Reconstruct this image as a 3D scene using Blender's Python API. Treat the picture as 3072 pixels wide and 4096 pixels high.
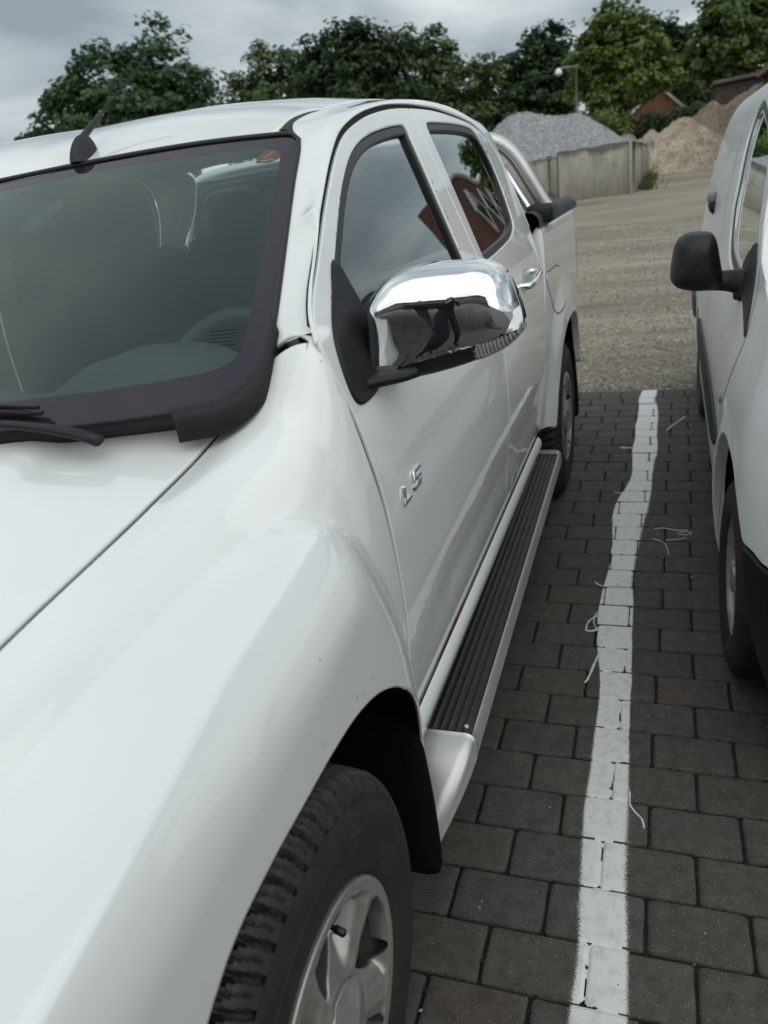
import bpy, bmesh, math, random
import numpy as np
from mathutils import Vector, Matrix
from mathutils.geometry import delaunay_2d_cdt

for _o in list(bpy.data.objects):
    bpy.data.objects.remove(_o, do_unlink=True)
SC = bpy.context.scene
COL = SC.collection
rnd = random.Random(7)
RN = np.random.default_rng(11)

# ---------------------------------------------------------------- camera
CAM_F, CAM_YAW, CAM_PITCH, CAM_ROLL, CAM_H = 3104.94, -0.36296569, 0.3892237, -0.12564469, 1.51062747
_f = Vector((math.sin(CAM_YAW) * math.cos(CAM_PITCH), math.cos(CAM_YAW) * math.cos(CAM_PITCH), -math.sin(CAM_PITCH)))
_r0 = Vector((math.cos(CAM_YAW), -math.sin(CAM_YAW), 0)); _u0 = _r0.cross(_f)
_r = math.cos(CAM_ROLL) * _r0 + math.sin(CAM_ROLL) * _u0
_u = -math.sin(CAM_ROLL) * _r0 + math.cos(CAM_ROLL) * _u0
cam = bpy.data.cameras.new('camera'); cam_o = bpy.data.objects.new('camera', cam); COL.objects.link(cam_o)
cam_o.matrix_world = Matrix((( _r.x, _u.x, -_f.x, 0), (_r.y, _u.y, -_f.y, 0), (_r.z, _u.z, -_f.z, CAM_H), (0, 0, 0, 1)))
cam.sensor_fit = 'AUTO'; cam.sensor_width = 36.0; cam.lens = CAM_F / 4096 * 36.0
cam.clip_start = 0.02; cam.clip_end = 3000
cam.dof.use_dof = True; cam.dof.focus_distance = 1.75; cam.dof.aperture_fstop = 4.5
SC.camera = cam_o

# ---------------------------------------------------------------- world, sun, exposure
W = bpy.data.worlds.new('World'); SC.world = W; W.use_nodes = True
_nt = W.node_tree; _nt.nodes.clear()


def nn(nt, typ, **kw):
    n = nt.nodes.new(typ)
    for k, v in kw.items():
        if k in ('inp',):
            for kk, vv in v.items(): n.inputs[kk].default_value = vv
        else: setattr(n, k, v)
    return n


SUN_EL, SUN_AZ = math.radians(38), math.radians(140)      # azimuth measured from +Y towards +X
out = nn(_nt, 'ShaderNodeOutputWorld'); bg = nn(_nt, 'ShaderNodeBackground'); bg.inputs[1].default_value = .10
sky = nn(_nt, 'ShaderNodeTexSky', sky_type='NISHITA', sun_disc=False, sun_elevation=SUN_EL, sun_rotation=SUN_AZ)
tc = nn(_nt, 'ShaderNodeTexCoord'); sep = nn(_nt, 'ShaderNodeSeparateXYZ')
_nt.links.new(tc.outputs['Generated'], sep.inputs[0])


def wmath(op, a, b=None, clamp=False):
    n = nn(_nt, 'ShaderNodeMath', operation=op, use_clamp=clamp)
    for i, v in enumerate((a, b)):
        if v is None: continue
        if hasattr(v, 'links'): _nt.links.new(v, n.inputs[i])
        else: n.inputs[i].default_value = v
    return n.outputs[0]


zc = wmath('MAXIMUM', sep.outputs[2], 0.0)
dv = wmath('ADD', zc, .22)
cx_ = wmath('DIVIDE', sep.outputs[0], dv); cy_ = wmath('DIVIDE', sep.outputs[1], dv)
cmb = nn(_nt, 'ShaderNodeCombineXYZ'); _nt.links.new(cx_, cmb.inputs[0]); _nt.links.new(cy_, cmb.inputs[1])
n1 = nn(_nt, 'ShaderNodeTexNoise', inp={'Scale': .85, 'Detail': 5.0, 'Roughness': .5, 'Distortion': .35})
_nt.links.new(cmb.outputs[0], n1.inputs['Vector'])
ramp = nn(_nt, 'ShaderNodeValToRGB')
el = ramp.color_ramp.elements
el[0].position = .37; el[0].color = (.30, .355, .405, 1)
el[1].position = .66; el[1].color = (.97, 1.0, .985, 1)
e = el.new(.50); e.color = (.56, .615, .645, 1)
_nt.links.new(n1.outputs[0], ramp.inputs[0])
# overcast luminance: rises with elevation (CIE overcast sky)
lum = wmath('MULTIPLY_ADD', zc, 2.6); _nt.nodes[-1].inputs[2].default_value = 8.6
vm = nn(_nt, 'ShaderNodeVectorMath', operation='SCALE'); _nt.links.new(ramp.outputs[0], vm.inputs[0]); _nt.links.new(lum, vm.inputs['Scale'])
mixw = nn(_nt, 'ShaderNodeMix', data_type='RGBA'); mixw.inputs[0].default_value = .95
_nt.links.new(sky.outputs[0], mixw.inputs[6]); _nt.links.new(vm.outputs[0], mixw.inputs[7])
_nt.links.new(mixw.outputs[2], bg.inputs[0]); _nt.links.new(bg.outputs[0], out.inputs[0])

sun = bpy.data.lights.new('sun', 'SUN'); sun_o = bpy.data.objects.new('sun', sun); COL.objects.link(sun_o)
sun.energy = 1.3; sun.angle = math.radians(110); sun.color = (1, .97, .92)
_sd = Vector((math.sin(SUN_AZ) * math.cos(SUN_EL), math.cos(SUN_AZ) * math.cos(SUN_EL), math.sin(SUN_EL)))
sun_o.rotation_euler = _sd.to_track_quat('Z', 'Y').to_euler()

SC.view_settings.view_transform = 'Standard'; SC.view_settings.look = 'None'
SC.view_settings.exposure = 0.12; SC.view_settings.gamma = 1.0
SC.view_settings.use_curve_mapping = False
SC.render.engine = 'CYCLES'
SC.cycles.max_bounces = 8; SC.cycles.transparent_max_bounces = 12; SC.cycles.caustics_reflective = False; SC.cycles.caustics_refractive = False
SC.cycles.sample_clamp_indirect = 6.0

# ---------------------------------------------------------------- materials
def mat(name, col=(.5, .5, .5), rough=.6, metal=0.0, coat=0.0, spec=.5, noise=None, bump=None, obj_noise=True):
    """principled material; noise=(scale, amount, detail) varies the colour, bump=(scale, strength, distance)"""
    m = bpy.data.materials.new(name); m.use_nodes = True
    nt = m.node_tree; b = nt.nodes['Principled BSDF']
    b.inputs['Base Color'].default_value = (*col, 1); b.inputs['Roughness'].default_value = rough
    b.inputs['Metallic'].default_value = metal; b.inputs['Specular IOR Level'].default_value = spec
    if coat:
        b.inputs['Coat Weight'].default_value = coat; b.inputs['Coat Roughness'].default_value = .02
    if noise or bump:
        t = nn(nt, 'ShaderNodeTexCoord')
    if noise:
        n = nn(nt, 'ShaderNodeTexNoise', inp={'Scale': noise[0], 'Detail': noise[2] if len(noise) > 2 else 5.0, 'Roughness': .6})
        nt.links.new(t.outputs['Object'], n.inputs['Vector'])
        mr = nn(nt, 'ShaderNodeMapRange', inp={1: .3, 2: .7, 3: 1 - noise[1], 4: 1 + noise[1]})
        nt.links.new(n.outputs[0], mr.inputs[0])
        mx = nn(nt, 'ShaderNodeVectorMath', operation='SCALE'); mx.inputs[0].default_value = col
        nt.links.new(mr.outputs[0], mx.inputs['Scale']); nt.links.new(mx.outputs[0], b.inputs['Base Color'])
    if bump:
        n = nn(nt, 'ShaderNodeTexNoise', inp={'Scale': bump[0], 'Detail': 4.0, 'Roughness': .6})
        nt.links.new(t.outputs['Object'], n.inputs['Vector'])
        bp = nn(nt, 'ShaderNodeBump', inp={'Strength': bump[1], 'Distance': bump[2]})
        nt.links.new(n.outputs[0], bp.inputs['Height']); nt.links.new(bp.outputs[0], b.inputs['Normal'])
    return m


def glass_mat(name, tint, refl=1.0, ior=1.52, gloss=(.94, 1, .985)):
    m = bpy.data.materials.new(name); m.use_nodes = True; nt = m.node_tree; nt.nodes.clear()
    o = nn(nt, 'ShaderNodeOutputMaterial'); mx = nn(nt, 'ShaderNodeMixShader')
    tr = nn(nt, 'ShaderNodeBsdfTransparent'); tr.inputs[0].default_value = (*tint, 1)
    gl = nn(nt, 'ShaderNodeBsdfGlossy'); gl.inputs['Roughness'].default_value = 0.0; gl.inputs[0].default_value = (*gloss, 1)
    fr = nn(nt, 'ShaderNodeFresnel'); fr.inputs[0].default_value = ior
    mu = nn(nt, 'ShaderNodeMath', operation='MULTIPLY', use_clamp=True); mu.inputs[1].default_value = refl
    nt.links.new(fr.outputs[0], mu.inputs[0]); nt.links.new(mu.outputs[0], mx.inputs[0])
    nt.links.new(tr.outputs[0], mx.inputs[1]); nt.links.new(gl.outputs[0], mx.inputs[2]); nt.links.new(mx.outputs[0], o.inputs[0])
    return m


M = {}
M['paint'] = mat('white_car_paint', (.815, .84, .83), .30, coat=1.0, noise=(9, .012)); M['paint'].node_tree.nodes['Principled BSDF'].inputs['Coat IOR'].default_value = 1.62
M['van_paint'] = mat('white_van_paint', (.80, .82, .815), .38, coat=.35, spec=.35, noise=(7, .02))
M['black_plastic'] = mat('black_plastic', (.010, .0108, .013), .5, spec=.35, bump=(900, .25, .0006))
M['dark_plastic'] = mat('dark_textured_plastic', (.020, .021, .024), .55, spec=.4, bump=(700, .3, .0006))
M['rubber'] = mat('black_rubber', (.012, .012, .013), .42)
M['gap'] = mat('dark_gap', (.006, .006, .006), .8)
M['liner'] = mat('wheel_liner_black', (.0045, .0048, .0055), .85, spec=.15, bump=(60, .5, .004))
M['chrome'] = mat('chrome', (.86, .87, .88), .025, metal=1.0)
M['satin'] = mat('satin_silver', (.62, .625, .62), .36, metal=.6, noise=(40, .05))
M['alloy'] = mat('alloy_wheel_silver', (.40, .385, .36), .36, metal=.6, noise=(30, .18), coat=.2)
M['barrel'] = mat('dirty_rim_inside', (.05, .047, .042), .7, noise=(20, .4))
M['frit'] = mat('black_glass_border', (.022, .019, .028), .05, spec=.6)
M['interior'] = mat('interior_grey', (.13, .138, .135), .65)
M['interior_dark'] = mat('interior_dark', (.03, .031, .033), .75)
M['trim_light'] = mat('interior_light_trim', (.30, .31, .30), .7)
M['screen_glass'] = glass_mat('windscreen_glass', (.66, .77, .73), 1.55, gloss=(.80, .95, .915))
M['side_glass'] = glass_mat('side_window_glass', (.72, .80, .78), 1.9)
M['rear_side_glass'] = glass_mat('tinted_side_glass', (.10, .11, .12), 1.8)
M['dark_glass'] = glass_mat('dark_window_glass', (.05, .055, .06), 1.8)
M['lens'] = glass_mat('clear_lens', (.80, .82, .82), 1.6)
M['red_lens'] = mat('red_lens', (.35, .015, .012), .1, coat=1.0)
M['rust'] = mat('rust', (.22, .085, .025), .9, noise=(160, .6), bump=(300, .6, .002))
M['sticker_red'] = mat('red_sticker', (.45, .05, .03), .5)
M['sticker_yellow'] = mat('yellow_sticker', (.75, .42, .08), .5)
M['sticker_white'] = mat('white_sticker', (.7, .7, .7), .5)


# ---------------------------------------------------------------- mesh helpers
def mk(name, V, F, m, parent=None, smooth=True, normals=None):
    me = bpy.data.meshes.new(name)
    V = np.asarray(V, float)
    me.from_pydata([tuple(v) for v in V], [], [tuple(int(i) for i in f) for f in F])
    if smooth: me.polygons.foreach_set('use_smooth', np.ones(len(me.polygons), bool))
    me.materials.append(m)
    if normals is not None:
        me.normals_split_custom_set_from_vertices([tuple(n) for n in normals])
    me.update()
    o = bpy.data.objects.new(name, me); COL.objects.link(o)
    if parent is not None: o.parent = parent
    return o


def mk_fast(name, V, Q, m, parent=None, smooth=False, attr=None):
    """numpy quads (n,4) or tris (n,3) straight into a mesh"""
    me = bpy.data.meshes.new(name); V = np.ascontiguousarray(V, np.float32); Q = np.ascontiguousarray(Q, np.int32)
    n, k = Q.shape
    me.vertices.add(len(V)); me.vertices.foreach_set('co', V.ravel())
    me.loops.add(n * k); me.loops.foreach_set('vertex_index', Q.ravel())
    me.polygons.add(n); me.polygons.foreach_set('loop_start', np.arange(0, n * k, k, dtype=np.int32))
    me.polygons.foreach_set('loop_total', np.full(n, k, np.int32))
    me.polygons.foreach_set('use_smooth', np.full(n, smooth, bool))
    if attr is not None:
        a = me.attributes.new('tint', 'FLOAT', 'POINT'); a.data.foreach_set('value', np.ascontiguousarray(attr, np.float32))
    me.update(calc_edges=True); me.materials.append(m)
    o = bpy.data.objects.new(name, me); COL.objects.link(o)
    if parent is not None: o.parent = parent
    return o


def empty(name, loc, label, cat, group=None):
    o = bpy.data.objects.new(name, None); COL.objects.link(o); o.location = loc; o.empty_display_size = .2
    o['label'] = label; o['category'] = cat
    if group: o['group'] = group
    bpy.context.view_layer.update()
    return o


def tag(o, label=None, cat=None, group=None, kind=None):
    for k, v in (('label', label), ('category', cat), ('group', group), ('kind', kind)):
        if v: o[k] = v
    return o


class Root:
    """parents meshes given in world coordinates to an empty"""
    pass


def adopt(o, parent):
    """parent o keeping the world coordinates of its mesh"""
    o.parent = parent
    if parent is not None:
        o.matrix_parent_inverse = parent.matrix_world.inverted()
    return o


def box_vf(c, s, bev=0.0):
    """bevelled box as verts/faces (chamfered edges)"""
    c = np.array(c, float); h = np.array(s, float) / 2
    bm = bmesh.new(); bmesh.ops.create_cube(bm, size=1.0)
    for v in bm.verts: v.co = Vector(c + np.array(v.co) * 2 * h)
    if bev > 0:
        bmesh.ops.bevel(bm, geom=bm.edges[:], offset=bev, segments=2, profile=.5, affect='EDGES')
    bm.verts.index_update()
    V = np.array([v.co[:] for v in bm.verts]); F = [[v.index for v in f.verts] for f in bm.faces]
    bm.free(); return V, F


def join_vf(parts):
    Vs, Fs, o = [], [], 0
    for V, F in parts:
        Vs.append(np.asarray(V, float)); Fs += [[i + o for i in f] for f in F]; o += len(V)
    return np.concatenate(Vs), Fs


def grid_f(n, m, close_n=False, close_m=False):
    F = []
    for i in range(n if close_n else n - 1):
        for j in range(m if close_m else m - 1):
            F.append([i * m + j, ((i + 1) % n) * m + j, ((i + 1) % n) * m + (j + 1) % m, i * m + (j + 1) % m])
    return F


def loft_vf(P, close_n=False, close_m=False, caps=False):
    P = np.asarray(P, float); n, m = P.shape[:2]
    F = grid_f(n, m, close_n, close_m)
    if caps and close_m: F = F + [list(range(m))[::-1], [(n - 1) * m + j for j in range(m)]]
    return P.reshape(-1, 3), F


def tube_vf(path, rad, k=10, caps=True, flat=1.0):
    P = np.asarray(path, float); n = len(P)
    rad = np.broadcast_to(np.asarray(rad, float), (n,))
    T = np.gradient(P, axis=0); T /= np.linalg.norm(T, axis=1)[:, None]
    up = np.array([0, 0, 1.0]) if abs(T[0, 2]) < .9 else np.array([1.0, 0, 0])
    R = []
    for i in range(n):
        a = np.cross(T[i], up); a /= np.linalg.norm(a); b = np.cross(a, T[i]); up = b
        t = np.linspace(0, 2 * np.pi, k, endpoint=False)
        R.append(P[i] + rad[i] * (np.cos(t)[:, None] * a + flat * np.sin(t)[:, None] * b))
    return loft_vf(np.array(R), close_m=True, caps=caps)


def lathe_vf(prof, k=48, axis='x', c=(0, 0, 0), close=False):
    """prof: (offset along axis, radius)"""
    prof = np.asarray(prof, float); t = np.linspace(0, 2 * np.pi, k, endpoint=False)
    a = prof[:, 0][:, None] + 0 * t; x = prof[:, 1][:, None] * np.cos(t); y = prof[:, 1][:, None] * np.sin(t)
    P = {'x': np.stack([a, x, y], -1), 'y': np.stack([y, a, x], -1), 'z': np.stack([x, y, a], -1)}[axis]
    return loft_vf(P + np.array(c), close_m=True)


def densify(poly, step, closed=True):
    P = np.asarray(poly, float); out = []
    n = len(P)
    for i in range(n if closed else n - 1):
        a, b = P[i], P[(i + 1) % n]; k = max(1, int(np.linalg.norm(b - a) / step + .5))
        out.append(a + (b - a) * np.linspace(0, 1, k, endpoint=False)[:, None])
    if not closed: out.append(P[-1:])
    return np.concatenate(out)


def panel_vf(outline, fn, ref, holes=(), grid=.02, step=.010, r=.004, rim=.02, scale=(1, 1), hole_r=None, hole_rim=None):
    """Sheet-metal panel: the polygon outline (u, v) minus holes on the surface fn, edges rolled over with
    radius r and turned in by rim.  ref = outward direction.  Returns verts, faces, normals."""
    sc = np.array(scale, float)
    loops = [densify(np.asarray(outline) * sc, step)] + [densify(np.asarray(h) * sc, step) for h in holes]
    rr = [r] + [hole_r if hole_r is not None else r] * len(holes)
    lo, hi = loops[0].min(0), loops[0].max(0)
    gx = np.arange(lo[0], hi[0], grid); gy = np.arange(lo[1], hi[1], grid * .87)
    X, Y = np.meshgrid(gx, gy, indexing='ij'); X = X + (np.arange(len(gy)) % 2)[None, :] * grid * .5
    X, Y = X.ravel(), Y.ravel()
    keep = inside(X, Y, loops[0])
    for h in loops[1:]: keep &= ~inside(X, Y, h)
    X, Y = X[keep], Y[keep]
    d = np.full(X.shape, 1e9)
    for l in loops: d = np.minimum(d, segdist(X, Y, l))
    k = d > max(1.6 * r, .45 * step); pts = [np.stack([X[k], Y[k]], 1)]
    # offset rings that carry the rolled edge
    rings = []
    for li, l in enumerate(loops):
        e = np.roll(l, -1, 0) - np.roll(l, 1, 0); n = np.stack([-e[:, 1], e[:, 0]], 1); n /= np.linalg.norm(n, axis=1)[:, None] + 1e-12
        tst = l + n * 1e-4
        ins = inside(tst[:, 0], tst[:, 1], loops[0])
        for h in loops[1:]: ins &= ~inside(tst[:, 0], tst[:, 1], h)
        n = np.where(ins[:, None], n, -n)
        for f in (.13, .4, 1.0):
            q = l + n * rr[li] * f
            dq = np.full(len(q), 1e9)
            for l2 in loops: dq = np.minimum(dq, segdist(q[:, 0], q[:, 1], l2))
            ok = (dq > rr[li] * f * .93) & inside(q[:, 0], q[:, 1], loops[0])
            rings.append(q[ok])
    B = np.concatenate(loops); nb = len(B)
    P = np.concatenate([B] + rings + pts)
    E = []; o = 0
    for l in loops:
        E += [(o + i, o + (i + 1) % len(l)) for i in range(len(l))]; o += len(l)
    V2, _, T, ov, _, _ = delaunay_2d_cdt([Vector(p) for p in P], E, [], 0, 1e-7)
    V2 = np.array([v[:] for v in V2]); T = np.array([list(t) for t in T if len(t) == 3])
    c = V2[T].mean(1); kt = inside(c[:, 0], c[:, 1], loops[0])
    for h in loops[1:]: kt &= ~inside(c[:, 0], c[:, 1], h)
    T = T[kt]
    d = np.full(len(V2), 1e9); dr = np.full(len(V2), r)
    for li, l in enumerate(loops):
        dl = segdist(V2[:, 0], V2[:, 1], l); dr = np.where(dl < d, rr[li], dr); d = np.minimum(d, dl)
    uv = V2 / sc

    def nrm(uv):
        h = 1e-3
        a = fn(uv[:, 0] + h, uv[:, 1]) - fn(uv[:, 0] - h, uv[:, 1]); b = fn(uv[:, 0], uv[:, 1] + h) - fn(uv[:, 0], uv[:, 1] - h)
        n = np.cross(a, b); n /= np.linalg.norm(n, axis=1)[:, None] + 1e-12
        s = np.sign((n * np.asarray(ref)).sum(1)); s[s == 0] = 1
        # one consistent sign for the whole sheet
        s[:] = 1 if np.median(s) >= 0 else -1
        return n * s[:, None]
    N = nrm(uv); S3 = fn(uv[:, 0], uv[:, 1])
    # rolled edge
    q = np.clip(1 - d / dr, 0, 1)
    drop = dr * (1 - np.sqrt(np.maximum(0, 1 - q**2)))
    # outward direction (away from the inside) in 3D at the edge
    h = 2e-3
    def dist(u2):
        dd = np.full(len(u2), 1e9)
        for l in loops: dd = np.minimum(dd, segdist(u2[:, 0], u2[:, 1], l))
        ins = inside(u2[:, 0], u2[:, 1], loops[0])
        for l in loops[1:]: ins &= ~inside(u2[:, 0], u2[:, 1], l)
        return np.where(ins, dd, -dd)
    em = q > 0
    O = np.zeros_like(N)
    if em.any():
        U = V2[em]
        g = np.stack([dist(U + [h, 0]) - dist(U - [h, 0]), dist(U + [0, h]) - dist(U - [0, h])], 1)
        g /= np.linalg.norm(g, axis=1)[:, None] + 1e-9
        p2 = (U - g * 1e-3) / sc
        t3 = fn(p2[:, 0], p2[:, 1]) - S3[em]; t3 -= N[em] * (t3 * N[em]).sum(1)[:, None]
        O[em] = t3 / (np.linalg.norm(t3, axis=1)[:, None] + 1e-9)
    V3 = S3 - N * drop[:, None]
    ang = np.sqrt(np.maximum(0, 1 - q**2))
    N2 = N * ang[:, None] + O * q[:, None]; N2 /= np.linalg.norm(N2, axis=1)[:, None] + 1e-9
    # orient triangles
    fnv = np.cross(V3[T[:, 1]] - V3[T[:, 0]], V3[T[:, 2]] - V3[T[:, 0]])
    fl = (fnv * N[T[:, 0]]).sum(1) < 0
    T[fl] = T[fl][:, ::-1]
    F = [list(t) for t in T]
    # turned-in rim
    V3 = list(V3); N2 = list(N2)
    o2n = {}
    for i, src in enumerate(ov):
        for q_ in src: o2n[q_] = i
    first = 0
    for li, l in enumerate(loops):
        rd = rim if li == 0 or hole_rim is None else hole_rim
        span = range(first, first + len(l)); first += len(l)
        if rd <= 0: continue
        ids = [o2n.get(i) for i in span]
        ids = [i for i in ids if i is not None]
        base = len(V3); n = len(ids)
        for i in ids:
            V3.append(V3[i].copy()); N2.append(O[i])
        for i in ids:
            V3.append(V3[i] - N[i] * rd); N2.append(O[i])
        for k in range(n):
            a, b = base + k, base + (k + 1) % n
            f = [a, b, b + n, a + n]
            nn3 = np.cross(V3[f[1]] - V3[f[0]], V3[f[3]] - V3[f[0]])
            if (nn3 * O[ids[k]]).sum() < 0: f = f[::-1]
            F.append(f)
    return np.array(V3), F, np.array(N2)


def panel(name, m, parent, *a, **k):
    V, F, N = panel_vf(*a, **k)
    return adopt(mk(name, V, F, m, normals=N), parent)


def part(name, vf, m, parent, smooth=True):
    return adopt(mk(name, vf[0], vf[1], m, smooth=smooth), parent)


def mirror_copy(o, parent, name=None, label=None, cx=None):
    """the same part on the other side of the pickup (x reflected about CX)"""
    me = o.data.copy(); me.name = o.data.name
    n = len(me.vertices); co = np.empty(n * 3, np.float32); me.vertices.foreach_get('co', co); co = co.reshape(-1, 3)
    co[:, 0] = 2 * (CX if cx is None else cx) - co[:, 0]
    me2 = bpy.data.meshes.new(me.name)
    me2.from_pydata([tuple(c) for c in co], [], [tuple(p.vertices)[::-1] for p in me.polygons])
    me2.polygons.foreach_set('use_smooth', np.ones(len(me2.polygons), bool))
    for mm in o.data.materials: me2.materials.append(mm)
    bpy.data.meshes.remove(me)
    c = bpy.data.objects.new(name or o.name.split('.')[0], me2); COL.objects.link(c)
    adopt(c, parent)
    return c


# ---------------------------------------------------------------- body surfaces
CX = -1.305                         # truck centre line (world x)
AX = (0.659, 0.379)                 # front axle (y, z)
RX = (3.80, 0.379)                  # rear axle


def pchip(xs, ys, x):
    """monotone cubic interpolation, ys may be (n, ...)"""
    xs = np.asarray(xs, float); ys = np.asarray(ys, float); x = np.asarray(x, float)
    h = np.diff(xs); sh = (len(h),) + (1,) * (ys.ndim - 1)
    d = np.diff(ys, axis=0) / h.reshape(sh)
    m = np.zeros_like(ys)
    w1 = (2 * h[1:] + h[:-1]).reshape((-1,) + (1,) * (ys.ndim - 1)); w2 = (h[1:] + 2 * h[:-1]).reshape(w1.shape)
    ok = d[:-1] * d[1:] > 0
    den = np.where(ok, w1 / np.where(ok, d[:-1], 1) + w2 / np.where(ok, d[1:], 1), 1)
    m[1:-1] = np.where(ok, (w1 + w2) / den, 0)
    m[0], m[-1] = d[0], d[-1]
    x = np.clip(x, xs[0], xs[-1])
    i = np.clip(np.searchsorted(xs, x) - 1, 0, len(h) - 1)
    e = (1,) * (ys.ndim - 1)
    hh = h[i].reshape(i.shape + e); t = ((x - xs[i]) / h[i]).reshape(i.shape + e)
    return ((2 * t**3 - 3 * t**2 + 1) * ys[i] + (t**3 - 2 * t**2 + t) * hh * m[i]
            + (-2 * t**3 + 3 * t**2) * ys[i + 1] + (t**3 - t**2) * hh * m[i + 1])


def crom(ys, s):
    """Catmull-Rom through ys (n, k) rows at s in [0, n-1] -- ys is (..., n) per sample"""
    n = ys.shape[-1]
    s = np.clip(s, 0, n - 1.000001); i = s.astype(int); t = s - i
    g = lambda k: np.take_along_axis(ys, np.clip(i + k, 0, n - 1)[..., None], -1)[..., 0]
    a, b, c, d = g(-1), g(0), g(1), g(2)
    a = np.where(i == 0, 2 * b - c, a); d = np.where(i >= n - 2, 2 * c - b, d)
    return .5 * (2 * b + (c - a) * t + (2 * a - 5 * b + 4 * c - d) * t**2 + (3 * b - a - 3 * c + d) * t**3)


def bsp(ys, s):
    """uniform cubic B-spline approximation along last axis (soft)"""
    n = ys.shape[-1]
    s = np.clip(s, 0, n - 1.000001); i = s.astype(int); t = s - i
    g = lambda k: np.take_along_axis(ys, np.clip(i + k, 0, n - 1)[..., None], -1)[..., 0]
    a, b, c, d = g(-1), g(0), g(1), g(2)
    a = np.where(i == 0, 2 * b - c, a); d = np.where(i >= n - 2, 2 * c - b, d)
    return ((1 - t)**3 * a + (3 * t**3 - 6 * t**2 + 4) * b + (-3 * t**3 + 3 * t**2 + 3 * t + 1) * c + t**3 * d) / 6


def segdist(px, py, poly, closed=True):
    """distance of points to a polyline / polygon"""
    P = np.asarray(poly, float)
    A = P; B = np.roll(P, -1, 0)
    if not closed: A, B = P[:-1], P[1:]
    out = np.full(np.shape(px), 1e9)
    for (ax, ay), (bx, by) in zip(A, B):
        dx, dy = bx - ax, by - ay; L = dx * dx + dy * dy + 1e-18
        t = np.clip(((px - ax) * dx + (py - ay) * dy) / L, 0, 1)
        out = np.minimum(out, np.hypot(px - ax - t * dx, py - ay - t * dy))
    return out


def inside(px, py, poly):
    P = np.asarray(poly, float); px = np.asarray(px); py = np.asarray(py)
    r = np.zeros(px.shape, bool)
    for (x1, y1), (x2, y2) in zip(P, np.roll(P, -1, 0)):
        c = ((y1 > py) != (y2 > py))
        with np.errstate(divide='ignore', invalid='ignore'):
            xi = (x2 - x1) * (py - y1) / (y2 - y1 if y2 != y1 else 1e-12) + x1
        r ^= c & (px < xi)
    return r


def smooth_line(pts, step, closed=False):
    """Catmull-Rom through pts, resampled at about step"""
    P = np.asarray(pts, float)
    n = len(P); out = []
    m = n if closed else n - 1
    for i in range(m):
        if closed: a, b, c, d = P[(i - 1) % n], P[i], P[(i + 1) % n], P[(i + 2) % n]
        else: a, b, c, d = P[max(i - 1, 0)], P[i], P[i + 1], P[min(i + 2, n - 1)]
        k = max(2, int(np.linalg.norm(c - b) / (step / 3)))
        t = np.linspace(0, 1, k, endpoint=False)[:, None]
        # centripetal-ish: clamp tangents for uneven spacing
        lb = np.linalg.norm(c - b)
        t1 = (c - a) / (np.linalg.norm(b - a) + lb + 1e-9) * lb
        t2 = (d - b) / (np.linalg.norm(d - c) + lb + 1e-9) * lb
        out.append((2 * t**3 - 3 * t**2 + 1) * b + (t**3 - 2 * t**2 + t) * t1 + (-2 * t**3 + 3 * t**2) * c + (t**3 - t**2) * t2)
    out = np.concatenate(out + ([] if closed else [P[-1:]]))
    Q = np.concatenate([out, out[:1]]) if closed else out
    L = np.concatenate([[0], np.cumsum(np.linalg.norm(np.diff(Q, axis=0), axis=1))])
    k = max(3, int(round(L[-1] / step)))
    u = np.linspace(0, L[-1], k + 1)
    if closed: u = u[:-1]
    return np.stack([np.interp(u, L, Q[:, j]) for j in range(P.shape[1])], 1)


# cabin side: half width against height
PZ = np.array([.40, .48, .56, .65, .75, .85, .95, 1.05, 1.15, 1.22, 1.28, 1.38, 1.50, 1.62, 1.72, 1.82])
PW = np.array([.820, .840, .861, .875, .886, .892, .893, .889, .879, .866, .851, .817, .775, .732, .692, .640])


def cab_w(y, z):
    w = pchip(PZ, PW, z)
    # shallow scallop along the doors
    w = w - .006 * np.exp(-((z - .70) / .07)**2) * np.clip((y - 1.2) / .3, 0, 1)
    return w - .012 * np.clip((y - 2.5) / 1., 0, 1)**2 * np.clip((z - 1.2) / .4, 0, 1)


def cab(y, z):
    y = np.asarray(y, float); z = np.asarray(z, float)
    return np.stack([CX + cab_w(y, z), y, z], -1)


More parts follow.
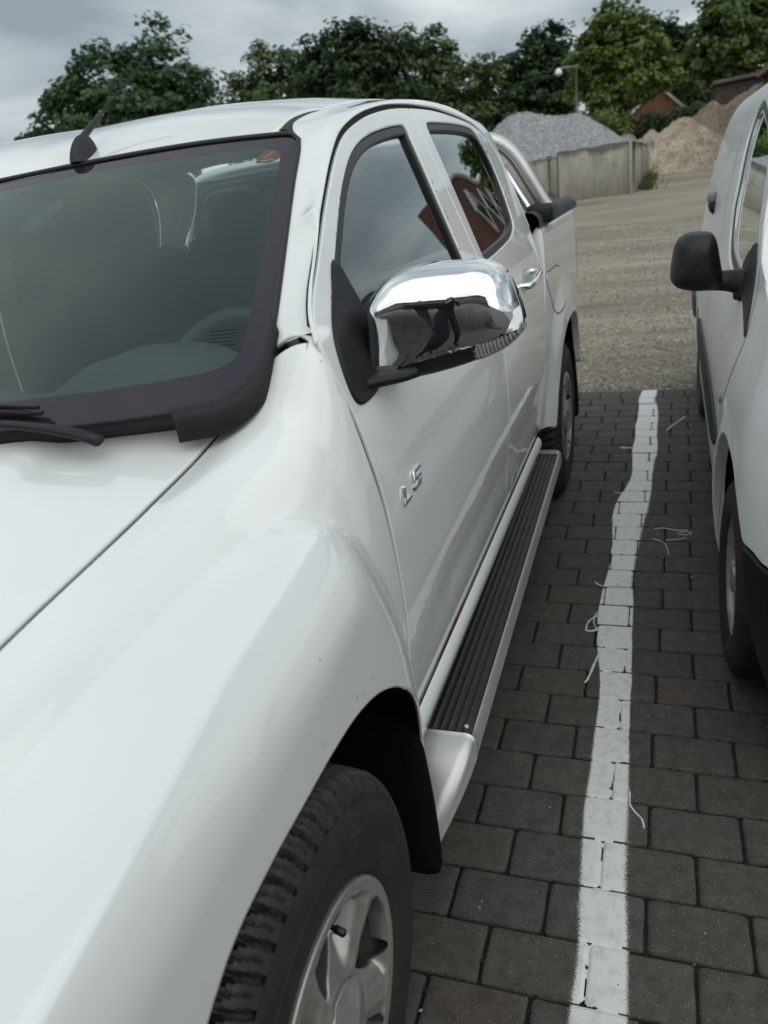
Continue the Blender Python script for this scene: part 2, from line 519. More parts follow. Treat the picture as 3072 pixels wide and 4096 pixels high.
# front fender: rows of (half width, z) at stations along y
FS = {
 -.70: [(.55, .92), (.60, .915), (.65, .905), (.69, .885), (.705, .86), (.72, .83), (.73, .79), (.74, .74), (.748, .69), (.752, .64), (.755, .59), (.755, .54), (.75, .50), (.745, .45)],
  .10: [(.575, 1.035), (.635, 1.035), (.68, 1.035), (.722, 1.024), (.744, 1.004), (.757, .98), (.767, .95), (.776, .91), (.786, .85), (.795, .78), (.802, .70), (.806, .62), (.806, .55), (.80, .47)],
  .55: [(.58, 1.106), (.648, 1.111), (.69, 1.114), (.734, 1.105), (.757, 1.086), (.772, 1.062), (.784, 1.03), (.796, .98), (.808, .90), (.818, .82), (.826, .73), (.83, .64), (.83, .56), (.82, .48)],
  .80: [(.60, 1.155), (.667, 1.157), (.71, 1.160), (.757, 1.149), (.785, 1.126), (.803, 1.098), (.818, 1.06), (.834, 1.0), (.846, .92), (.854, .83), (.858, .73), (.857, .64), (.852, .56), (.835, .48)],
  .98: [(.62, 1.192), (.675, 1.194), (.735, 1.217), (.793, 1.221), (.831, 1.200), (.852, 1.163), (.867, 1.108), (.878, 1.03), (.885, .94), (.886, .84), (.881, .74), (.872, .65), (.861, .56), (.84, .48)],
 1.05: [(.65, 1.20), (.69, 1.230), (.738, 1.284), (.79, 1.315), (.832, 1.311), (.852, 1.272), (.868, 1.200), (.881, 1.09), (.889, .98), (.891, .88), (.886, .77), (.874, .66), (.861, .56), (.84, .48)],
 1.10: [(.66, 1.25), (.70, 1.295), (.745, 1.335), (.798, 1.358), (.829, 1.347), (.850, 1.284), (.868, 1.207), (.881, 1.11), (.890, .99), (.892, .88), (.887, .77), (.875, .66), (.861, .56), (.84, .48)],
 1.30: [(.66, 1.34), (.70, 1.37), (.745, 1.39), (.790, 1.385), (.822, 1.35), (.848, 1.285), (.867, 1.215), (.882, 1.12), (.891, .99), (.892, .88), (.887, .77), (.875, .66), (.861, .56), (.84, .48)],
}
FY = np.array(sorted(FS)); FC = np.array([FS[k] for k in sorted(FS)])      # (n, K, 2)
FK = FC.shape[1]
# flare outline in side view (y, z)
FLARE = [(-.9, .90), (-.3, .955), (.05, 1.010), (.25, 1.042), (.40, 1.060), (.52, 1.066), (.62, 1.071), (.71, 1.080), (.79, 1.092),
         (.85, 1.098), (.90, 1.088), (.95, 1.060), (1.00, 1.008), (1.05, .937), (1.09, .86), (1.12, .76), (1.135, .65), (1.14, .50), (1.14, .2), (-.9, .2)]
FLARE_P = smooth_line(FLARE, .02, closed=True)


def smax(a, b, k):
    h = np.clip(.5 + .5 * (a - b) / k, 0, 1)
    return b + (a - b) * h + k * h * (1 - h)


def smin(a, b, k):
    return -smax(-a, -b, k)


def flare_w(y, z):
    d = segdist(y, z, FLARE_P); d = np.where(inside(y, z, FLARE_P), d, -d)
    t = np.clip(d / .125, 0, 1.2)
    face = .884 + .046 * (1 - (1 - np.minimum(t, 1))**2)
    # the ledge above the crest: gentle near the front, steeper to the rear
    sl = 3.6
    return smin(face, .884 + .004 + d * sl, .010)


def fender(y, s, flare=True):
    """s in [0, FK-1]"""
    y = np.asarray(y, float); s = np.asarray(s, float)
    c = pchip(FY, FC, y)
    w = .35 * bsp(c[..., 0], s) + .65 * crom(c[..., 0], s); z = .35 * bsp(c[..., 1], s) + .65 * crom(c[..., 1], s)
    if flare:
        w = smax(w, flare_w(y, z) - .09 * np.clip(5.2 - s, 0, 9)**2 - .02 * np.clip((.0 - y) / .7, 0, 1) - .14 * np.clip((-.1 - y) / .6, 0, 1), .006)
    return np.stack([CX + w, y, z], -1)


# bed side
BZ = np.array([.40, .50, .60, .70, .80, .90, 1.0, 1.1, 1.2, 1.27, 1.30, 1.318])
BW = np.array([.835, .855, .868, .876, .882, .886, .888, .887, .884, .879, .872, .850])
RFL = [(3.20, .50), (3.26, .68), (3.36, .84), (3.50, .945), (3.66, 1.0), (3.80, 1.012), (3.94, 1.0), (4.10, .945), (4.24, .84), (4.34, .68), (4.40, .5), (4.4, .2), (3.2, .2)]
RFL_P = smooth_line(RFL, .03, closed=True)


def bed(y, z):
    y = np.asarray(y, float); z = np.asarray(z, float)
    w = pchip(BZ, BW, z)
    d = segdist(y, z, RFL_P); d = np.where(inside(y, z, RFL_P), d, -d)
    f = .905 + .022 * np.clip(d / .14, 0, 1)
    w = smax(w, smin(f, .905 + d * .55, .03), .02)
    w = w - .10 * np.clip((y - 4.45) / .35, 0, 1)**2
    return np.stack([CX + w, y, z], -1)


# windscreen: y from half width and z
def screen(w, z):
    w = np.asarray(w, float); z = np.asarray(z, float)
    t = (z - 1.25) / .76
    return np.stack([CX + w, .905 + .13 * w * w + t + .05 * t * (t - .5), z], -1)


# hood
def hood(w, y):
    w = np.asarray(w, float); y = np.asarray(y, float)
    a = np.abs(w)
    c = pchip(FY, FC[:, 1, :], y)              # seam (w, z)
    u = a / np.maximum(c[..., 0], .1)
    z = c[..., 1] + .042 * (1 - u**2.6) + .010 * np.exp(-((a - .40 - .06 * (y - .5)) / .05)**2) * 0
    r = a - (.395 + .05 * (y - .5))            # soft power crease
    z = z + .013 / (1 + np.exp(r / .011)) + .006 * np.exp(-((a - u * 0 - .60 - .05 * (y - .5)) / .05)**2) * 0
    return np.stack([CX + w, y, z], -1)


def roof(w, y):
    w = np.asarray(w, float); y = np.asarray(y, float)
    zc = pchip([1.30, 1.42, 1.60, 1.85, 2.2, 2.6, 3.0, 3.3, 3.5], [1.60, 1.652, 1.698, 1.742, 1.776, 1.789, 1.783, 1.762, 1.735], y)
    return np.stack([CX + w, y, zc - .030 * (np.abs(w) / .6)**2.2], -1)

# van side that faces the pickup
VZ = np.array([.18, .30, .45, .60, .75, .90, 1.05, 1.15, 1.22, 1.28, 1.38, 1.50, 1.62, 1.70, 1.76, 1.82])
VP = np.array([.045, .022, .008, .004, .006, .018, .045, .062, .070, .076, .098, .130, .165, .198, .245, .35])
VAX = (2.31, .305)


def van(y, z):
    y = np.asarray(y, float); z = np.asarray(z, float)
    x = .190 + .012 * (y - 2.3) + pchip(VZ, VP, z)
    x = x + .42 * np.clip((2.02 - y) / .62, 0, 2)**2.2
    d = np.hypot(y - VAX[0], z - VAX[1])
    return np.stack([x - .016 * np.clip((.52 - d) / .10, 0, 1)**1.5 * np.clip((y - 1.3) / .3, 0, 1), y, z], -1)
# ================================================================ PICKUP
def offset_poly(P, d, closed=True):
    P = np.asarray(P, float)
    if closed: e = np.roll(P, -1, 0) - np.roll(P, 1, 0)
    else: e = np.gradient(P, axis=0)
    n = np.stack([-e[:, 1], e[:, 0]], 1); n /= np.linalg.norm(n, axis=1)[:, None] + 1e-12
    if closed:
        a = .5 * np.sum(P[:, 0] * np.roll(P[:, 1], -1) - np.roll(P[:, 0], -1) * P[:, 1])
        if a < 0: n = -n
    return P + n * d          # closed: positive d shrinks


def inset(P, d, step=.008):
    """closed outline shrunk by d, cleaned of folds"""
    P = densify(P, step); Q = offset_poly(P, d)
    ok = (segdist(Q[:, 0], Q[:, 1], P) > d * .97) & inside(Q[:, 0], Q[:, 1], P)
    return Q[ok]


def off_surf(fn, h, s=1.0):
    def f(u, v):
        e = 1e-3
        a = fn(u + e, v) - fn(u - e, v); b = fn(u, v + e) - fn(u, v - e)
        n = np.cross(a, b); n /= np.linalg.norm(n, axis=-1)[..., None] + 1e-12
        return fn(u, v) + n * (h * s)
    return f


# sign so that positive h moves outwards
def cab_off(h): return off_surf(cab, h, 1.0)
SIDE = (1, 0, .2)

truck = empty('pickup_truck', (CX, 2.2, 0), 'white double cab pickup with chrome mirror and roof aerial, left of the painted line', 'pickup truck')

GAPF = [(1.153, .515), (1.152, .62), (1.149, .72), (1.1396, .81), (1.118, .948), (1.104, 1.048), (1.086, 1.126), (1.068, 1.2075),
        (1.052, 1.27), (1.048, 1.316), (1.062, 1.345), (1.100, 1.378), (1.175, 1.424), (1.304, 1.502), (1.444, 1.578), (1.540, 1.6187),
        (1.644, 1.6458), (1.78, 1.670), (1.984, 1.692), (2.209, 1.7026), (2.406, 1.7053), (2.649, 1.697), (2.8635, 1.681), (3.02, 1.643),
        (3.11, 1.575), (3.155, 1.48), (3.170, 1.38), (3.168, 1.28), (3.165, 1.18), (3.15, 1.09), (3.11, .97), (3.06, .83), (3.02, .68), (3.0, .515)]
GAP = smooth_line(GAPF, .012)
BG = smooth_line([(2.123, 1.76), (2.13, 1.66), (2.150, 1.52), (2.180, 1.34), (2.212, 1.12), (2.235, .92), (2.245, .72), (2.25, .50)], .02)
# split the gap curve where the door division meets it
ib = int(np.argmin(np.hypot(GAP[:, 0] - 2.127, GAP[:, 1] - 1.698)))
bgc = BG[(BG[:, 1] < GAP[ib, 1] - .006) & (BG[:, 1] > .515)]
front_door_o = np.concatenate([GAP[:ib + 1], bgc, [[2.25, .515]]])
rear_door_o = np.concatenate([[[2.25, .515]], bgc[::-1], GAP[ib:]])
front_door_o = inset(front_door_o, .0030); rear_door_o = inset(rear_door_o, .0026)

WF = smooth_line([(1.118, 1.222), (1.10, 1.255), (1.112, 1.318), (1.165, 1.365), (1.243, 1.417), (1.329, 1.472), (1.4186, 1.5255), (1.522, 1.575), (1.6153, 1.6045),
                  (1.712, 1.6235), (1.8335, 1.639), (1.93, 1.648)], .012)
WF = np.concatenate([WF, smooth_line([(1.96, 1.650), (2.000, 1.6505), (2.014, 1.638), (2.016, 1.60)], .01), [(2.026, 1.45), (2.036, 1.318)],
                     smooth_line([(2.034, 1.305), (2.02, 1.296), (1.8, 1.281), (1.5, 1.257), (1.25, 1.233), (1.16, 1.224)], .02)])
WR = np.concatenate([smooth_line([(2.222, 1.640), (2.228, 1.657), (2.25, 1.665), (2.391, 1.671), (2.60, 1.674), (2.731, 1.672), (2.82, 1.665), (2.866, 1.648),
                                  (2.905, 1.61), (2.932, 1.555), (2.938, 1.49), (2.916, 1.405), (2.885, 1.358), (2.80, 1.330), (2.688, 1.316), (2.45, 1.303), (2.28, 1.297)], .012),
                     [(2.256, 1.300), (2.25, 1.312)]])


def make_door(outline, hole, nm, lab=None):
    d = panel('door', M['paint'], truck, outline, cab, SIDE, holes=[hole], grid=.020, step=.009, r=.0030, rim=.003, hole_r=.004, hole_rim=.02)
    s = panel('window_seal', M['rubber'], d, hole, cab_off(-.004), SIDE, holes=[inset(hole, .021)], grid=.03, step=.012, r=.005, rim=.004, hole_rim=.014)
    g = panel('window_glass', M['side_glass'], d, inset(hole, .015), cab_off(-.015), SIDE, grid=.05, step=.02, r=.0005, rim=.0)
    return d, s, g


fdoor, fseal, fglass = make_door(front_door_o, WF, 'front')
rdoor, rseal, rglass = make_door(rear_door_o, WR, 'rear')
rglass.data.materials[0] = M['rear_side_glass']

# dark seal along pillar and roof, painted shade in the other door gaps
def strip_on(fn, curve, width, name, m, parent, h):
    a = offset_poly(curve, width / 2, False); b = offset_poly(curve, -width / 2, False)
    P = np.stack([fn(a[:, 0], a[:, 1]), fn(b[:, 0], b[:, 1])], 1)
    return part(name, loft_vf(P), m, parent)
_k = np.arange(len(GAP)); _hi = (GAP[:, 1] > 1.46) & ~((GAP[:, 0] > 3) & (GAP[:, 1] < 1.42))
strip_on(cab_off(-.0075), GAP[_hi], .020, 'door_seal_and_shade', M['gap'], truck, 0)
strip_on(cab_off(-.0085), GAP[(GAP[:, 1] > 1.335) & (GAP[:, 1] < 1.47) & (GAP[:, 0] < 1.4)], .011, 'door_seal_and_shade', M['gap'], truck, 0)
strip_on(cab_off(-.0062), GAP[(GAP[:, 0] < 1.3) & (GAP[:, 1] < 1.30)], .010, 'door_seal_and_shade', M['gap'], truck, 0)  # this strip and the next ones only blacken the gaps, in place of shade
strip_on(cab_off(-.0065), GAP[(GAP[:, 0] > 2.5) & (GAP[:, 1] < 1.30)], .012, 'door_seal_and_shade', M['gap'], truck, 0)
strip_on(cab_off(-.0065), np.concatenate([bgc, [[2.25, .5]]]), .012, 'door_seal_and_shade', M['gap'], truck, 0)

# ---- cab frame: windscreen pillar, roof rail, rear pillar in one strip
def scr(w, z): return screen(np.array([w]), np.array([z]))[0]
ZT = lambda w: np.interp(abs(w), [0, .04, .27, .47, .63, .67], [1.617, 1.618, 1.629, 1.633, 1.629, 1.625])
RP_T = [-.2, 0, .05, .12, .25, .5, .8, 1.2, 1.6, 1.9, 2.1]; RP_Z = [-.06, .004, .030, .055, .088, .126, .150, .162, .155, .128, .09]


def roof2(w, y):
    w = np.asarray(w, float); y = np.asarray(y, float)
    zt = ZT(w); yt = screen(w, zt)[..., 1]
    t = y - yt
    return np.stack([CX + w, y, zt + np.where(t > 0, .004 + .160 * (1 - np.exp(-np.maximum(t, 0) / .33)), .004 + .45 * t) - .085 * np.clip((t - 1.0) / 1.0, 0, 1)**2.2 - .042 * (np.abs(w) / .6)**2.4 * np.clip(t / .35, 0, 1)], -1)


def roof_pt(w, y): return roof2(np.array([w]), np.array([y]))[0]
ST_ = [((1.0490, 1.3185), scr(.754, 1.3190)), ((1.064, 1.347), scr(.7475, 1.348)), ((1.100, 1.378), scr(.738, 1.38)), ((1.175, 1.424), scr(.727, 1.425)), ((1.304, 1.502), scr(.712, 1.49)),
       ((1.444, 1.578), scr(.696, 1.56)), ((1.540, 1.6187), scr(.6885, 1.598)), ((1.644, 1.6458), scr(.678, 1.620)), ((1.70, 1.657), roof_pt(.655, 1.487)), ((1.78, 1.670), roof_pt(.642, 1.53)),
       ((1.984, 1.692), roof_pt(.628, 1.72)), ((2.209, 1.7026), roof_pt(.622, 2.05)), ((2.406, 1.7053), roof_pt(.62, 2.35)), ((2.649, 1.697), roof_pt(.62, 2.65)),
       ((2.8635, 1.681), roof_pt(.62, 2.93)), ((3.02, 1.643), roof_pt(.62, 3.16)), ((3.11, 1.575), np.array([CX + .62, 3.27, 1.66])), ((3.155, 1.48), np.array([CX + .66, 3.29, 1.53])),
       ((3.170, 1.38), np.array([CX + .72, 3.255, 1.40])), ((3.169, 1.32), np.array([CX + .75, 3.245, 1.32]))]
ko = np.cumsum([0] + [np.hypot(*(np.array(ST_[i + 1][0]) - ST_[i][0])) for i in range(len(ST_) - 1)])
tt = np.linspace(0, ko[-1], 220)
Oyz = pchip(ko, np.array([s[0] for s in ST_]), tt); Oyz = offset_poly(Oyz, 1.0, False) - Oyz; _ga = np.interp(tt, [0, ko[2], ko[4], ko[16], ko[18]], [.0028, .004, .0068, .0068, .003]); Oyz = pchip(ko, np.array([s[0] for s in ST_]), tt) + Oyz * _ga[:, None]; Iin = pchip(ko, np.array([s[1] for s in ST_]), tt)
O3 = cab(Oyz[:, 0], Oyz[:, 1])
e = 1e-3
nO = np.cross(cab(Oyz[:, 0] + e, Oyz[:, 1]) - O3, cab(Oyz[:, 0], Oyz[:, 1] + e) - O3); nO /= np.linalg.norm(nO, axis=1)[:, None]
nscr = np.array([.10, -.60, .79]); nscr /= np.linalg.norm(nscr); nroof = np.array([.16, -.05, .98]); nback = np.array([.25, .95, .15])
wr = np.clip((tt - ko[6]) / (ko[9] - ko[6]), 0, 1)[:, None]; wb = np.clip((tt - ko[14]) / (ko[17] - ko[14]), 0, 1)[:, None]
nI = nscr * (1 - wr) + nroof * wr; nI = nI * (1 - wb) + nback * wb; nI /= np.linalg.norm(nI, axis=1)[:, None]
D_ = Iin - O3; L_ = np.linalg.norm(D_, axis=1)[:, None]
tO = D_ - nO * (D_ * nO).sum(1)[:, None]; tO /= np.linalg.norm(tO, axis=1)[:, None]
tI = D_ - nI * (D_ * nI).sum(1)[:, None]; tI /= np.linalg.norm(tI, axis=1)[:, None]
rows = [O3 - nO * .006, O3 - nO * .0035, O3 - nO * .001 + tO * .0012, O3 + tO * .0035]
for b in np.linspace(.05, .97, 22):
    rows.append((1 - b)**3 * O3 + 3 * b * (1 - b)**2 * (O3 + tO * L_ * .46) + 3 * b * b * (1 - b) * (Iin - tI * L_ * .46) + b**3 * Iin)
rows += [Iin - tI * .0015 - nI * .001, Iin - nI * .004, Iin - nI * .022]
cabf = part('cab_frame', loft_vf(np.stack(rows, 1)), M['paint'], truck)
# lower back of the cab
backw = np.array([[(CX + sx * hw, 3.27 + .02 * (1 - abs(sx)), z) for sx in np.linspace(-1, 1, 9)] for z, hw in ((.5, .80), (.9, .82), (1.15, .81), (1.32, .75))])
part('cab_back', loft_vf(backw), M['paint'], truck)
part('rear_window', loft_vf(np.array([[(CX + sx * hw, 3.275 + .03 * (1 - abs(sx)), z) for sx in np.linspace(-1, 1, 9)] for z, hw in ((1.32, .73), (1.4, .69), (1.53, .65), (1.64, .615))])), M['dark_glass'], truck)

# ---- roof
rw = [0, .12, .25, .37, .47, .55, .60, .632]
ry = [float(screen(np.array([w]), np.array([float(ZT(w))]))[0, 1]) - .004 for w in rw]
re_ = list(zip(rw, ry))
right = re_ + [(.629, 1.51), (.620, 1.56), (.614, 1.62), (.610, 1.72), (.607, 2.0), (.606, 2.6), (.606, 3.0), (.60, 3.18)] + [(.4, 3.23), (.2, 3.245), (0, 3.25)]
ro = np.array(right + [(-a, b) for a, b in right[-2:0:-1]])
roof_o = panel('roof', M['paint'], truck, ro, roof2, (0, 0, 1), grid=.04, step=.02, r=.012, rim=.02)
for sx in (1, -1):
    dit = smooth_line([(.636, 1.485), (.628, 1.53), (.620, 1.60), (.617, 1.72), (.6145, 2.0), (.613, 2.6), (.613, 3.0), (.61, 3.2)], .03)
    hw = np.interp(dit[:, 1], [1.48, 1.53, 1.62, 1.75, 3.2], [.016, .013, .010, .009, .009])
    P = []
    for k in (-1, -.6, 0, .6, 1):
        q = roof2(dit[:, 0] + k * hw, dit[:, 1]); q[:, 0] = CX + sx * (q[:, 0] - CX); q[:, 2] += -.008 + .005 * (1 - k * k); P.append(q)
    part('roof_moulding', loft_vf(np.stack(P, 1)), M['black_plastic'], truck)
# aerial
ar = roof_pt(.222, 1.425); ab = []
for t in np.linspace(0, 1, 9):
    s = (1 - t**2.2)**.5 if t < 1 else .02
    ab.append([(ar[0] + .021 * s * math.cos(a) * (1 - .3 * t), ar[1] + .008 + (.040 * s * math.sin(a)) + .012 * t, ar[2] - .006 + .052 * t) for a in np.linspace(0, 2 * np.pi, 24, endpoint=False)])
aer = part('aerial', loft_vf(np.array(ab), close_m=True, caps=True), M['dark_plastic'], truck)
m0 = np.array([CX + .222, ar[1] + .010, ar[2] + .034]); m3 = np.array([CX + .22, 1.731, 1.844])
mm = lambda t: m0 + (m3 - m0) * t
part('aerial_stem', tube_vf([mm(0), mm(.06), mm(.24), mm(.27), mm(.33), mm(.34)], [.0072, .0070, .0052, .0036, .0030, .0015], 12), M['dark_plastic'], aer)
cps = [tube_vf([mm(.33), mm(.97)], .0013, 6)]
for k in range(46):
    t = .345 + k * .0133; cps.append(tube_vf([mm(t), mm(t + .0062)], [.0024, .0024], 6))
cps.append(tube_vf([mm(.945), mm(.95), mm(1.0), mm(1.004)], [.0026, .0034, .0034, .0016], 10))
part('aerial_mast', join_vf(cps), M['dark_plastic'], aer)

# ---- windscreen
gr = [(.0, 1.226), (.18, 1.2295), (.3487, 1.2354), (.4538, 1.238), (.559, 1.2416), (.657, 1.2462), (.7045, 1.2520), (.732, 1.263), (.7475, 1.285), (.7475, 1.3286), (.736, 1.386),
      (.720, 1.453), (.699, 1.54), (.687, 1.598), (.6825, 1.612), (.669, 1.622), (.631, 1.6265), (.473, 1.631), (.27, 1.627), (.0, 1.6155)]
gl_o = smooth_line(gr + [(-a, b) for a, b in gr[-2:0:-1]], .010, closed=True)
fr = [(0, 1.262), (.18, 1.2675), (.3206, 1.2727), (.4258, 1.2764), (.524, 1.2802), (.6484, 1.2889), (.682, 1.2945), (.7015, 1.305), (.7078, 1.3201), (.7065, 1.336), (.6992, 1.3758), (.6905, 1.4293), (.68, 1.4852),
      (.6712, 1.5311), (.662, 1.575), (.6545, 1.597), (.640, 1.606), (.59, 1.6105), (.403, 1.613), (.2365, 1.609), (0, 1.599)]
fr_o = smooth_line(fr + [(-a, b) for a, b in fr[-2:0:-1]], .010, closed=True)
wsg = panel('windscreen', M['screen_glass'], truck, fr_o, screen, (0, -.6, .8), grid=.05, step=.010, r=.0002, rim=0)
panel('windscreen_border', M['frit'], wsg, gl_o, screen, (0, -.6, .8), holes=[fr_o], grid=.03, step=.010, r=.003, rim=.006, hole_r=.0002, hole_rim=0)
# rubber moulding along the glass edge
for sx in (1, -1):
    e_ = smooth_line([(.7475, 1.30), (.7475, 1.3286), (.736, 1.386), (.720, 1.453), (.699, 1.54), (.687, 1.598), (.6805, 1.614), (.667, 1.6245), (.631, 1.6285), (.473, 1.633), (.27, 1.629), (.0, 1.6175)], .02)
    q = screen(e_[:, 0] + .002, e_[:, 1]); q[:, 0] = CX + sx * (q[:, 0] - CX); q[:, 2] += .001
    part('windscreen_moulding', tube_vf(q, .0048, 8), M['rubber'], truck)
    # plastic corner pieces
    e_ = smooth_line([(.757, 1.335), (.760, 1.30), (.752, 1.272), (.73, 1.253), (.70, 1.243), (.64, 1.237)], .01)
    a = screen(e_[:, 0] - .012, e_[:, 1] + .010); b = screen(e_[:, 0] + .004, e_[:, 1] - .002)
    P = np.stack([a + [0, 0, .001], a + [0, -.002, .006], .5 * (a + b) + [0, -.006, .010], b + [0, -.006, .004], b + [0, -.004, -.03]], 1)
    P[:, :, 0] = CX + sx * (P[:, :, 0] - CX)
    part('corner_trim', loft_vf(P), M['black_plastic'], truck)
# stickers and marks on the glass
panel('sticker', M['sticker_red'], wsg, [(.616, 1.607), (.650, 1.605), (.660, 1.590), (.640, 1.583), (.612, 1.586)], off_surf(screen, -.002), (0, -.6, .8), grid=.02, step=.01, r=.0005, rim=0)
panel('sticker_tick', M['sticker_yellow'], wsg, [(.623, 1.597), (.628, 1.594), (.640, 1.6035), (.642, 1.6005), (.629, 1.590), (.622, 1.5945)], off_surf(screen, -.001), (0, -.6, .8), grid=.02, step=.004, r=.0003, rim=0)
panel('sticker_band', M['sticker_white'], wsg, [(.620, 1.5885), (.652, 1.589), (.650, 1.5865), (.621, 1.586)], off_surf(screen, -.001), (0, -.6, .8), grid=.02, step=.006, r=.0003, rim=0)
panel('mirror_mount', mat('mount_pad', (.075, .065, .08), .5), wsg, [(.165, 1.527), (.185, 1.560), (.225, 1.572), (.238, 1.560), (.215, 1.530), (.18, 1.517)], off_surf(screen, -.0020), (0, -.6, .8), grid=.02, step=.01, r=.0005, rim=0)
# small printed approval marks in the lower corner
bits = []
for k in range(5):
    for j in range(9 - (k % 3)):
        w0, z0 = .648 + .0052 * j + .001 * (k % 2), 1.322 + .0046 * k
        q = screen(np.array([w0, w0 + .0036, w0 + .0036, w0]), np.array([z0, z0, z0 + .0011, z0 + .0011])); bits.append((q + [0, -.0006, .0008], [[0, 1, 2, 3]]))
part('glass_mark', join_vf(bits), M['interior_dark'], wsg, smooth=False)

# ---- cowl and wipers
HR = [(.0, .848), (.2, .865), (.347, .897), (.431, .930), (.5425, .976), (.63, 1.009), (.664, 1.0215), (.679, 1.026)]
cu = np.linspace(0, .652, 40)
P = []
for sx in (1, -1):
    yb = np.interp(cu, [a for a, b in HR] + [.72], [b for a, b in HR] + [1.045])
    zb = hood(np.minimum(cu, .66), yb)[:, 2]
    zg = np.interp(cu, [a for a, b in gr[:9]], [b for a, b in gr[:9]]); g = screen(cu, zg)
    X = CX + sx * cu
    rows = [np.stack([X, yb - .05, zb - .05], 1), np.stack([X, yb - .004, zb - .030], 1), np.stack([X, yb + .012, zb - .014], 1),
            np.stack([X, .55 * yb + .45 * g[:, 1], .5 * zb + .5 * g[:, 2] - .010], 1), np.stack([X, g[:, 1] - .012, g[:, 2] + .003], 1),
            np.stack([X, g[:, 1] - .004, g[:, 2] + .005], 1), np.stack([X, g[:, 1] + .004, g[:, 2] + .004], 1)]
    part('cowl', loft_vf(np.stack(rows, 1)), M['black_plastic'], truck)


def scp(w, z, h):
    n = np.array([.06, -.6, .79]); return scr(w, z) + n / np.linalg.norm(n) * h
for w0, dw in ((.50, 0), (-.18, 0)):
    arm = smooth_line([scp(w0 + .04, 1.215, .012), scp(w0, 1.222, .020), scp(w0 - .10, 1.232, .026), scp(w0 - .32, 1.246, .024), scp(w0 - .50, 1.262, .020)], .02)
    wa = part('wiper', tube_vf(arm, np.interp(np.linspace(0, 1, len(arm)), [0, .2, 1], [.014, .012, .006]), 8, flat=.55), M['black_plastic'], truck)
    bl = smooth_line([scp(w0 - .08, 1.252, .010), scp(w0 - .30, 1.262, .016), scp(w0 - .60, 1.272, .010)], .02)
    part('wiper_blade', tube_vf(bl, np.interp(np.linspace(0, 1, len(bl)), [0, .1, .9, 1], [.004, .008, .008, .004]), 8, flat=.9), M['rubber'], wa)
    part('wiper_spoiler', tube_vf(bl + [0, -.004, .010], .0035, 6), M['black_plastic'], wa)

# ---- hood
sm = pchip(FY, FC[:, 1, 0], np.array([-.62, -.5, -.3, -.1, .1, .3, .5, .6, .7, .8, .9, .96, 1.0]))
sy = [-.62, -.5, -.3, -.1, .1, .3, .5, .6, .7, .8, .9, .96, 1.0]
rgt = [(a, b) for a, b in HR[:-1]] + [(.6725, 1.0225)] + [(w - .0075, y) for w, y in zip(sm[::-1], sy[::-1])] + [(.4, -.68), (.2, -.70), (0, -.705)]
ho = np.array(rgt + [(-a, b) for a, b in rgt[-2:0:-1]])
panel('hood', M['paint'], truck, ho, hood, (0, 0, 1), grid=.022, step=.010, r=.0045, rim=.003)
# near-black strip under the hood edge, paints in the shade of the gap
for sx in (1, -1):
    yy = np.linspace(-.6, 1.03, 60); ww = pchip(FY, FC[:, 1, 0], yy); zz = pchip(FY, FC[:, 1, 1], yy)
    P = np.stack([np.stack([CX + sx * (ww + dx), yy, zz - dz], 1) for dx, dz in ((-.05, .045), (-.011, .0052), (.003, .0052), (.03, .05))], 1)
    part('hood_gap_shade', loft_vf(P), M['gap'], truck)

# ---- front fender
GS_S = np.array([0, 3.6, 6.0, 13.0]); GS_V = np.array([0, .216, .216 + .60, .216 + .60 + .42])
def g_of(s_): return np.interp(s_, GS_S, GS_V)
def fender2(y, v, **k): return fender(y, np.interp(v, GS_V, GS_S), **k)
_gy, _gs = np.meshgrid(np.linspace(-.7, 1.25, 400), np.linspace(0, FK - 1, 500), indexing='ij')
_gz = fender(_gy, _gs)[..., 2]
def s_of(y, z):
    i = int(np.clip((y + .7) / 1.95 * 399, 0, 399)); return float(np.interp(-z, -_gz[i], _gs[i]))
ARCH = smooth_line([(.185, .47), (.215, .60), (.27, .72), (.345, .81), (.43, .858), (.52, .870), (.62, .870), (.70, .869), (.79, .860), (.87, .837), (.94, .800), (1.0, .750), (1.045, .695), (1.078, .63), (1.098, .56), (1.106, .485)], .012)
arch_s = [(y, s_of(y, z)) for y, z in ARCH]
_gl = GAP[(GAP[:, 0] < 1.2) & (GAP[:, 1] < 1.317)][::-1]
FG = np.array([(y_ - .0030, s_of(y_, z_)) for y_, z_ in _gl])
ftop = smooth_line([(1.008, 1.02), (1.0085, 1.3), (1.0095, 1.88), (1.017, 2.33), (1.0467, 2.42), (1.0770, 2.32), (1.070, 2.80), (1.0641, 3.16), (1.055, 3.65), tuple(FG[0])], .03)
fo = [(y, 1.0 + .02) for y in np.linspace(-.62, 1.0, 90)] + [tuple(p) for p in ftop] + [tuple(p) for p in FG[1:]] + arch_s[::-1] + [(.15, 12.7), (-.55, 12.7), (-.62, 12.0)]
fo = [(a_, float(g_of(b_))) for a_, b_ in fo]
fnd = panel('front_fender', M['paint'], truck, fo, fender2, (1, 0, .4), grid=.0095, step=.007, r=.0030, rim=.003)
strip_on(off_surf(fender, .016), FG, .06, 'door_seal_and_shade', M['gap'], truck, 0) if 0 else None

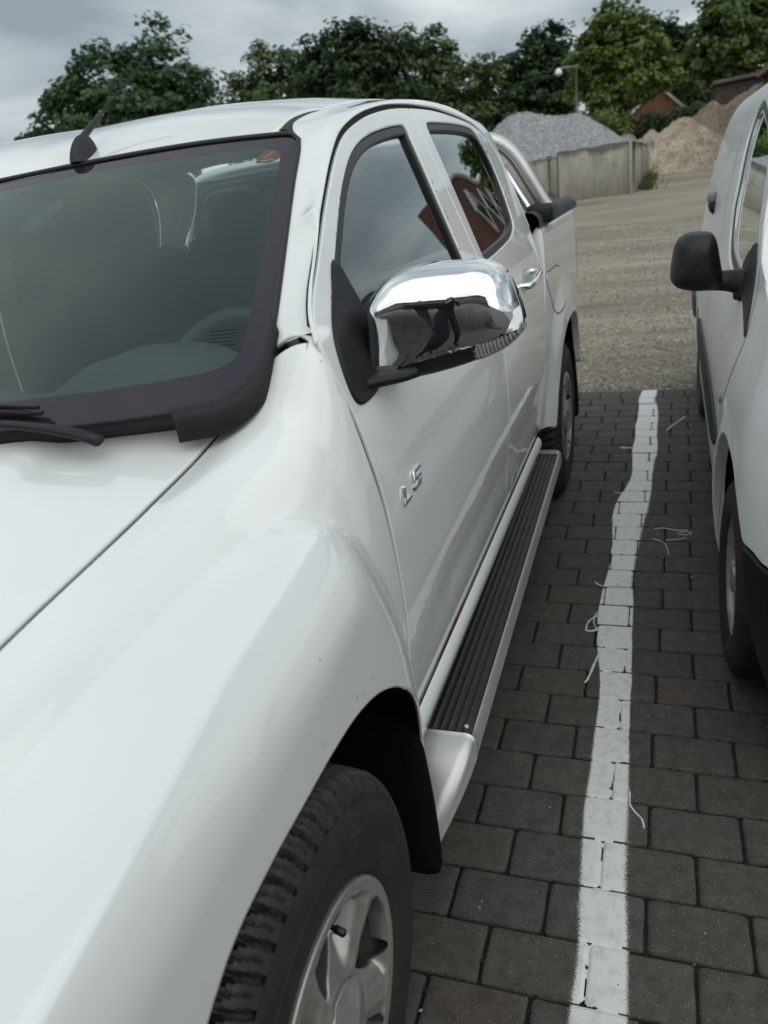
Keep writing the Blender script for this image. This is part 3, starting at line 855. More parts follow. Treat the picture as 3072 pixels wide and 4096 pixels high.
# ---- wheel housings, flaps, wheels
def housing(yc, x_out, arch, name):
    a = np.asarray(arch); P = []
    for x, k in ((-.009, 1.0), (-.02, 1.0), (-.05, 1.03), (-.35, 1.03), (-.36, .2)):
        P.append(np.stack([x_out + x, yc + (a[:, 0] - yc) * k, .38 + (a[:, 1] - .38) * k], 1))
    return part(name, loft_vf(np.stack(P, 1)), M['liner'], truck)
lin = housing(.659, np.array([fender(np.array([p[0]]), np.array([p[1]]))[0, 0] for p in arch_s]), ARCH, 'wheel_housing')
RARCH = smooth_line([(3.235, .50), (3.30, .63), (3.37, .72), (3.46, .80), (3.58, .852), (3.72, .876), (3.86, .876), (4.0, .858), (4.12, .82), (4.21, .75), (4.27, .65), (4.30, .54)], .015)
rlin = housing(3.78, bed(RARCH[:, 0], RARCH[:, 1])[:, 0], RARCH, 'wheel_housing')
def flap(y, x0, x1, z0, z1, lean):
    V, F = box_vf(((x0 + x1) / 2, 0, (z0 + z1) / 2), (x1 - x0, .008, z1 - z0), .003)
    V = V.copy(); t = (V[:, 2] - z0) / (z1 - z0); V[:, 1] += y + lean * (1 - t) ** 1.5
    # rounded lower corner
    lo = V[:, 2] < z0 + .01
    V[lo & (V[:, 0] > x1 - .01), 0] -= .012
    return part('mud_flap', (V, F), M['liner'], truck)
def flap_shape(y0, z_top, z_bot, xi, xo, bulge):
    z = np.concatenate([np.linspace(z_top, z_bot + .035, 10), z_bot + .035 * np.cos(np.linspace(.2, np.pi / 2, 8))**1.0]); t = (z_top - z) / (z_top - z_bot)
    xout = xo + bulge * np.sin(np.pi * np.clip(t, 0, 1) * .5) - .028 * (1 - np.sqrt(1 - np.clip((z_bot + .030 - z) / .030, 0, 1)**2))
    rows = []
    for dy in (0, .010):
        rows.append(np.stack([np.linspace(xi, 1, 8)[None, :] * 0 + xi + (xout[:, None] - xi) * np.linspace(0, 1, 8)[None, :],
                              (y0 + dy - .035 * t**1.3)[:, None] + np.zeros(8)[None, :], z[:, None] + np.zeros(8)[None, :]], -1))
    A, B = rows
    ring = np.concatenate([A, B[:, ::-1]], 1)
    return part('mud_flap', loft_vf(ring, close_m=True, caps=True), M['liner'], truck)
flap_shape(1.098, .70, .268, -.70, -.418, .040)
flap_shape(4.28, .70, .24, -.66, -.43, .03)

# tyre with tread blocks
R0, HWD = .379, .1275
prof = [(-.085, .214), (-.102, .2155), (-.1115, .2195), (-.118, .228), (-.1235, .245), (-.1285, .275), (-.1290, .292), (-.1300, .294), (-.1300, .298), (-.1285, .300), (-.1270, .312), (-.1235, .328), (-.1200, .336), (-.1205, .341), (-.116, .349), (-.111, .357), (-.105, .3645), (-.0985, .3705), (-.090, .3745), (-.075, .3765), (-.066, .377),
        (-.058, .3775), (-.050, .378), (-.042, .378), (-.030, .3785), (-.018, .379), (-.006, .379)]
prof = np.array(prof + [(-a, b) for a, b in prof[::-1]])
NT = 62 * 15
th = np.linspace(0, 2 * np.pi, NT, endpoint=False)
x = prof[:, 0][None, :] + 0 * th[:, None]; r = prof[:, 1][None, :] + 0 * th[:, None]
per = 2 * np.pi / 62
sgn = np.sign(x)
ph = ((th[:, None] + .30 * np.abs(x) / R0 + np.where(x > 0, per / 2, 0)) % per) / per
ax_ = np.abs(x)
shoulder = (ax_ > .047) & (r > .347)
lat = (ph < .24) & shoulder
zig = np.abs(ax_ - (.045 + .0035 * np.sign(np.sin(th[:, None] * 62)))) < .0055
cent = (np.abs(x + .004 * np.sin(th[:, None] * 62)) < .004) & (r > .36)
ph2 = ((th[:, None] - .6 * x / R0) % (per)) / per
lat2 = (ph2 < .16) & (ax_ < .042)
sipe = (np.abs(ph - .60) < .035) & shoulder & (r > .352)
dep = np.where(lat | zig | cent | lat2, .0140, 0) + np.where(sipe & ~lat, .006, 0)
use = (r > .340); dep = dep * use
r = r - dep
# raised blocks of lettering-like ribs are left off; a fine bead ring on the wall
x = x + np.where((prof[:, 1] > .296)[None, :] & (prof[:, 1] < .312)[None, :], 0, 0)
T3 = np.stack([x, r * np.cos(th)[:, None], r * np.sin(th)[:, None]], -1)
dust = np.clip((r + dep - .362) / .012, 0, 1) * (dep < .002) + .22 * np.clip((r - .335) / .02, 0, 1) * (dep < .002)
m = bpy.data.materials.new('tyre_rubber'); m.use_nodes = True; nt = m.node_tree; b = nt.nodes['Principled BSDF']
t_ = nn(nt, 'ShaderNodeTexCoord'); n_ = nn(nt, 'ShaderNodeTexNoise', inp={'Scale': 14.0, 'Detail': 7.0, 'Roughness': .7}); nt.links.new(t_.outputs['Object'], n_.inputs[0])
rp = nn(nt, 'ShaderNodeValToRGB'); rp.color_ramp.elements[0].position = .42; rp.color_ramp.elements[0].color = (.016, .016, .0165, 1)
rp.color_ramp.elements[1].position = .72; rp.color_ramp.elements[1].color = (.036, .033, .029, 1); nt.links.new(n_.outputs[0], rp.inputs[0])
at_ = nn(nt, 'ShaderNodeAttribute', attribute_name='tint'); mx_d = nn(nt, 'ShaderNodeMix', data_type='RGBA'); n3 = nn(nt, 'ShaderNodeTexNoise', inp={'Scale': 70.0, 'Detail': 6.0, 'Roughness': .75}); nt.links.new(t_.outputs['Object'], n3.inputs[0]); mr_ = nn(nt, 'ShaderNodeMapRange', inp={1: .35, 2: .68, 3: 0.10, 4: 1.0}); nt.links.new(n3.outputs[0], mr_.inputs[0]); mu_ = nn(nt, 'ShaderNodeMath', operation='MULTIPLY', use_clamp=True); nt.links.new(at_.outputs['Fac'], mu_.inputs[0]); nt.links.new(mr_.outputs[0], mu_.inputs[1]); nt.links.new(mu_.outputs[0], mx_d.inputs[0]); nt.links.new(rp.outputs[0], mx_d.inputs[6]); mx_d.inputs[7].default_value = (.115, .100, .084, 1)
nt.links.new(mx_d.outputs[2], b.inputs['Base Color']); b.inputs['Roughness'].default_value = .72
n2 = nn(nt, 'ShaderNodeTexNoise', inp={'Scale': 260.0, 'Detail': 3.0}); nt.links.new(t_.outputs['Object'], n2.inputs[0])
bp = nn(nt, 'ShaderNodeBump', inp={'Strength': .7, 'Distance': .002}); nt.links.new(n2.outputs[0], bp.inputs['Height']); nt.links.new(bp.outputs[0], b.inputs['Normal'])
M['tyre'] = m

# alloy wheel: five turbine spokes, gentle flank on one side, sharp edge on the other
def rim_fn(off=0.0):
    def f(u, v):
        u = np.asarray(u, float); v = np.asarray(v, float)
        r = np.hypot(u, v); a = np.degrees(np.arctan2(v, u))
        rel = (a - 36 + 36) % 72 - 36                       # angle from the nearest spoke
        rel = np.where(rel < -12, rel + 72, rel)            # -12 .. 60
        fl = np.clip((rel - 7.5) / 13, 0, 1)
        fl = fl * fl * (3 - 2 * fl)
        fade = np.clip((r - .080) / .055, 0, 1) * (1 - np.clip((r - .186) / .013, 0, 1))
        h = .004 + .010 * np.clip(r / .2, 0, 1)**2 - .026 * fl * fade
        ridge = np.sqrt((rel + 1.5)**2 + 1.2)                      # two planes meeting along the spoke
        h = h - .0006 * np.minimum(ridge, 10) * fade
        lip = np.clip((r - .205) / .008, 0, 1); lip = lip * lip * (3 - 2 * lip)
        h = h * (1 - lip) + .0150 * lip
        return np.stack([h + off, u, v], -1)
    return f
circ = lambda R, k=120: [(R * math.cos(t), R * math.sin(t)) for t in np.linspace(0, 2 * math.pi, k, endpoint=False)]
def pol(r, a): return (r * math.cos(math.radians(a)), r * math.sin(math.radians(a)))
wins = []
for k in range(5):
    b0 = 36 + 72 * k
    wins.append(smooth_line([pol(r_, b0 + a_) for r_, a_ in ((.089, 57), (.112, 61.5), (.152, 62.5), (.190, 62.5), (.200, 58), (.202, 42), (.200, 25), (.191, 18), (.170, 16.5), (.146, 19.5), (.120, 29), (.102, 44))], .008, closed=True))
RIMV = panel_vf(circ(.2215), rim_fn(), (1, 0, 0), holes=wins, grid=.0042, step=.0045, r=.004, rim=.03, hole_r=.0045, hole_rim=.03)
CAPV = panel_vf(circ(.082, 90), lambda u, v: np.stack([.018 + .014 * (1 - (np.hypot(u, v) / .085)**2) - .005 * np.sin(np.clip(np.abs((np.degrees(np.arctan2(v, u)) % 72) - 36) / 16, 0, 1) * np.pi / 2)**2 * np.clip(np.hypot(u, v) / .05, 0, 1), u, v], -1), (1, 0, 0), grid=.0035, step=.004, r=.003, rim=.02)
BARV = lathe_vf([(-.012, .2185), (-.012, .2165), (-.014, .2125), (-.018, .207), (-.02, .203), (-.05, .196), (-.16, .190), (-.20, .200)], 72)
DISCV = join_vf([lathe_vf([(-.085, .02), (-.085, .150), (-.10, .150), (-.10, .02)], 48), lathe_vf([(-.05, .0), (-.05, .075), (-.12, .085), (-.19, .05), (-.19, .19)], 32)])
VALV = tube_vf([(-.030, *pol(.172, 70)), (-.002, *pol(.166, 70)), (.000, *pol(.165, 70)), (.014, *pol(.161, 70)), (.016, *pol(.161, 70))], [.004, .004, .0062, .0062, .003], 10)


def wheel_at(c, rot, steer=0.0, flip=False):
    """c: centre of the rim face"""
    e_ = bpy.data.objects.new('wheel', None); COL.objects.link(e_)
    e_.location = c; e_.rotation_euler = (rot, 0, steer + (math.pi if flip else 0)); e_.empty_display_size = .1
    e_.parent = truck; e_.matrix_parent_inverse = truck.matrix_world.inverted()
    for nm, me in WHEEL_M.items():
        o = bpy.data.objects.new(nm, me); COL.objects.link(o); o.parent = e_
    return e_
def mesh_only(nm, vf, m, N=None):
    me = bpy.data.meshes.new(nm); me.from_pydata([tuple(v) for v in vf[0]], [], [tuple(f) for f in vf[1]])
    me.polygons.foreach_set('use_smooth', np.ones(len(me.polygons), bool)); me.materials.append(m)
    if N is not None: me.normals_split_custom_set_from_vertices([tuple(n) for n in N])
    me.update(); return me
def sharp_tyre(me):
    me.set_sharp_from_angle(angle=math.radians(28)); return me
tv, tf = loft_vf(T3, close_n=True)
tv = tv + [-.108, 0, 0]
WHEEL_M = {'tyre': sharp_tyre(mesh_only('tyre', (tv, tf), M['tyre'])), 'rim': mesh_only('rim', RIMV[:2], M['alloy'], RIMV[2]), 'hub_cap': mesh_only('hub_cap', CAPV[:2], M['alloy'], CAPV[2]),
           'rim_barrel': mesh_only('rim_barrel', BARV, M['barrel']), 'brake': mesh_only('brake', DISCV, M['liner']), 'valve': mesh_only('valve', VALV, M['rubber'])}
_a = WHEEL_M['tyre'].attributes.new('tint', 'FLOAT', 'POINT'); _a.data.foreach_set('value', np.ascontiguousarray(dust.ravel(), np.float32))
wheel_at((-.428, .659, .377), 0)
wheel_at((-.428, 3.80, .377), .5)
wheel_at((2 * CX + .428, .659, .377), .3, flip=True)
wheel_at((2 * CX + .428, 3.80, .377), .9, flip=True)

# ---- sill and running board
yy = np.linspace(1.15, 3.0, 60)
sill = [(-.445, .535), (-.434, .525), (-.430, .508), (-.432, .490), (-.45, .475), (-.50, .47)]
part('sill', loft_vf(np.array([[(x_, y_, z_) for x_, z_ in sill] for y_ in yy])), M['paint'], truck)
def board_section(y, xi, xo, zt, h, k=.016):
    """rounded bar section"""
    pts = []
    for cx_, cz_, a0 in ((xo - k, zt - k, 90), (xo - k, zt - h + k, 0), (xi + k, zt - h + k, -90), (xi + k, zt - k, -180)):
        for a in np.linspace(a0, a0 - 90, 6): pts.append((cx_ + k * math.cos(math.radians(a)), y, cz_ + k * math.sin(math.radians(a))))
    return pts
secs = []
for y_ in np.linspace(1.265, 3.0, 40):
    t = (y_ - 1.265) / 1.73; secs.append(board_section(y_, -.474 - .002 * t, -.345 - .014 * t, .447 + .022 * t, .075, .018))
rb = part('running_board', loft_vf(np.array(secs), close_m=True, caps=True), M['satin'], truck)
# front end: curves down and in behind the wheel; rear end the same
def board_end(y0, sgn_, xo, zt, L):
    q = []
    for t in np.linspace(0, 1, 14):
        y_ = y0 + sgn_ * L * t
        q.append(board_section(y_, -.476 - .01 * t, xo - .055 * t**2.0, zt + .004 - .115 * t**1.7, .080 - .012 * t, .022 + .006 * t))
    return part('board_end', loft_vf(np.array(q), close_m=True, caps=True), M['satin'], rb)
board_end(1.272, -1, -.343, .448, .165)
board_end(2.995, 1, -.356, .470, .20)
# ribbed tread pad
px = np.linspace(-.470, -.352, 60); pz = np.zeros(60) + .0035
for c_ in (-.452, -.436, -.4185, -.402, -.384, -.367):
    pz += .0030 * np.clip(1 - np.abs(px - c_) / .0045, 0, 1)**.6
pz[:2] -= .004; pz[-3:] -= np.array([0, .002, .006])
P = []
for y_ in np.linspace(1.275, 2.975, 30):
    t = (y_ - 1.265) / 1.73; P.append(np.stack([px * 1 + (px + .47) / .118 * (-.014 * t), np.full(60, y_), pz + .448 + .022 * t], 1))
P = np.array(P); P = np.concatenate([P[:1] - [0, 0, .02], P, P[-1:] - [0, 0, .02]])
m = mat('tread_pad_black', (.013, .0145, .016), .55, noise=(22, .35), bump=(500, .4, .0008))
part('tread_pad', loft_vf(P), m, rb)
for y_, z_ in ((1.29, .452), (2.965, .474)):
    for x_ in (-.458, -.366):
        part('pad_screw', lathe_vf([(.0, .0), (.002, .004), (0, .0055), (-.003, .0055)], 10, 'z', (x_, y_, z_ + .003)), M['satin'], rb)
# brackets and underbody
part('underbody', box_vf((CX, 2.4, .40), (1.45, 3.9, .22), .03), M['gap'], truck)
part('chassis', box_vf((CX, 4.2, .62), (1.1, 1.3, .25), .03), M['gap'], truck)

# ---- mirror
def mirror_shape(c, poly, y_back, depth, power, n_r=14, flat_left=0.0, flat_low=0.0):
    """dome over an outline in x-z that bulges towards -Y; flat_left / flat_low keep those flanks upright"""
    P = smooth_line(poly, .006, closed=True); cc = np.array(c)
    d = P - cc; hx = np.abs(d[:, 0]).max(); hz = np.abs(d[:, 1]).max()
    ex = 1 - flat_left * np.clip(-d[:, 0] / hx, 0, 1)**2 - flat_low * np.clip(-d[:, 1] / hz, 0, 1)**2
    ex = np.clip(ex, .12, 1)
    rows = []
    for t in np.linspace(0, 1, n_r):
        rho = np.cos(t * np.pi / 2)**(2 / power) if t < 1 else 0.0
        h = np.sin(t * np.pi / 2)**(2 / power)
        q = cc + d * np.maximum(rho, .02)[..., None] ** ex[:, None] if t < 1 else cc + d * .02
        rows.append(np.stack([q[:, 0], np.full(len(q), y_back) - depth * h, q[:, 1]], 1))
    return np.array(rows)
mo = [(-.452, 1.318), (-.449, 1.345), (-.424, 1.375), (-.402, 1.388), (-.366, 1.3945), (-.29, 1.393), (-.261, 1.389), (-.235, 1.373), (-.218, 1.338), (-.207, 1.292), (-.209, 1.272), (-.238, 1.246),
      (-.30, 1.225), (-.375, 1.211), (-.44, 1.210), (-.452, 1.235)]
mc = (-.335, 1.300)
rows = mirror_shape(mc, mo, 1.300, .098, 3.0, 34, .90, .30)
mir = bpy.data.objects.new('side_mirror', None); COL.objects.link(mir); adopt(mir, truck); mir.empty_display_size = .1
# chrome upper shell and black lower shell share the dome, split along a slanting line
V, F = loft_vf(rows, close_m=True)
# shear the shell backwards towards the outside like the real one
def msh(V):
    V = V.copy(); V[:, 1] += .19 * (V[:, 0] + .33) * 1.0 + .06 * np.clip(V[:, 0] + .26, 0, 1) ; V[:, 1] += -.09 * (V[:, 2] - 1.30)
    return V
def split_line(x): return 1.234 + (x + .452) * .185 + .06 * np.clip(x + .25, 0, 1)
fc = V[np.array([f for f in F])].mean(1)
up_ = fc[:, 2] > split_line(fc[:, 0])
def sub(V, F, keep):
    F2 = [f for f, k in zip(F, keep) if k]; ids = sorted({i for f in F2 for i in f}); mp = {i: k for k, i in enumerate(ids)}
    return V[ids], [[mp[i] for i in f] for f in F2]
# dense dome so that the split is clean: project vertices near the split line onto it
near = np.abs(V[:, 2] - split_line(V[:, 0])) < .0045
V[near, 2] = split_line(V[near, 0])
part('mirror_cap', (lambda q: (msh(q[0]), q[1]))(sub(V, F, up_)), M['chrome'], mir)
Vb = V.copy(); cen = np.array([mc[0], 1.27, mc[1]]); Vb = cen + (Vb - cen) * [.982, .985, .975]
low = part('mirror_base_shell', (lambda q: (msh(q[0]), q[1]))((Vb, F)), M['black_plastic'], mir)
# indicator lens let into the lower outer edge
lx = (fc[:, 0] > -.278) & (fc[:, 2] < split_line(fc[:, 0]) - .003)
lv = sub(V, F, lx)
M['indicator'] = mat('indicator_lens', (.55, .55, .53), .12, coat=1.0, metal=.35)
nt = M['indicator'].node_tree; b = nt.nodes['Principled BSDF']
w_ = nn(nt, 'ShaderNodeTexWave', wave_type='BANDS', bands_direction='X', inp={'Scale': 58.0, 'Distortion': .0}); t_ = nn(nt, 'ShaderNodeTexCoord'); nt.links.new(t_.outputs['Object'], w_.inputs[0])
bp = nn(nt, 'ShaderNodeBump', inp={'Strength': .8, 'Distance': .004}); nt.links.new(w_.outputs['Fac'], bp.inputs['Height']); nt.links.new(bp.outputs[0], b.inputs['Normal'])
cr_ = nn(nt, 'ShaderNodeValToRGB'); cr_.color_ramp.elements[0].color = (.16, .16, .155, 1); cr_.color_ramp.elements[1].color = (.62, .62, .60, 1); nt.links.new(w_.outputs['Fac'], cr_.inputs[0]); nt.links.new(cr_.outputs[0], b.inputs['Base Color'])
part('indicator', (msh(lv[0]), lv[1]), M['indicator'], mir)
# back of the housing and the glass
bk = smooth_line(mo, .01, closed=True)
part('mirror_back', (msh(np.stack([bk[:, 0], np.full(len(bk), 1.300), bk[:, 1]], 1)), [list(range(len(bk)))]), M['black_plastic'], mir, smooth=False)
gi = inset(bk, .012); part('mirror_glass', (msh(np.stack([gi[:, 0], np.full(len(gi), 1.3035), gi[:, 1]], 1)), [list(range(len(gi)))]), M['chrome'], mir, smooth=False)
# arm
arm_pts = [(-.475, 1.155, 1.222), (-.452, 1.165, 1.227), (-.42, 1.18, 1.230), (-.395, 1.195, 1.231), (-.375, 1.21, 1.234)]
part('mirror_arm', tube_vf(smooth_line(arm_pts, .008), np.interp(np.linspace(0, 1, len(smooth_line(arm_pts, .008))), [0, .25, 1], [.040, .024, .021]), 14, flat=.52), M['black_plastic'], mir)
# triangular foot on the door
SAIL = smooth_line([(1.2326, 1.4185), (1.161, 1.366), (1.113, 1.328), (1.093, 1.300), (1.083, 1.262), (1.086, 1.224), (1.104, 1.2075), (1.15, 1.205), (1.20, 1.212), (1.262, 1.236), (1.262, 1.30), (1.252, 1.37)], .01, closed=True)
panel('mirror_foot', M['black_plastic'], mir, SAIL, cab_off(.006), SIDE, grid=.02, step=.008, r=.006, rim=.02)

# ---- handles and badge
def handle(parent, y0, y1, z0, z1):
    x0 = float(cab(np.array([y0]), np.array([z0]))[0, 0]); L = y1 - y0
    pts = [(x0 - .004, y0 + .004, z0), (x0 + .018, y0 + .006, z0), (x0 + .032, y0 + .03, z0 + .1 * (z1 - z0)), (x0 + .036, y0 + .5 * L, (z0 + z1) / 2), (x0 + .032, y1 - .03, z1 - .1 * (z1 - z0)), (x0 + .018, y1 - .006, z1), (x0 - .004, y1 - .004, z1)]
    q = smooth_line(pts, .008)
    h_ = part('handle', tube_vf(q, .0115, 12), M['chrome'], parent)
    # hollow behind the grip
    cup = smooth_line([(y0 + .045, (z0 + z1) / 2 - .026), (y0 + .10, (z0 + z1) / 2 - .034), (y1 - .05, (z0 + z1) / 2 - .024), (y1 - .04, (z0 + z1) / 2 + .02), (y0 + .11, (z0 + z1) / 2 + .034), (y0 + .05, (z0 + z1) / 2 + .022)], .01, closed=True)
    panel('handle_cup', M['satin'], parent, cup, cab_off(.001), SIDE, grid=.02, step=.008, r=.002, rim=0)
    return h_
handle(rdoor, 2.665, 2.915, 1.166, 1.186)
handle(fdoor, 1.955, 2.165, 1.150, 1.165)


def letter(strokes, y0, z0, sy, sz, wd, slant, parent):
    """bars of a raised chrome letter on the door skin"""
    parts_ = []
    for (a, b) in strokes:
        p = np.array([a, b], float) * [sy, sz]; p[:, 0] += slant * p[:, 1]; p += [y0, z0]
        d = p[1] - p[0]; d /= np.linalg.norm(d); n = np.array([-d[1], d[0]]) * wd / 2; d = d * wd * .45
        q = np.array([p[0] - d - n, p[1] + d - n, p[1] + d + n, p[0] - d + n])
        qi = q.mean(0) + (q - q.mean(0)) * [.90, .82]
        base = cab(q[:, 0], q[:, 1]); top = cab(qi[:, 0], qi[:, 1]) + [.0050, 0, .0008]
        parts_.append((np.concatenate([base, top]), [[4, 5, 6, 7], [0, 1, 5, 4], [1, 2, 6, 5], [2, 3, 7, 6], [3, 0, 4, 7]]))
    return part('badge_letter', join_vf(parts_), M['chrome'], parent, smooth=False)
letter([((0, 0), (0, 1)), ((0, 0), (1, 0))], 1.190, 1.004, .036, .028, .0075, .30, fdoor)
letter([((0, 0), (1, 0)), ((1, 0), (1, .5)), ((0, .5), (1, .5)), ((0, .5), (0, 1)), ((0, 1), (1, 1))], 1.254, 1.007, .037, .029, .0070, .30, fdoor)

# small warning label low on the rear door
lab = [(2.34, .565), (2.47, .570), (2.47, .618), (2.34, .613)]
panel('door_label', M['sticker_white'], rdoor, lab, cab_off(.0008), SIDE, grid=.03, step=.02, r=.0003, rim=0)
bars = []
for k in range(4):
    y0 = 2.365 + .022 * k; q = cab_off(.0014)(np.array([y0, y0 + .012, y0 + .012, y0]), np.array([.585, .585, .600, .600])); bars.append((q, [[0, 1, 2, 3]]))
for a, b, c_, d in ((2.345, .568, 2.465, .570), (2.345, .612, 2.465, .614)):
    q = cab_off(.0014)(np.array([a, c_, c_, a]), np.array([b, b, d, d])); bars.append((q, [[0, 1, 2, 3]]))
part('label_print', join_vf(bars), M['interior_dark'], rdoor, smooth=False)


# ---- rust and chips
def rust_patch(fn, pts, size, parent, mm=None, h=.0009):
    if fn is fender: fn, pts = fender2, [(u, float(g_of(v))) for u, v in pts]
    pr = []
    for (u, v) in pts:
        k = rnd.randint(6, 9); s = size * rnd.uniform(.4, 1.3)
        a = np.linspace(0, 2 * np.pi, k, endpoint=False); rr_ = s * np.array([rnd.uniform(.5, 1.2) for _ in a])
        q = off_surf(fn, h)(u + rr_ * np.cos(a) * 1.3, v + rr_ * np.sin(a)); pr.append((q, [list(range(k))]))
    o = part('rust_spot', join_vf(pr), mm or M['rust'], parent, smooth=False); o['kind'] = 'stuff'; return o
rust_patch(cab, [(1.42 + rnd.random() * .24, .522 + rnd.random() * .016) for _ in range(60)], .009, fdoor)
edge = WR[(WR[:, 0] > 2.86) & (WR[:, 1] < 1.63) & (WR[:, 1] > 1.36)]
rust_patch(cab, [(edge[int(rnd.random()**.7 * (len(edge) - 1))] + [rnd.uniform(.003, .012), rnd.uniform(-.004, .004)]) for _ in range(34)], .0042, rdoor)
rust_patch(cab, [(2.035 + .008 * rnd.random(), rnd.uniform(1.33, 1.55)) for _ in range(9)], .003, fdoor)
M['chip'] = mat('paint_chip', (.08, .06, .05), .8)
rust_patch(roof2, [(w_, float(np.interp(w_, rw, ry)) + rnd.uniform(.008, .025)) for w_ in (.20, .27, .335, .35, .415, .45, .50, .53, .57, .585)], .0022, roof_o, M['chip'], -.0009)
rust_patch(fender, [(ARCH[i][0] + rnd.uniform(-.004, .004), arch_s[i][1] - rnd.uniform(.10, .45)) for i in (58, 61, 64, 67, 69, 71, 73, 76) if i < len(ARCH)], .0011, fnd, M['chip'], -.0008) if 1 else None
rust_patch(fender, [(.47, 6.3), (.72, 6.9), (.60, 7.5)], .0010, fnd, M['chip'], -.0008)
rust_patch(hood, [(.587 + rnd.uniform(-.012, .012), .882 + rnd.uniform(-.006, .006)) for _ in range(12)], .0020, truck, M['chip'], -.0012)

# ---- bed
bo_top = [(y_, 1.314) for y_ in np.linspace(4.72, 3.205, 40)]
bo = [(3.225, 1.314), (3.222, 1.28), (3.206, 1.18), (3.183, 1.09), (3.143, .97), (3.093, .83), (3.053, .68), (3.035, .56), (3.06, .535), (3.16, .525)]
bo = bo[::-1] + [(y_, 1.314) for y_ in np.linspace(3.25, 4.70, 30)] + [(4.74, 1.30), (4.76, 1.2), (4.76, .9), (4.74, .62), (4.34, .60)] + [tuple(p) for p in RARCH[::-1]]
bd = panel('bed_side', M['paint'], truck, bo, bed, SIDE, grid=.022, step=.010, r=.005, rim=.03)
FLAP = smooth_line([(3.215, 1.12), (3.245, 1.140), (3.30, 1.138), (3.40, 1.135), (3.62, 1.125), (3.675, 1.10), (3.690, 1.0), (3.680, .960), (3.60, .938), (3.475, .934), (3.44, .95), (3.33, 1.03)], .012, closed=True)
ring_ = inset(FLAP, .007)
strip = panel('flap_gap', M['gap'], bd, FLAP, off_surf(bed, .0006), SIDE, holes=[inset(FLAP, .0045)], grid=.02, step=.01, r=.0003, rim=0, hole_rim=0)
panel('fuel_flap', M['paint'], bd, ring_, off_surf(bed, .002), SIDE, grid=.02, step=.01, r=.002, rim=.002)
# rail cap
P = []
for y_ in np.concatenate([np.linspace(3.21, 4.70, 24), [4.735, 4.75]]):
    s_ = 1.0 if y_ < 4.70 else (.8 if y_ < 4.74 else .3)
    hgt = .052 * s_
    w1 = .862; w0 = .765
    zb = 1.318
    P.append([(CX + w1 + .004, y_, zb - .012), (CX + w1 + .008, y_, zb + .006), (CX + w1 + .004, y_, zb + .55 * hgt), (CX + w1 - .012, y_, zb + .86 * hgt), (CX + w1 - .035, y_, zb + hgt), (CX + w1 - .06, y_, zb + .93 * hgt), (CX + w1 - .085, y_, zb + .7 * hgt), (CX + w0, y_, zb + .2 * hgt), (CX + w0, y_, zb - .03)])
part('rail_cap', loft_vf(np.array(P)), M['dark_plastic'], truck)
part('bed_inner', loft_vf(np.array([[(CX + sx * .765, y_, z_) for y_ in (3.29, 4.7)] for sx, z_ in ((1, 1.31), (1, .75), (-1, .75), (-1, 1.31))])), M['dark_plastic'], truck, smooth=False)
part('tailgate', box_vf((CX, 4.73, 1.0), (1.5, .05, .55), .015), M['paint'], truck)
tl = [(4.60, .93), (4.735, .93), (4.745, 1.26), (4.63, 1.27), (4.60, 1.15)]
panel('tail_light', M['red_lens'], truck, tl, off_surf(bed, .012), SIDE, grid=.03, step=.015, r=.012, rim=.03)
part('rear_bumper', box_vf((CX, 4.83, .62), (1.66, .16, .18), .03), M['chrome'], truck)
# sports bar: a flattened chrome hoop over the front of the bed
for sx in (1, -1):
    pts = smooth_line([(-.440, 3.47, 1.372), (-.478, 3.455, 1.44), (-.512, 3.44, 1.505), (-.553, 3.43, 1.575), (-.60, 3.42, 1.625), (-.66, 3.415, 1.652), (-.80, 3.41, 1.668), (-1.1, 3.41, 1.678), (CX, 3.41, 1.68)], .02)
    pts[:, 0] = CX + sx * (pts[:, 0] - CX)
    sb = part('sports_bar', tube_vf(pts, .038, 14, flat=.75), M['satin'], truck)
    p2 = smooth_line([(-.500, 3.40, 1.372), (-.540, 3.395, 1.44), (-.580, 3.39, 1.51), (-.615, 3.385, 1.56), (-.66, 3.385, 1.60), (-.75, 3.39, 1.62), (CX, 3.39, 1.63)], .02)
    p2[:, 0] = CX + sx * (p2[:, 0] - CX)
    part('inner_bar', tube_vf(p2, .016, 10), M['chrome'], sb)
    part('bar_foot', box_vf((CX + sx * (-.455 - CX), 3.45, 1.353), (.11, .20, .075), .02), M['black_plastic'], sb)

# ---- interior
P = []
for y_, z_ in ((.94, 1.205), (1.05, 1.208), (1.15, 1.205), (1.27, 1.197), (1.40, 1.178), (1.47, 1.13), (1.49, 1.0), (1.45, .8)):
    row = []
    for w_ in np.linspace(-.62, .62, 61) if y_ < 1.1 else np.linspace(-.70, .70, 61):
        hump = .095 * np.exp(-((w_ - .36) / .19)**4) * np.clip((y_ - 1.16) / .14, 0, 1) * (1 if z_ > .9 else 0)
        hump += .030 * np.exp(-((w_ + .36) / .24)**4) * np.clip((y_ - 1.10) / .16, 0, 1) * (1 if z_ > .9 else 0)
        row.append((CX + w_, y_ + (.13 * w_ * w_ if y_ < 1.2 else 0), z_ + hump - .02 * (abs(w_) / .76)**4 - (.03 if y_ < 1.0 else 0)))
    P.append(row)
dash = part('dashboard', loft_vf(np.array(P)), M['interior'], truck)
gr_ = [box_vf((CX + w_, 1.055, 1.211), (.010, .028, .004)) for w_ in np.linspace(.08, .50, 22)]
part('air_vent', join_vf(gr_), M['interior_dark'], dash, smooth=False)
t_ = np.linspace(0, 2 * np.pi, 49)[:-1]; tl_ = math.radians(24)
ring3 = np.array([(CX + .36 + .185 * math.cos(a), 1.60 + .185 * math.sin(a) * math.sin(tl_), 1.115 + .185 * math.sin(a) * math.cos(tl_)) for a in t_])
tor = []
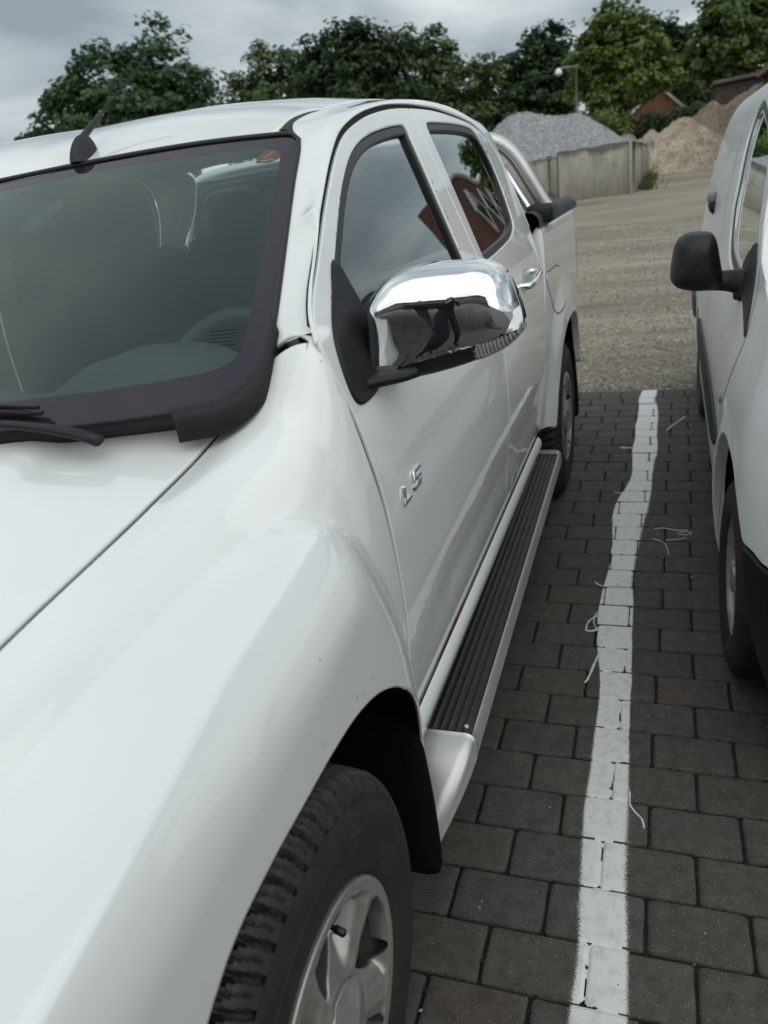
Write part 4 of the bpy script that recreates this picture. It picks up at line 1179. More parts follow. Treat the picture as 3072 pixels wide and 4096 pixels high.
for i, a in enumerate(t_):
    cdir = ring3[i] - [CX + .36, 1.60, 1.115]; cdir /= np.linalg.norm(cdir); ndir = np.array([0, -math.cos(tl_), math.sin(tl_)])
    tor.append([ring3[i] + .015 * (math.cos(b_) * cdir + math.sin(b_) * ndir) for b_ in np.linspace(0, 2 * np.pi, 10, endpoint=False)])
stw = part('steering_wheel', loft_vf(np.array(tor), close_n=True, close_m=True), M['interior'], truck)
part('wheel_hub', join_vf([box_vf((CX + .36, 1.59, 1.11), (.16, .05, .10), .02), box_vf((CX + .36, 1.60, 1.10), (.34, .025, .035), .01), tube_vf([(CX + .36, 1.57, 1.10), (CX + .36, 1.40, 1.03)], .03, 10)]), M['interior'], stw)
for w_ in (.36, -.36):
    for y_, nm in ((1.98, 'seat'), (2.80, 'seat')):
        st = part(nm, join_vf([box_vf((CX + w_, y_, .85), (.50, .52, .18), .06), box_vf((CX + w_, y_ + .30, 1.12), (.48, .15, .62), .06)]), M['interior_dark'], truck)
        part('headrest', join_vf([box_vf((CX + w_, y_ + .31, 1.50), (.25, .10, .17), .04)]), M['interior_dark'], st)
hl = []
for w_ in np.linspace(-.60, .60, 13):
    hl.append([roof_pt(w_, y_) - [0, 0, .030] for y_ in np.linspace(1.50, 3.15, 12)])
part('headliner', loft_vf(np.array(hl)), M['trim_light'], truck)
part('cab_floor', box_vf((CX, 2.2, .56), (1.6, 2.0, .06)), M['interior_dark'], truck)
rv = part('rear_view_mirror', box_vf((CX + .02, 1.40, 1.545), (.24, .03, .065), .012), M['interior_dark'], truck)
part('mirror_stem', tube_vf([(CX + .02, 1.39, 1.55), (CX + .03, 1.35, 1.575)], .010, 8), M['interior_dark'], rv)
# belt strap by the driver's seat
part('seat_belt', loft_vf(np.array([[(-.60, 2.10, 1.56), (-.60, 2.14, 1.56)], [(-.62, 2.08, 1.3), (-.62, 2.12, 1.3)], [(-.66, 2.05, 1.0), (-.66, 2.09, 1.0)]])), M['interior'], truck)

# ---- the other side
for o in [fdoor, rdoor]:
    d2 = mirror_copy(o, truck)
    for c_ in list(o.children):
        if c_.name.split('.')[0] in ('window_seal', 'window_glass', 'handle', 'handle_cup'): mirror_copy(c_, d2)
for o in [cabf, fnd, bd, lin, rlin, rb]:
    mirror_copy(o, truck)
# front of the truck (outside the picture, closes the body)
P = []
for sx in np.linspace(-1, 1, 25):
    P.append([(CX + .70 * sx, -.70 - .06 * (1 - sx * sx) * k + .10 * abs(sx)**3, z_) for z_, k in ((.93, .6), (.85, 1), (.7, 1.2), (.55, 1.5), (.40, 1.4), (.36, 1.0))])
part('front_bumper', loft_vf(np.array(P)), M['paint'], truck)
# ================================================================ GROUND
def tint_mat(name, cols, rough=.9, src='attr', grain=None, speck=None, bump=None, grain2=None):
    """colour picked by a per-piece value (attribute 'tint' or the object's random number)"""
    m = bpy.data.materials.new(name); m.use_nodes = True; nt = m.node_tree; b = nt.nodes['Principled BSDF']
    if src == 'attr':
        a = nn(nt, 'ShaderNodeAttribute', attribute_name='tint'); val = a.outputs['Fac']
    else:
        a = nn(nt, 'ShaderNodeObjectInfo'); val = a.outputs['Random']
    rp = nn(nt, 'ShaderNodeValToRGB'); cr = rp.color_ramp
    for i, (p_, c_) in enumerate(cols):
        e_ = cr.elements[i] if i < 2 else cr.elements.new(p_)
        e_.position = p_; e_.color = (*c_, 1)
    nt.links.new(val, rp.inputs[0]); colr = rp.outputs[0]
    geo = nn(nt, 'ShaderNodeNewGeometry')
    if grain:
        n = nn(nt, 'ShaderNodeTexNoise', inp={'Scale': grain[0], 'Detail': 6.0, 'Roughness': .7}); nt.links.new(geo.outputs['Position'], n.inputs['Vector'])
        mr = nn(nt, 'ShaderNodeMapRange', inp={1: .25, 2: .75, 3: 1 - grain[1], 4: 1 + grain[1]}); nt.links.new(n.outputs[0], mr.inputs[0])
        sc_ = nn(nt, 'ShaderNodeVectorMath', operation='SCALE'); nt.links.new(colr, sc_.inputs[0]); nt.links.new(mr.outputs[0], sc_.inputs['Scale']); colr = sc_.outputs[0]
    if grain2:
        n = nn(nt, 'ShaderNodeTexNoise', inp={'Scale': grain2[0], 'Detail': 4.0, 'Roughness': .8}); nt.links.new(geo.outputs['Position'], n.inputs['Vector'])
        mr = nn(nt, 'ShaderNodeMapRange', inp={1: .25, 2: .75, 3: 1 - grain2[1], 4: 1 + grain2[1]}); nt.links.new(n.outputs[0], mr.inputs[0])
        sc_ = nn(nt, 'ShaderNodeVectorMath', operation='SCALE'); nt.links.new(colr, sc_.inputs[0]); nt.links.new(mr.outputs[0], sc_.inputs['Scale']); colr = sc_.outputs[0]
    for (scale, thr, col_) in (speck or []):
        v = nn(nt, 'ShaderNodeTexVoronoi', inp={'Scale': scale}); nt.links.new(geo.outputs['Position'], v.inputs['Vector'])
        lt = nn(nt, 'ShaderNodeMath', operation='LESS_THAN'); lt.inputs[1].default_value = thr; nt.links.new(v.outputs['Distance'], lt.inputs[0])
        sp_ = nn(nt, 'ShaderNodeSeparateColor'); nt.links.new(v.outputs['Color'], sp_.inputs[0])
        gt = nn(nt, 'ShaderNodeMath', operation='GREATER_THAN'); gt.inputs[1].default_value = .55; nt.links.new(sp_.outputs[0], gt.inputs[0])
        mu = nn(nt, 'ShaderNodeMath', operation='MULTIPLY'); nt.links.new(lt.outputs[0], mu.inputs[0]); nt.links.new(gt.outputs[0], mu.inputs[1])
        mx = nn(nt, 'ShaderNodeMix', data_type='RGBA'); nt.links.new(mu.outputs[0], mx.inputs[0]); nt.links.new(colr, mx.inputs[6]); mx.inputs[7].default_value = (*col_, 1); colr = mx.outputs[2]
    nt.links.new(colr, b.inputs['Base Color']); b.inputs['Roughness'].default_value = rough
    if bump:
        n = nn(nt, 'ShaderNodeTexNoise', inp={'Scale': bump[0], 'Detail': 5.0, 'Roughness': .65}); nt.links.new(geo.outputs['Position'], n.inputs['Vector'])
        bp = nn(nt, 'ShaderNodeBump', inp={'Strength': bump[1], 'Distance': bump[2]}); nt.links.new(n.outputs[0], bp.inputs['Height']); nt.links.new(bp.outputs[0], b.inputs['Normal'])
    return m


PCOL = [(0, (.072, .070, .059)), (.30, (.086, .084, .068)), (.45, (.068, .066, .060)), (.62, (.090, .081, .069)), (.78, (.073, .070, .066)), (.90, (.092, .076, .066)), (1, (.080, .079, .063))]
PS = dict(grain=(24, .42), grain2=(330, .50), speck=[(300, .26, (.155, .150, .128)), (130, .17, (.235, .225, .195)), (95, .11, (.022, .022, .018)), (60, .06, (.36, .34, .30))], bump=(380, .9, .0016), rough=.9)
M['paver'] = tint_mat('paver_concrete', PCOL, src='obj', **PS)
M['paver_far'] = tint_mat('paver_concrete_mass', PCOL, src='attr', **PS)

# joint sand and moss between the stones
m = bpy.data.materials.new('mossy_joint'); m.use_nodes = True; nt = m.node_tree; b = nt.nodes['Principled BSDF']
g = nn(nt, 'ShaderNodeNewGeometry'); n = nn(nt, 'ShaderNodeTexNoise', inp={'Scale': 45.0, 'Detail': 6.0, 'Roughness': .7}); nt.links.new(g.outputs['Position'], n.inputs['Vector'])
rp = nn(nt, 'ShaderNodeValToRGB'); rp.color_ramp.elements[0].position = .38; rp.color_ramp.elements[0].color = (.006, .0065, .0045, 1); rp.color_ramp.elements[1].position = .70; rp.color_ramp.elements[1].color = (.022, .023, .012, 1)
nt.links.new(n.outputs[0], rp.inputs[0]); nt.links.new(rp.outputs[0], b.inputs['Base Color']); b.inputs['Roughness'].default_value = .95
M['joint'] = m
PITCH = .1425; Y0 = 5.4699; LEN = .2105; EDGE = 5.685


def row_phase(i): return (.0 if i % 2 else .105) + .0036 * (28 - i) + .004 * math.sin(i * 2.7)
def stone_h(i, k): return .0012 * math.sin(i * 12.9898 + k * 78.233) + .0006 * math.sin(i * 3.1 + k * 5.7)


bx = np.linspace(-5.5, 5.5, 90); by = np.concatenate([np.linspace(-9, .4, 40), np.linspace(.45, EDGE, 120)])
BX, BY = np.meshgrid(bx, by, indexing='ij')
BZ_ = -.0100 + .0020 * np.sin(BX * 57 + 3 * np.sin(BY * 31)) * np.sin(BY * 49)
pav = mk_fast('paving', np.stack([BX, BY, BZ_], -1).reshape(-1, 3), np.array(grid_f(*BX.shape)), M['joint'], smooth=True); tag(pav, kind='structure')


def stone_mesh(w, d, seed):
    """one worn concrete paver: rounded outline, soft top edge"""
    R_ = random.Random(seed); h, q = w / 2, d / 2
    out = []
    for cx_, cy_, a0 in ((h, q, 0), (-h, q, 90), (-h, -q, 180), (h, -q, 270)):
        r_ = R_.choice((.006, .008, .010, .012, .016, .026 if R_.random() < .3 else .009)); sx, sy = math.copysign(1, cx_), math.copysign(1, cy_)
        for a in (0, 30, 60, 90):
            t = math.radians(a0 + a); out.append((cx_ - sx * r_ + r_ * math.cos(t), cy_ - sy * r_ + r_ * math.sin(t)))
        nx = {0: (-1, 0), 90: (0, -1), 180: (1, 0), 270: (0, 1)}[a0]
        L_ = w if nx[0] else d
        px_, py_ = out[-1]
        for f_ in (.35, .65):
            out.append((px_ + nx[0] * L_ * f_ * .9 + R_.uniform(-.0016, .0016), py_ + nx[1] * L_ * f_ * .9 + R_.uniform(-.0016, .0016)))
    o = np.array(out); n_ = len(o)
    lay = [(o, -.03), (o, -.0058), (o * [1 - .0026 / h, 1 - .0026 / q], -.0022), (o * [1 - .007 / h, 1 - .007 / q], -.0003), (o * [1 - .016 / h, 1 - .016 / q], 0)]
    V = np.concatenate([np.concatenate([p, np.full((n_, 1), z)], 1) for p, z in lay])
    F = [[k * n_ + i, k * n_ + (i + 1) % n_, (k + 1) * n_ + (i + 1) % n_, (k + 1) * n_ + i] for k in range(4) for i in range(n_)] + [[4 * n_ + i for i in range(n_)]]
    return V, F


SM = []
for s in range(10):
    V, F = stone_mesh(LEN - .0068, PITCH - .0062, s); me = bpy.data.meshes.new('paver'); me.from_pydata([tuple(v) for v in V], [], F)
    me.polygons.foreach_set('use_smooth', np.ones(len(me.polygons), bool)); me.materials.append(M['paver']); me.update(); SM.append((me, V, F))
HV, HF = stone_mesh(.1375, .205, 77)
HM = bpy.data.meshes.new('paver'); HM.from_pydata([tuple(v) for v in HV], [], HF); HM.polygons.foreach_set('use_smooth', np.ones(len(HM.polygons), bool)); HM.materials.append(M['paver']); HM.update()
FV, FF, FT, fo_ = [], [], [], 0
n_single = 0


def far_stone(V, F, x_, y_, z_, tnt):
    global fo_
    # the mass leaves out the buried ring
    FV.append(V + [x_, y_, z_]); FF.extend([[i + fo_ for i in f] for f in F]); FT.append(np.full(len(V), tnt)); fo_ += len(V)


for i in range(-1, 95):
    yc = Y0 - PITCH * (i + .5) if i >= 0 else (Y0 + EDGE) / 2 - .002
    ln = LEN if i >= 0 else .1405
    for k in range(int(-5.2 / ln), int(5.2 / ln)):
        xc = (row_phase(i) if i >= 0 else .049) + ln * (k + .5)
        near = (-.72 < xc < .80) and i <= 34
        if yc < .5 and not (-4 < xc < 4): continue
        me, V, F = SM[(i * 7 + k * 13) % 10] if i >= 0 else (HM, HV, HF)
        z_ = stone_h(i, k)
        if near and n_single < 300:
            o = bpy.data.objects.new('paver', me); COL.objects.link(o); o.location = (xc, yc, z_); o.parent = pav; n_single += 1
        else:
            far_stone(V, F, xc, yc, z_, rnd.random())
fm = bpy.data.meshes.new('paver_field'); fm.from_pydata([tuple(v) for v in np.concatenate(FV)], [], FF)
a = fm.attributes.new('tint', 'FLOAT', 'POINT'); a.data.foreach_set('value', np.concatenate(FT).astype(np.float32))
fm.polygons.foreach_set('use_smooth', np.ones(len(fm.polygons), bool)); fm.materials.append(M['paver_far']); fm.update()
fobj = bpy.data.objects.new('paver_field', fm); COL.objects.link(fobj); fobj.parent = pav; fobj['kind'] = 'stuff'


# ---- the white line, sprayed over the stones: thin coat on each stone, broken at the joints
def vnoise(x, y, s, seed=0):
    """cheap value noise on arrays"""
    x = x * s; y = y * s; xi = np.floor(x).astype(int); yi = np.floor(y).astype(int); fx = x - xi; fy = y - yi
    fx = fx * fx * (3 - 2 * fx); fy = fy * fy * (3 - 2 * fy)
    def hsh(a, b):
        n_ = (a * 374761393 + b * 668265263 + seed * 974634777) & 0xffffffff
        n_ = ((n_ ^ (n_ >> 13)) * 1274126177) & 0xffffffff
        return ((n_ ^ (n_ >> 16)) & 0xffff) / 65535.
    return (hsh(xi, yi) * (1 - fx) + hsh(xi + 1, yi) * fx) * (1 - fy) + (hsh(xi, yi + 1) * (1 - fx) + hsh(xi + 1, yi + 1) * fx) * fy


LE = np.array([(5.71, -.09), (5.463, -.113), (5.118, -.105), (4.953, -.113), (4.75, -.122), (4.603, -.103), (4.439, -.126), (4.125, -.113), (3.95, -.113), (3.848, -.120), (3.70, -.160), (3.675, -.172), (3.40, -.186), (3.222, -.169), (2.96, -.165), (2.802, -.178), (2.622, -.189), (2.401, -.185), (2.289, -.174), (2.137, -.150), (1.966, -.149), (1.831, -.152), (1.69, -.153), (1.563, -.158), (1.435, -.154), (1.376, -.149), (1.275, -.144), (1.192, -.139), (1.12, -.128), (1.061, -.134), (1.0, -.146), (.5, -.15), (-4, -.15)])
RE = np.array([(5.71, .011), (5.432, -.005), (5.107, .018), (4.641, .007), (4.369, .018), (4.067, -.011), (3.849, -.011), (3.558, -.024), (3.383, -.040), (3.138, -.061), (2.968, -.068), (2.811, -.078), (2.603, -.063), (2.416, -.069), (2.304, -.059), (2.129, -.058), (1.935, -.056), (1.766, -.053), (1.654, -.049), (1.519, -.045), (1.426, -.050), (1.319, -.044), (1.215, -.035), (1.103, -.033), (1.0, -.028), (.5, -.03), (-4, -.03)])
CELL = .0036
lx_ = np.arange(-.235, .075, CELL); ly_ = np.arange(.80, EDGE - .003, CELL)
LX, LY = np.meshgrid(lx_, ly_, indexing='ij')
def soft_edge(E):
    q = np.linspace(-4, 5.71, 3000); v_ = np.interp(-q, -E[:, 0], E[:, 1]); k_ = np.hanning(141); k_ /= k_.sum()
    return np.interp(LY, q, np.convolve(np.pad(v_, 70, mode='edge'), k_, 'valid'))
eL = soft_edge(LE) + .003 * (vnoise(LX * 0 + 3, LY, 14, 4) - .5); eR = soft_edge(RE) + .003 * (vnoise(LX * 0 + 5, LY, 14, 4) - .5)
dl = LX - eL; dr_ = eR - LX; din = np.minimum(dl, dr_)
UX, UY = LX * .8 + LY * .6, -LX * .6 + LY * .8
ragged = .38 * vnoise(UX, UY, 430, 1) + .30 * RN.random(LX.shape) + .32 * vnoise(UY + 3, UX, 150, 14); mid = vnoise(LX * .7 - LY * .7, LX * .7 + LY * .7, 60, 2); big = vnoise(LX, LY, 9, 3)
# overspray: how soft each edge is varies along the line
softL = .0025 + .012 * np.clip(vnoise(LX * 0 + 1, LY, 2.2, 5) - .42, 0, 1); softR = .0025 + .018 * np.clip(vnoise(LX * 0 + 7, LY, 2.6, 6) - .36, 0, 1)
cov = np.clip(np.minimum((dl + softL) / (2 * softL), (dr_ + softR) / (2 * softR)), 0, 1)
cov = np.where(cov >= 1, 1.0, cov ** 1.2 * .92)
cov = cov - .45 * np.clip((big - .72) / .2, 0, 1) * mid
keep = cov > .01
# stone lookup
row = np.floor((Y0 - LY) / PITCH).astype(int); row = np.maximum(row, -1)
ph = np.array([row_phase(i) if i >= 0 else .049 for i in range(-1, 60)])[row + 1]; ln = np.where(row >= 0, LEN, .1405)
kk = np.floor((LX - ph) / ln).astype(int)
ycn = np.where(row >= 0, Y0 - PITCH * (row + .5), (Y0 + EDGE) / 2); xcn = ph + ln * (kk + .5)
hw = np.where(row >= 0, (LEN - .0068) / 2, .1375 / 2); hd = np.where(row >= 0, (PITCH - .0062) / 2, .205 / 2)
qx = np.abs(LX - xcn); qy = np.abs(LY - ycn)
rc = .014
ex, ey = qx - (hw - rc), qy - (hd - rc)
sd = np.minimum(np.maximum(ex, ey), 0) + np.hypot(np.maximum(ex, 0), np.maximum(ey, 0)) - rc          # <0 inside the stone
hgt = .0012 * np.sin(row * 12.9898 + kk * 78.233) + .0006 * np.sin(row * 3.1 + kk * 5.7)
zz = hgt + .0007 - .0030 * np.clip(1 + sd / .006, 0, 1)**2
fill = (vnoise(LX, LY, 30, 11) > .5) & (row > 20)                                                     # paint that bridged a joint
keep &= (sd < .0012) | ((sd < .0045) & fill & (np.abs(LX + .10) < .05))
zz = np.where(sd > -.0005, -.0035, zz)
ids = np.argwhere(keep[:-1, :-1]); nx_, ny_ = LX.shape
i0 = ids[:, 0] * ny_ + ids[:, 1]
Q = np.stack([i0, i0 + ny_, i0 + ny_ + 1, i0 + 1], 1)
used, inv = np.unique(Q, return_inverse=True)
PV = np.stack([LX, LY, zz], -1).reshape(-1, 3)[used]
m = bpy.data.materials.new('road_paint_white'); m.use_nodes = True; nt = m.node_tree; b = nt.nodes['Principled BSDF']
g = nn(nt, 'ShaderNodeNewGeometry'); n = nn(nt, 'ShaderNodeTexNoise', inp={'Scale': 38.0, 'Detail': 6.0, 'Roughness': .7}); nt.links.new(g.outputs['Position'], n.inputs['Vector'])
rp = nn(nt, 'ShaderNodeValToRGB'); rp.color_ramp.elements[0].position = .30; rp.color_ramp.elements[0].color = (.60, .61, .60, 1); rp.color_ramp.elements[1].position = .52; rp.color_ramp.elements[1].color = (.80, .815, .80, 1)
nt.links.new(n.outputs[0], rp.inputs[0]); nt.links.new(rp.outputs[0], b.inputs['Base Color']); b.inputs['Roughness'].default_value = .7
at_ = nn(nt, 'ShaderNodeAttribute', attribute_name='tint'); n5 = nn(nt, 'ShaderNodeTexNoise', inp={'Scale': 560.0, 'Detail': 3.0, 'Roughness': .6}); nt.links.new(g.outputs['Position'], n5.inputs['Vector'])
m5 = nn(nt, 'ShaderNodeMapRange', inp={1: .30, 2: .70, 3: .02, 4: .98}); nt.links.new(n5.outputs[0], m5.inputs[0])
n6 = nn(nt, 'ShaderNodeTexNoise', inp={'Scale': 120.0, 'Detail': 5.0, 'Roughness': .7}); nt.links.new(g.outputs['Position'], n6.inputs['Vector'])
m6 = nn(nt, 'ShaderNodeMapRange', inp={1: .62, 2: .74, 3: 0., 4: .9}); nt.links.new(n6.outputs[0], m6.inputs[0])
ad_ = nn(nt, 'ShaderNodeMath', operation='ADD'); nt.links.new(m5.outputs[0], ad_.inputs[0]); nt.links.new(m6.outputs[0], ad_.inputs[1])
mx_ = nn(nt, 'ShaderNodeMath', operation='MULTIPLY'); mx_.inputs[1].default_value = .97; nt.links.new(ad_.outputs[0], mx_.inputs[0])
gt_ = nn(nt, 'ShaderNodeMath', operation='GREATER_THAN'); nt.links.new(at_.outputs['Fac'], gt_.inputs[0]); nt.links.new(mx_.outputs[0], gt_.inputs[1]); nt.links.new(gt_.outputs[0], b.inputs['Alpha'])
n2 = nn(nt, 'ShaderNodeTexNoise', inp={'Scale': 500.0, 'Detail': 3.0}); nt.links.new(g.outputs['Position'], n2.inputs['Vector'])
bp = nn(nt, 'ShaderNodeBump', inp={'Strength': .4, 'Distance': .001}); nt.links.new(n2.outputs[0], bp.inputs['Height']); nt.links.new(bp.outputs[0], b.inputs['Normal'])
M['line'] = m
lm_ = mk_fast('line_marking', PV, inv.reshape(Q.shape), M['line'], attr=cov.ravel()[used]); tag(lm_, kind='structure')
# threads of spilled paint beside the line
drib = []
for pts, r_ in (([(-.047, 1.655), (-.045, 1.61), (-.032, 1.585), (-.016, 1.565), (-.010, 1.535)], .0022),
                ([(-.172, 2.545), (-.195, 2.525), (-.215, 2.49), (-.221, 2.445), (-.215, 2.425), (-.19, 2.435), (-.185, 2.45)], .0026),
                ([(-.19, 2.56), (-.198, 2.52), (-.195, 2.47), (-.180, 2.44)], .0018),
                ([(-.222, 2.43), (-.205, 2.425), (-.18, 2.435)], .0045),
                ([(-.165, 2.30), (-.178, 2.22), (-.192, 2.135), (-.200, 2.115)], .0035),
                ([(-.215, 2.79), (-.195, 2.765), (-.17, 2.755)], .0030),
                ([(.002, 3.30), (.03, 3.315), (.06, 3.31), (.10, 3.295), (.14, 3.30)], .0028),
                ([(.10, 3.255), (.13, 3.25), (.155, 3.27), (.13, 3.285), (.10, 3.265)], .0022),
                ([(-.005, 3.20), (.03, 3.18), (.05, 3.14), (.06, 3.05)], .0016), ([(.05, 3.19), (.09, 3.20), (.13, 3.22)], .0016),
                ([(.06, 4.72), (.10, 4.83), (.16, 4.97), (.17, 5.0)], .0035), ([(-.16, 4.40), (-.185, 4.42), (-.12, 4.41)], .006), ([(-.19, 3.74), (-.16, 3.72), (-.12, 3.725)], .003)):
    q = smooth_line(pts, .006); e_ = np.gradient(q, axis=0); nr = np.stack([-e_[:, 1], e_[:, 0]], 1); nr /= np.linalg.norm(nr, axis=1)[:, None]
    wv = r_ * (.75 + .5 * vnoise(q[:, 0], q[:, 1], 90, 3))[:, None]
    a_ = q + nr * wv; b_ = q - nr * wv
    drib.append(loft_vf(np.stack([np.c_[a_, np.full(len(q), .0024)], np.c_[q, np.full(len(q), .0040)], np.c_[b_, np.full(len(q), .0024)]], 1)))
M['spill'] = mat('spilled_white_paint', (.70, .71, .70), .7, noise=(60, .15))
dm = part('line_marking', join_vf(drib), M['spill'], None); tag(dm, kind='structure')
# stray grit on the stones
def stones(name, X, Y, Z, S, m, flat=.7, attr=True):
    """many little angular stones in one mesh"""
    n_ = len(X); base = np.array([(1, 0, 0), (-1, 0, 0), (0, 1, 0), (0, -1, 0), (0, 0, 1), (0, 0, -.6)], float)
    tri = np.array([(0, 2, 4), (2, 1, 4), (1, 3, 4), (3, 0, 4), (2, 0, 5), (1, 2, 5), (3, 1, 5), (0, 3, 5)])
    jit = RN.uniform(.55, 1.25, (n_, 6, 1)); an = RN.uniform(0, 2 * np.pi, n_); c_, s_ = np.cos(an), np.sin(an)
    P = base[None] * jit; asp = RN.uniform(.6, 1.0, n_)
    px_, py_ = P[..., 0], P[..., 1] * asp[:, None]
    q = np.stack([c_[:, None] * px_ - s_[:, None] * py_, s_[:, None] * px_ + c_[:, None] * py_, P[..., 2] * flat], -1) * S[:, None, None]
    q += np.stack([X, Y, Z], -1)[:, None, :]
    T = (tri[None] + 6 * np.arange(n_)[:, None, None]).reshape(-1, 3)
    return mk_fast(name, q.reshape(-1, 3), T, m, attr=np.repeat(RN.random(n_), 6))
GR = [(0, (.17, .15, .12)), (.35, (.25, .235, .20)), (.6, (.12, .115, .105)), (.8, (.33, .30, .25)), (1, (.48, .46, .42))]
M['grit'] = tint_mat('grit', [(0, (.30, .28, .24)), (.5, (.14, .13, .115)), (1, (.62, .60, .55))], src='attr')
M['gravel'] = tint_mat('gravel', GR, src='attr', grain=(60, .25))
n_ = 420
gx_ = RN.uniform(-.7, .9, n_); gy_ = RN.uniform(.7, 5.6, n_); gs_ = RN.gamma(2.0, .0009, n_) + .0007
g0 = stones('grit', gx_, gy_, np.full(n_, .0005), gs_, M['grit']); tag(g0, kind='stuff')
# moss and dirt cushions swelling out of the joints
n_ = 2600
ri = RN.integers(0, 34, n_); mx_ = RN.uniform(-.6, .75, n_); my_ = Y0 - PITCH * ri + RN.normal(0, .0016, n_)
sel = RN.random(n_) < .45
for j in np.flatnonzero(sel):
    i = int(ri[j]); k = round((mx_[j] - row_phase(i)) / LEN); mx_[j] = row_phase(i) + LEN * k + RN.normal(0, .0016); my_[j] = Y0 - PITCH * (i + RN.random() * 1.0)
M['moss'] = tint_mat('moss', [(0, (.014, .016, .009)), (.6, (.026, .028, .014)), (1, (.045, .046, .024))], src='attr', bump=(700, .6, .002))
ms = stones('moss', mx_, my_, np.full(n_, -.0055), RN.gamma(3, .0010, n_) + .0012, M['moss'], flat=.9); tag(ms, kind='stuff')


# ---- gravel yard beyond the stones
def hy(x, y):
    x = np.asarray(x, float); y = np.asarray(y, float)
    t = np.clip(y - 6.2, 0, None)
    h = .056 * np.where(t < 34, t, 34 + 8 * (1 - np.exp(-(t - 34) / 8)))
    h = h * np.clip(t / 2.5, 0, 1)**.5
    f = np.clip((y - 5.7) / 1.5, 0, 1)
    return h - .012 + f * (.018 * np.sin(y * 2.3 + .5 * np.sin(x * .7)) * np.clip((y - 8) / 4, 0, 1) + .05 * (vnoise(x + 50, y, .35, 21) - .5) + .022 * (vnoise(x + 50, y, 1.7, 22) - .5) + .010 * (vnoise(x + 50, y, 6, 23) - .5))
ys = np.concatenate([np.linspace(EDGE - .06, 12, 130), np.linspace(12.1, 40, 140), np.linspace(41, 260, 40)])
xs = np.concatenate([-np.geomspace(160, 6.2, 30), np.linspace(-6, 6, 150), np.geomspace(6.2, 160, 30)])
GX, GY = np.meshgrid(xs, ys, indexing='ij'); GZ = hy(GX, GY)
m = bpy.data.materials.new('yard_ground'); m.use_nodes = True; nt = m.node_tree; b = nt.nodes['Principled BSDF']
g = nn(nt, 'ShaderNodeNewGeometry')
mp = nn(nt, 'ShaderNodeMapping'); mp.inputs['Scale'].default_value = (.16, 1.0, 1.0); mp.inputs['Rotation'].default_value = (0, 0, math.radians(6)); nt.links.new(g.outputs['Position'], mp.inputs[0])
n = nn(nt, 'ShaderNodeTexNoise', inp={'Scale': 1.7, 'Detail': 7.0, 'Roughness': .62, 'Distortion': .4}); nt.links.new(mp.outputs[0], n.inputs['Vector'])
rp = nn(nt, 'ShaderNodeValToRGB'); c_ = rp.color_ramp
c_.elements[0].position = .33; c_.elements[0].color = (.155, .132, .108, 1); c_.elements[1].position = .70; c_.elements[1].color = (.38, .34, .262, 1); e_ = c_.elements.new(.5); e_.color = (.270, .242, .186, 1)
nt.links.new(n.outputs[0], rp.inputs[0])
n2 = nn(nt, 'ShaderNodeTexNoise', inp={'Scale': 55.0, 'Detail': 6.0, 'Roughness': .75}); nt.links.new(g.outputs['Position'], n2.inputs['Vector'])
mr = nn(nt, 'ShaderNodeMapRange', inp={1: .3, 2: .7, 3: .55, 4: 1.5}); nt.links.new(n2.outputs[0], mr.inputs[0])
s_ = nn(nt, 'ShaderNodeVectorMath', operation='SCALE'); nt.links.new(rp.outputs[0], s_.inputs[0]); nt.links.new(mr.outputs[0], s_.inputs['Scale'])
nt.links.new(s_.outputs[0], b.inputs['Base Color']); b.inputs['Roughness'].default_value = .95
bp = nn(nt, 'ShaderNodeBump', inp={'Strength': .8, 'Distance': .02}); nt.links.new(n2.outputs[0], bp.inputs['Height']); nt.links.new(bp.outputs[0], b.inputs['Normal'])
yard = mk_fast('gravel_yard', np.stack([GX, GY, GZ], -1).reshape(-1, 3), np.array(grid_f(*GX.shape)), m, smooth=True); tag(yard, kind='structure')
n_ = 30000
sy_ = 5.70 + RN.random(n_)**1.7 * 9.5; sx_ = -.09 * sy_ + RN.uniform(-.62, .50, n_) * sy_ * .42
st = stones('gravel', sx_, sy_, hy(sx_, sy_) + .001, RN.gamma(3.2, .0028, n_) + .002, M['gravel'], flat=.6); tag(st, kind='stuff')
# wider ground behind and beside the paved court
V, F = np.array([(-160, -160, -.05), (160, -160, -.05), (160, 5.70, -.05), (-160, 5.70, -.05)], float), [[0, 1, 2, 3]]
o = part('ground', (V, F), mat('asphalt', (.06, .06, .058), .9, noise=(3, .3), bump=(120, .5, .004)), None, smooth=False); tag(o, kind='structure')
# ================================================================ VAN
VY = 4.0
van_o = empty('parked_van', (.95, 3.5, 0), 'white van with black door mirror and black lower bumper, parked right of the painted line', 'van')
VS_ = (-1, 0, .1)
VARC = smooth_line([(1.745, .17), (1.770, .30), (1.805, .37), (1.850, .489), (1.889, .622), (1.927, .671), (1.981, .713), (2.0958, .7478), (2.2266, .7594), (2.32, .755), (2.43, .718), (2.52, .63), (2.59, .53), (2.635, .42), (2.66, .30), (2.67, .19)], .012)
VREAR = smooth_line([(4.70, .20), (4.72, .40), (4.79, .54), (4.90, .63), (5.04, .665), (5.18, .63), (5.29, .54), (5.36, .40), (5.38, .24)], .02)
top = [(6.05, .55), (6.06, 1.1), (6.0, 1.55), (5.9, 1.74), (5.7, 1.80), (4.6, 1.815), (4.0, 1.80), (3.55, 1.745), (3.15, 1.635), (2.85, 1.515), (2.62, 1.40), (2.46, 1.285), (2.40, 1.215), (2.15, 1.17), (1.85, 1.10), (1.62, 1.02), (1.45, .90)]
VBUMP_TOP = [(1.44, .60), (1.60, .60), (1.765, .609), (1.82, .616), (1.868, .62), (1.905, .46)]
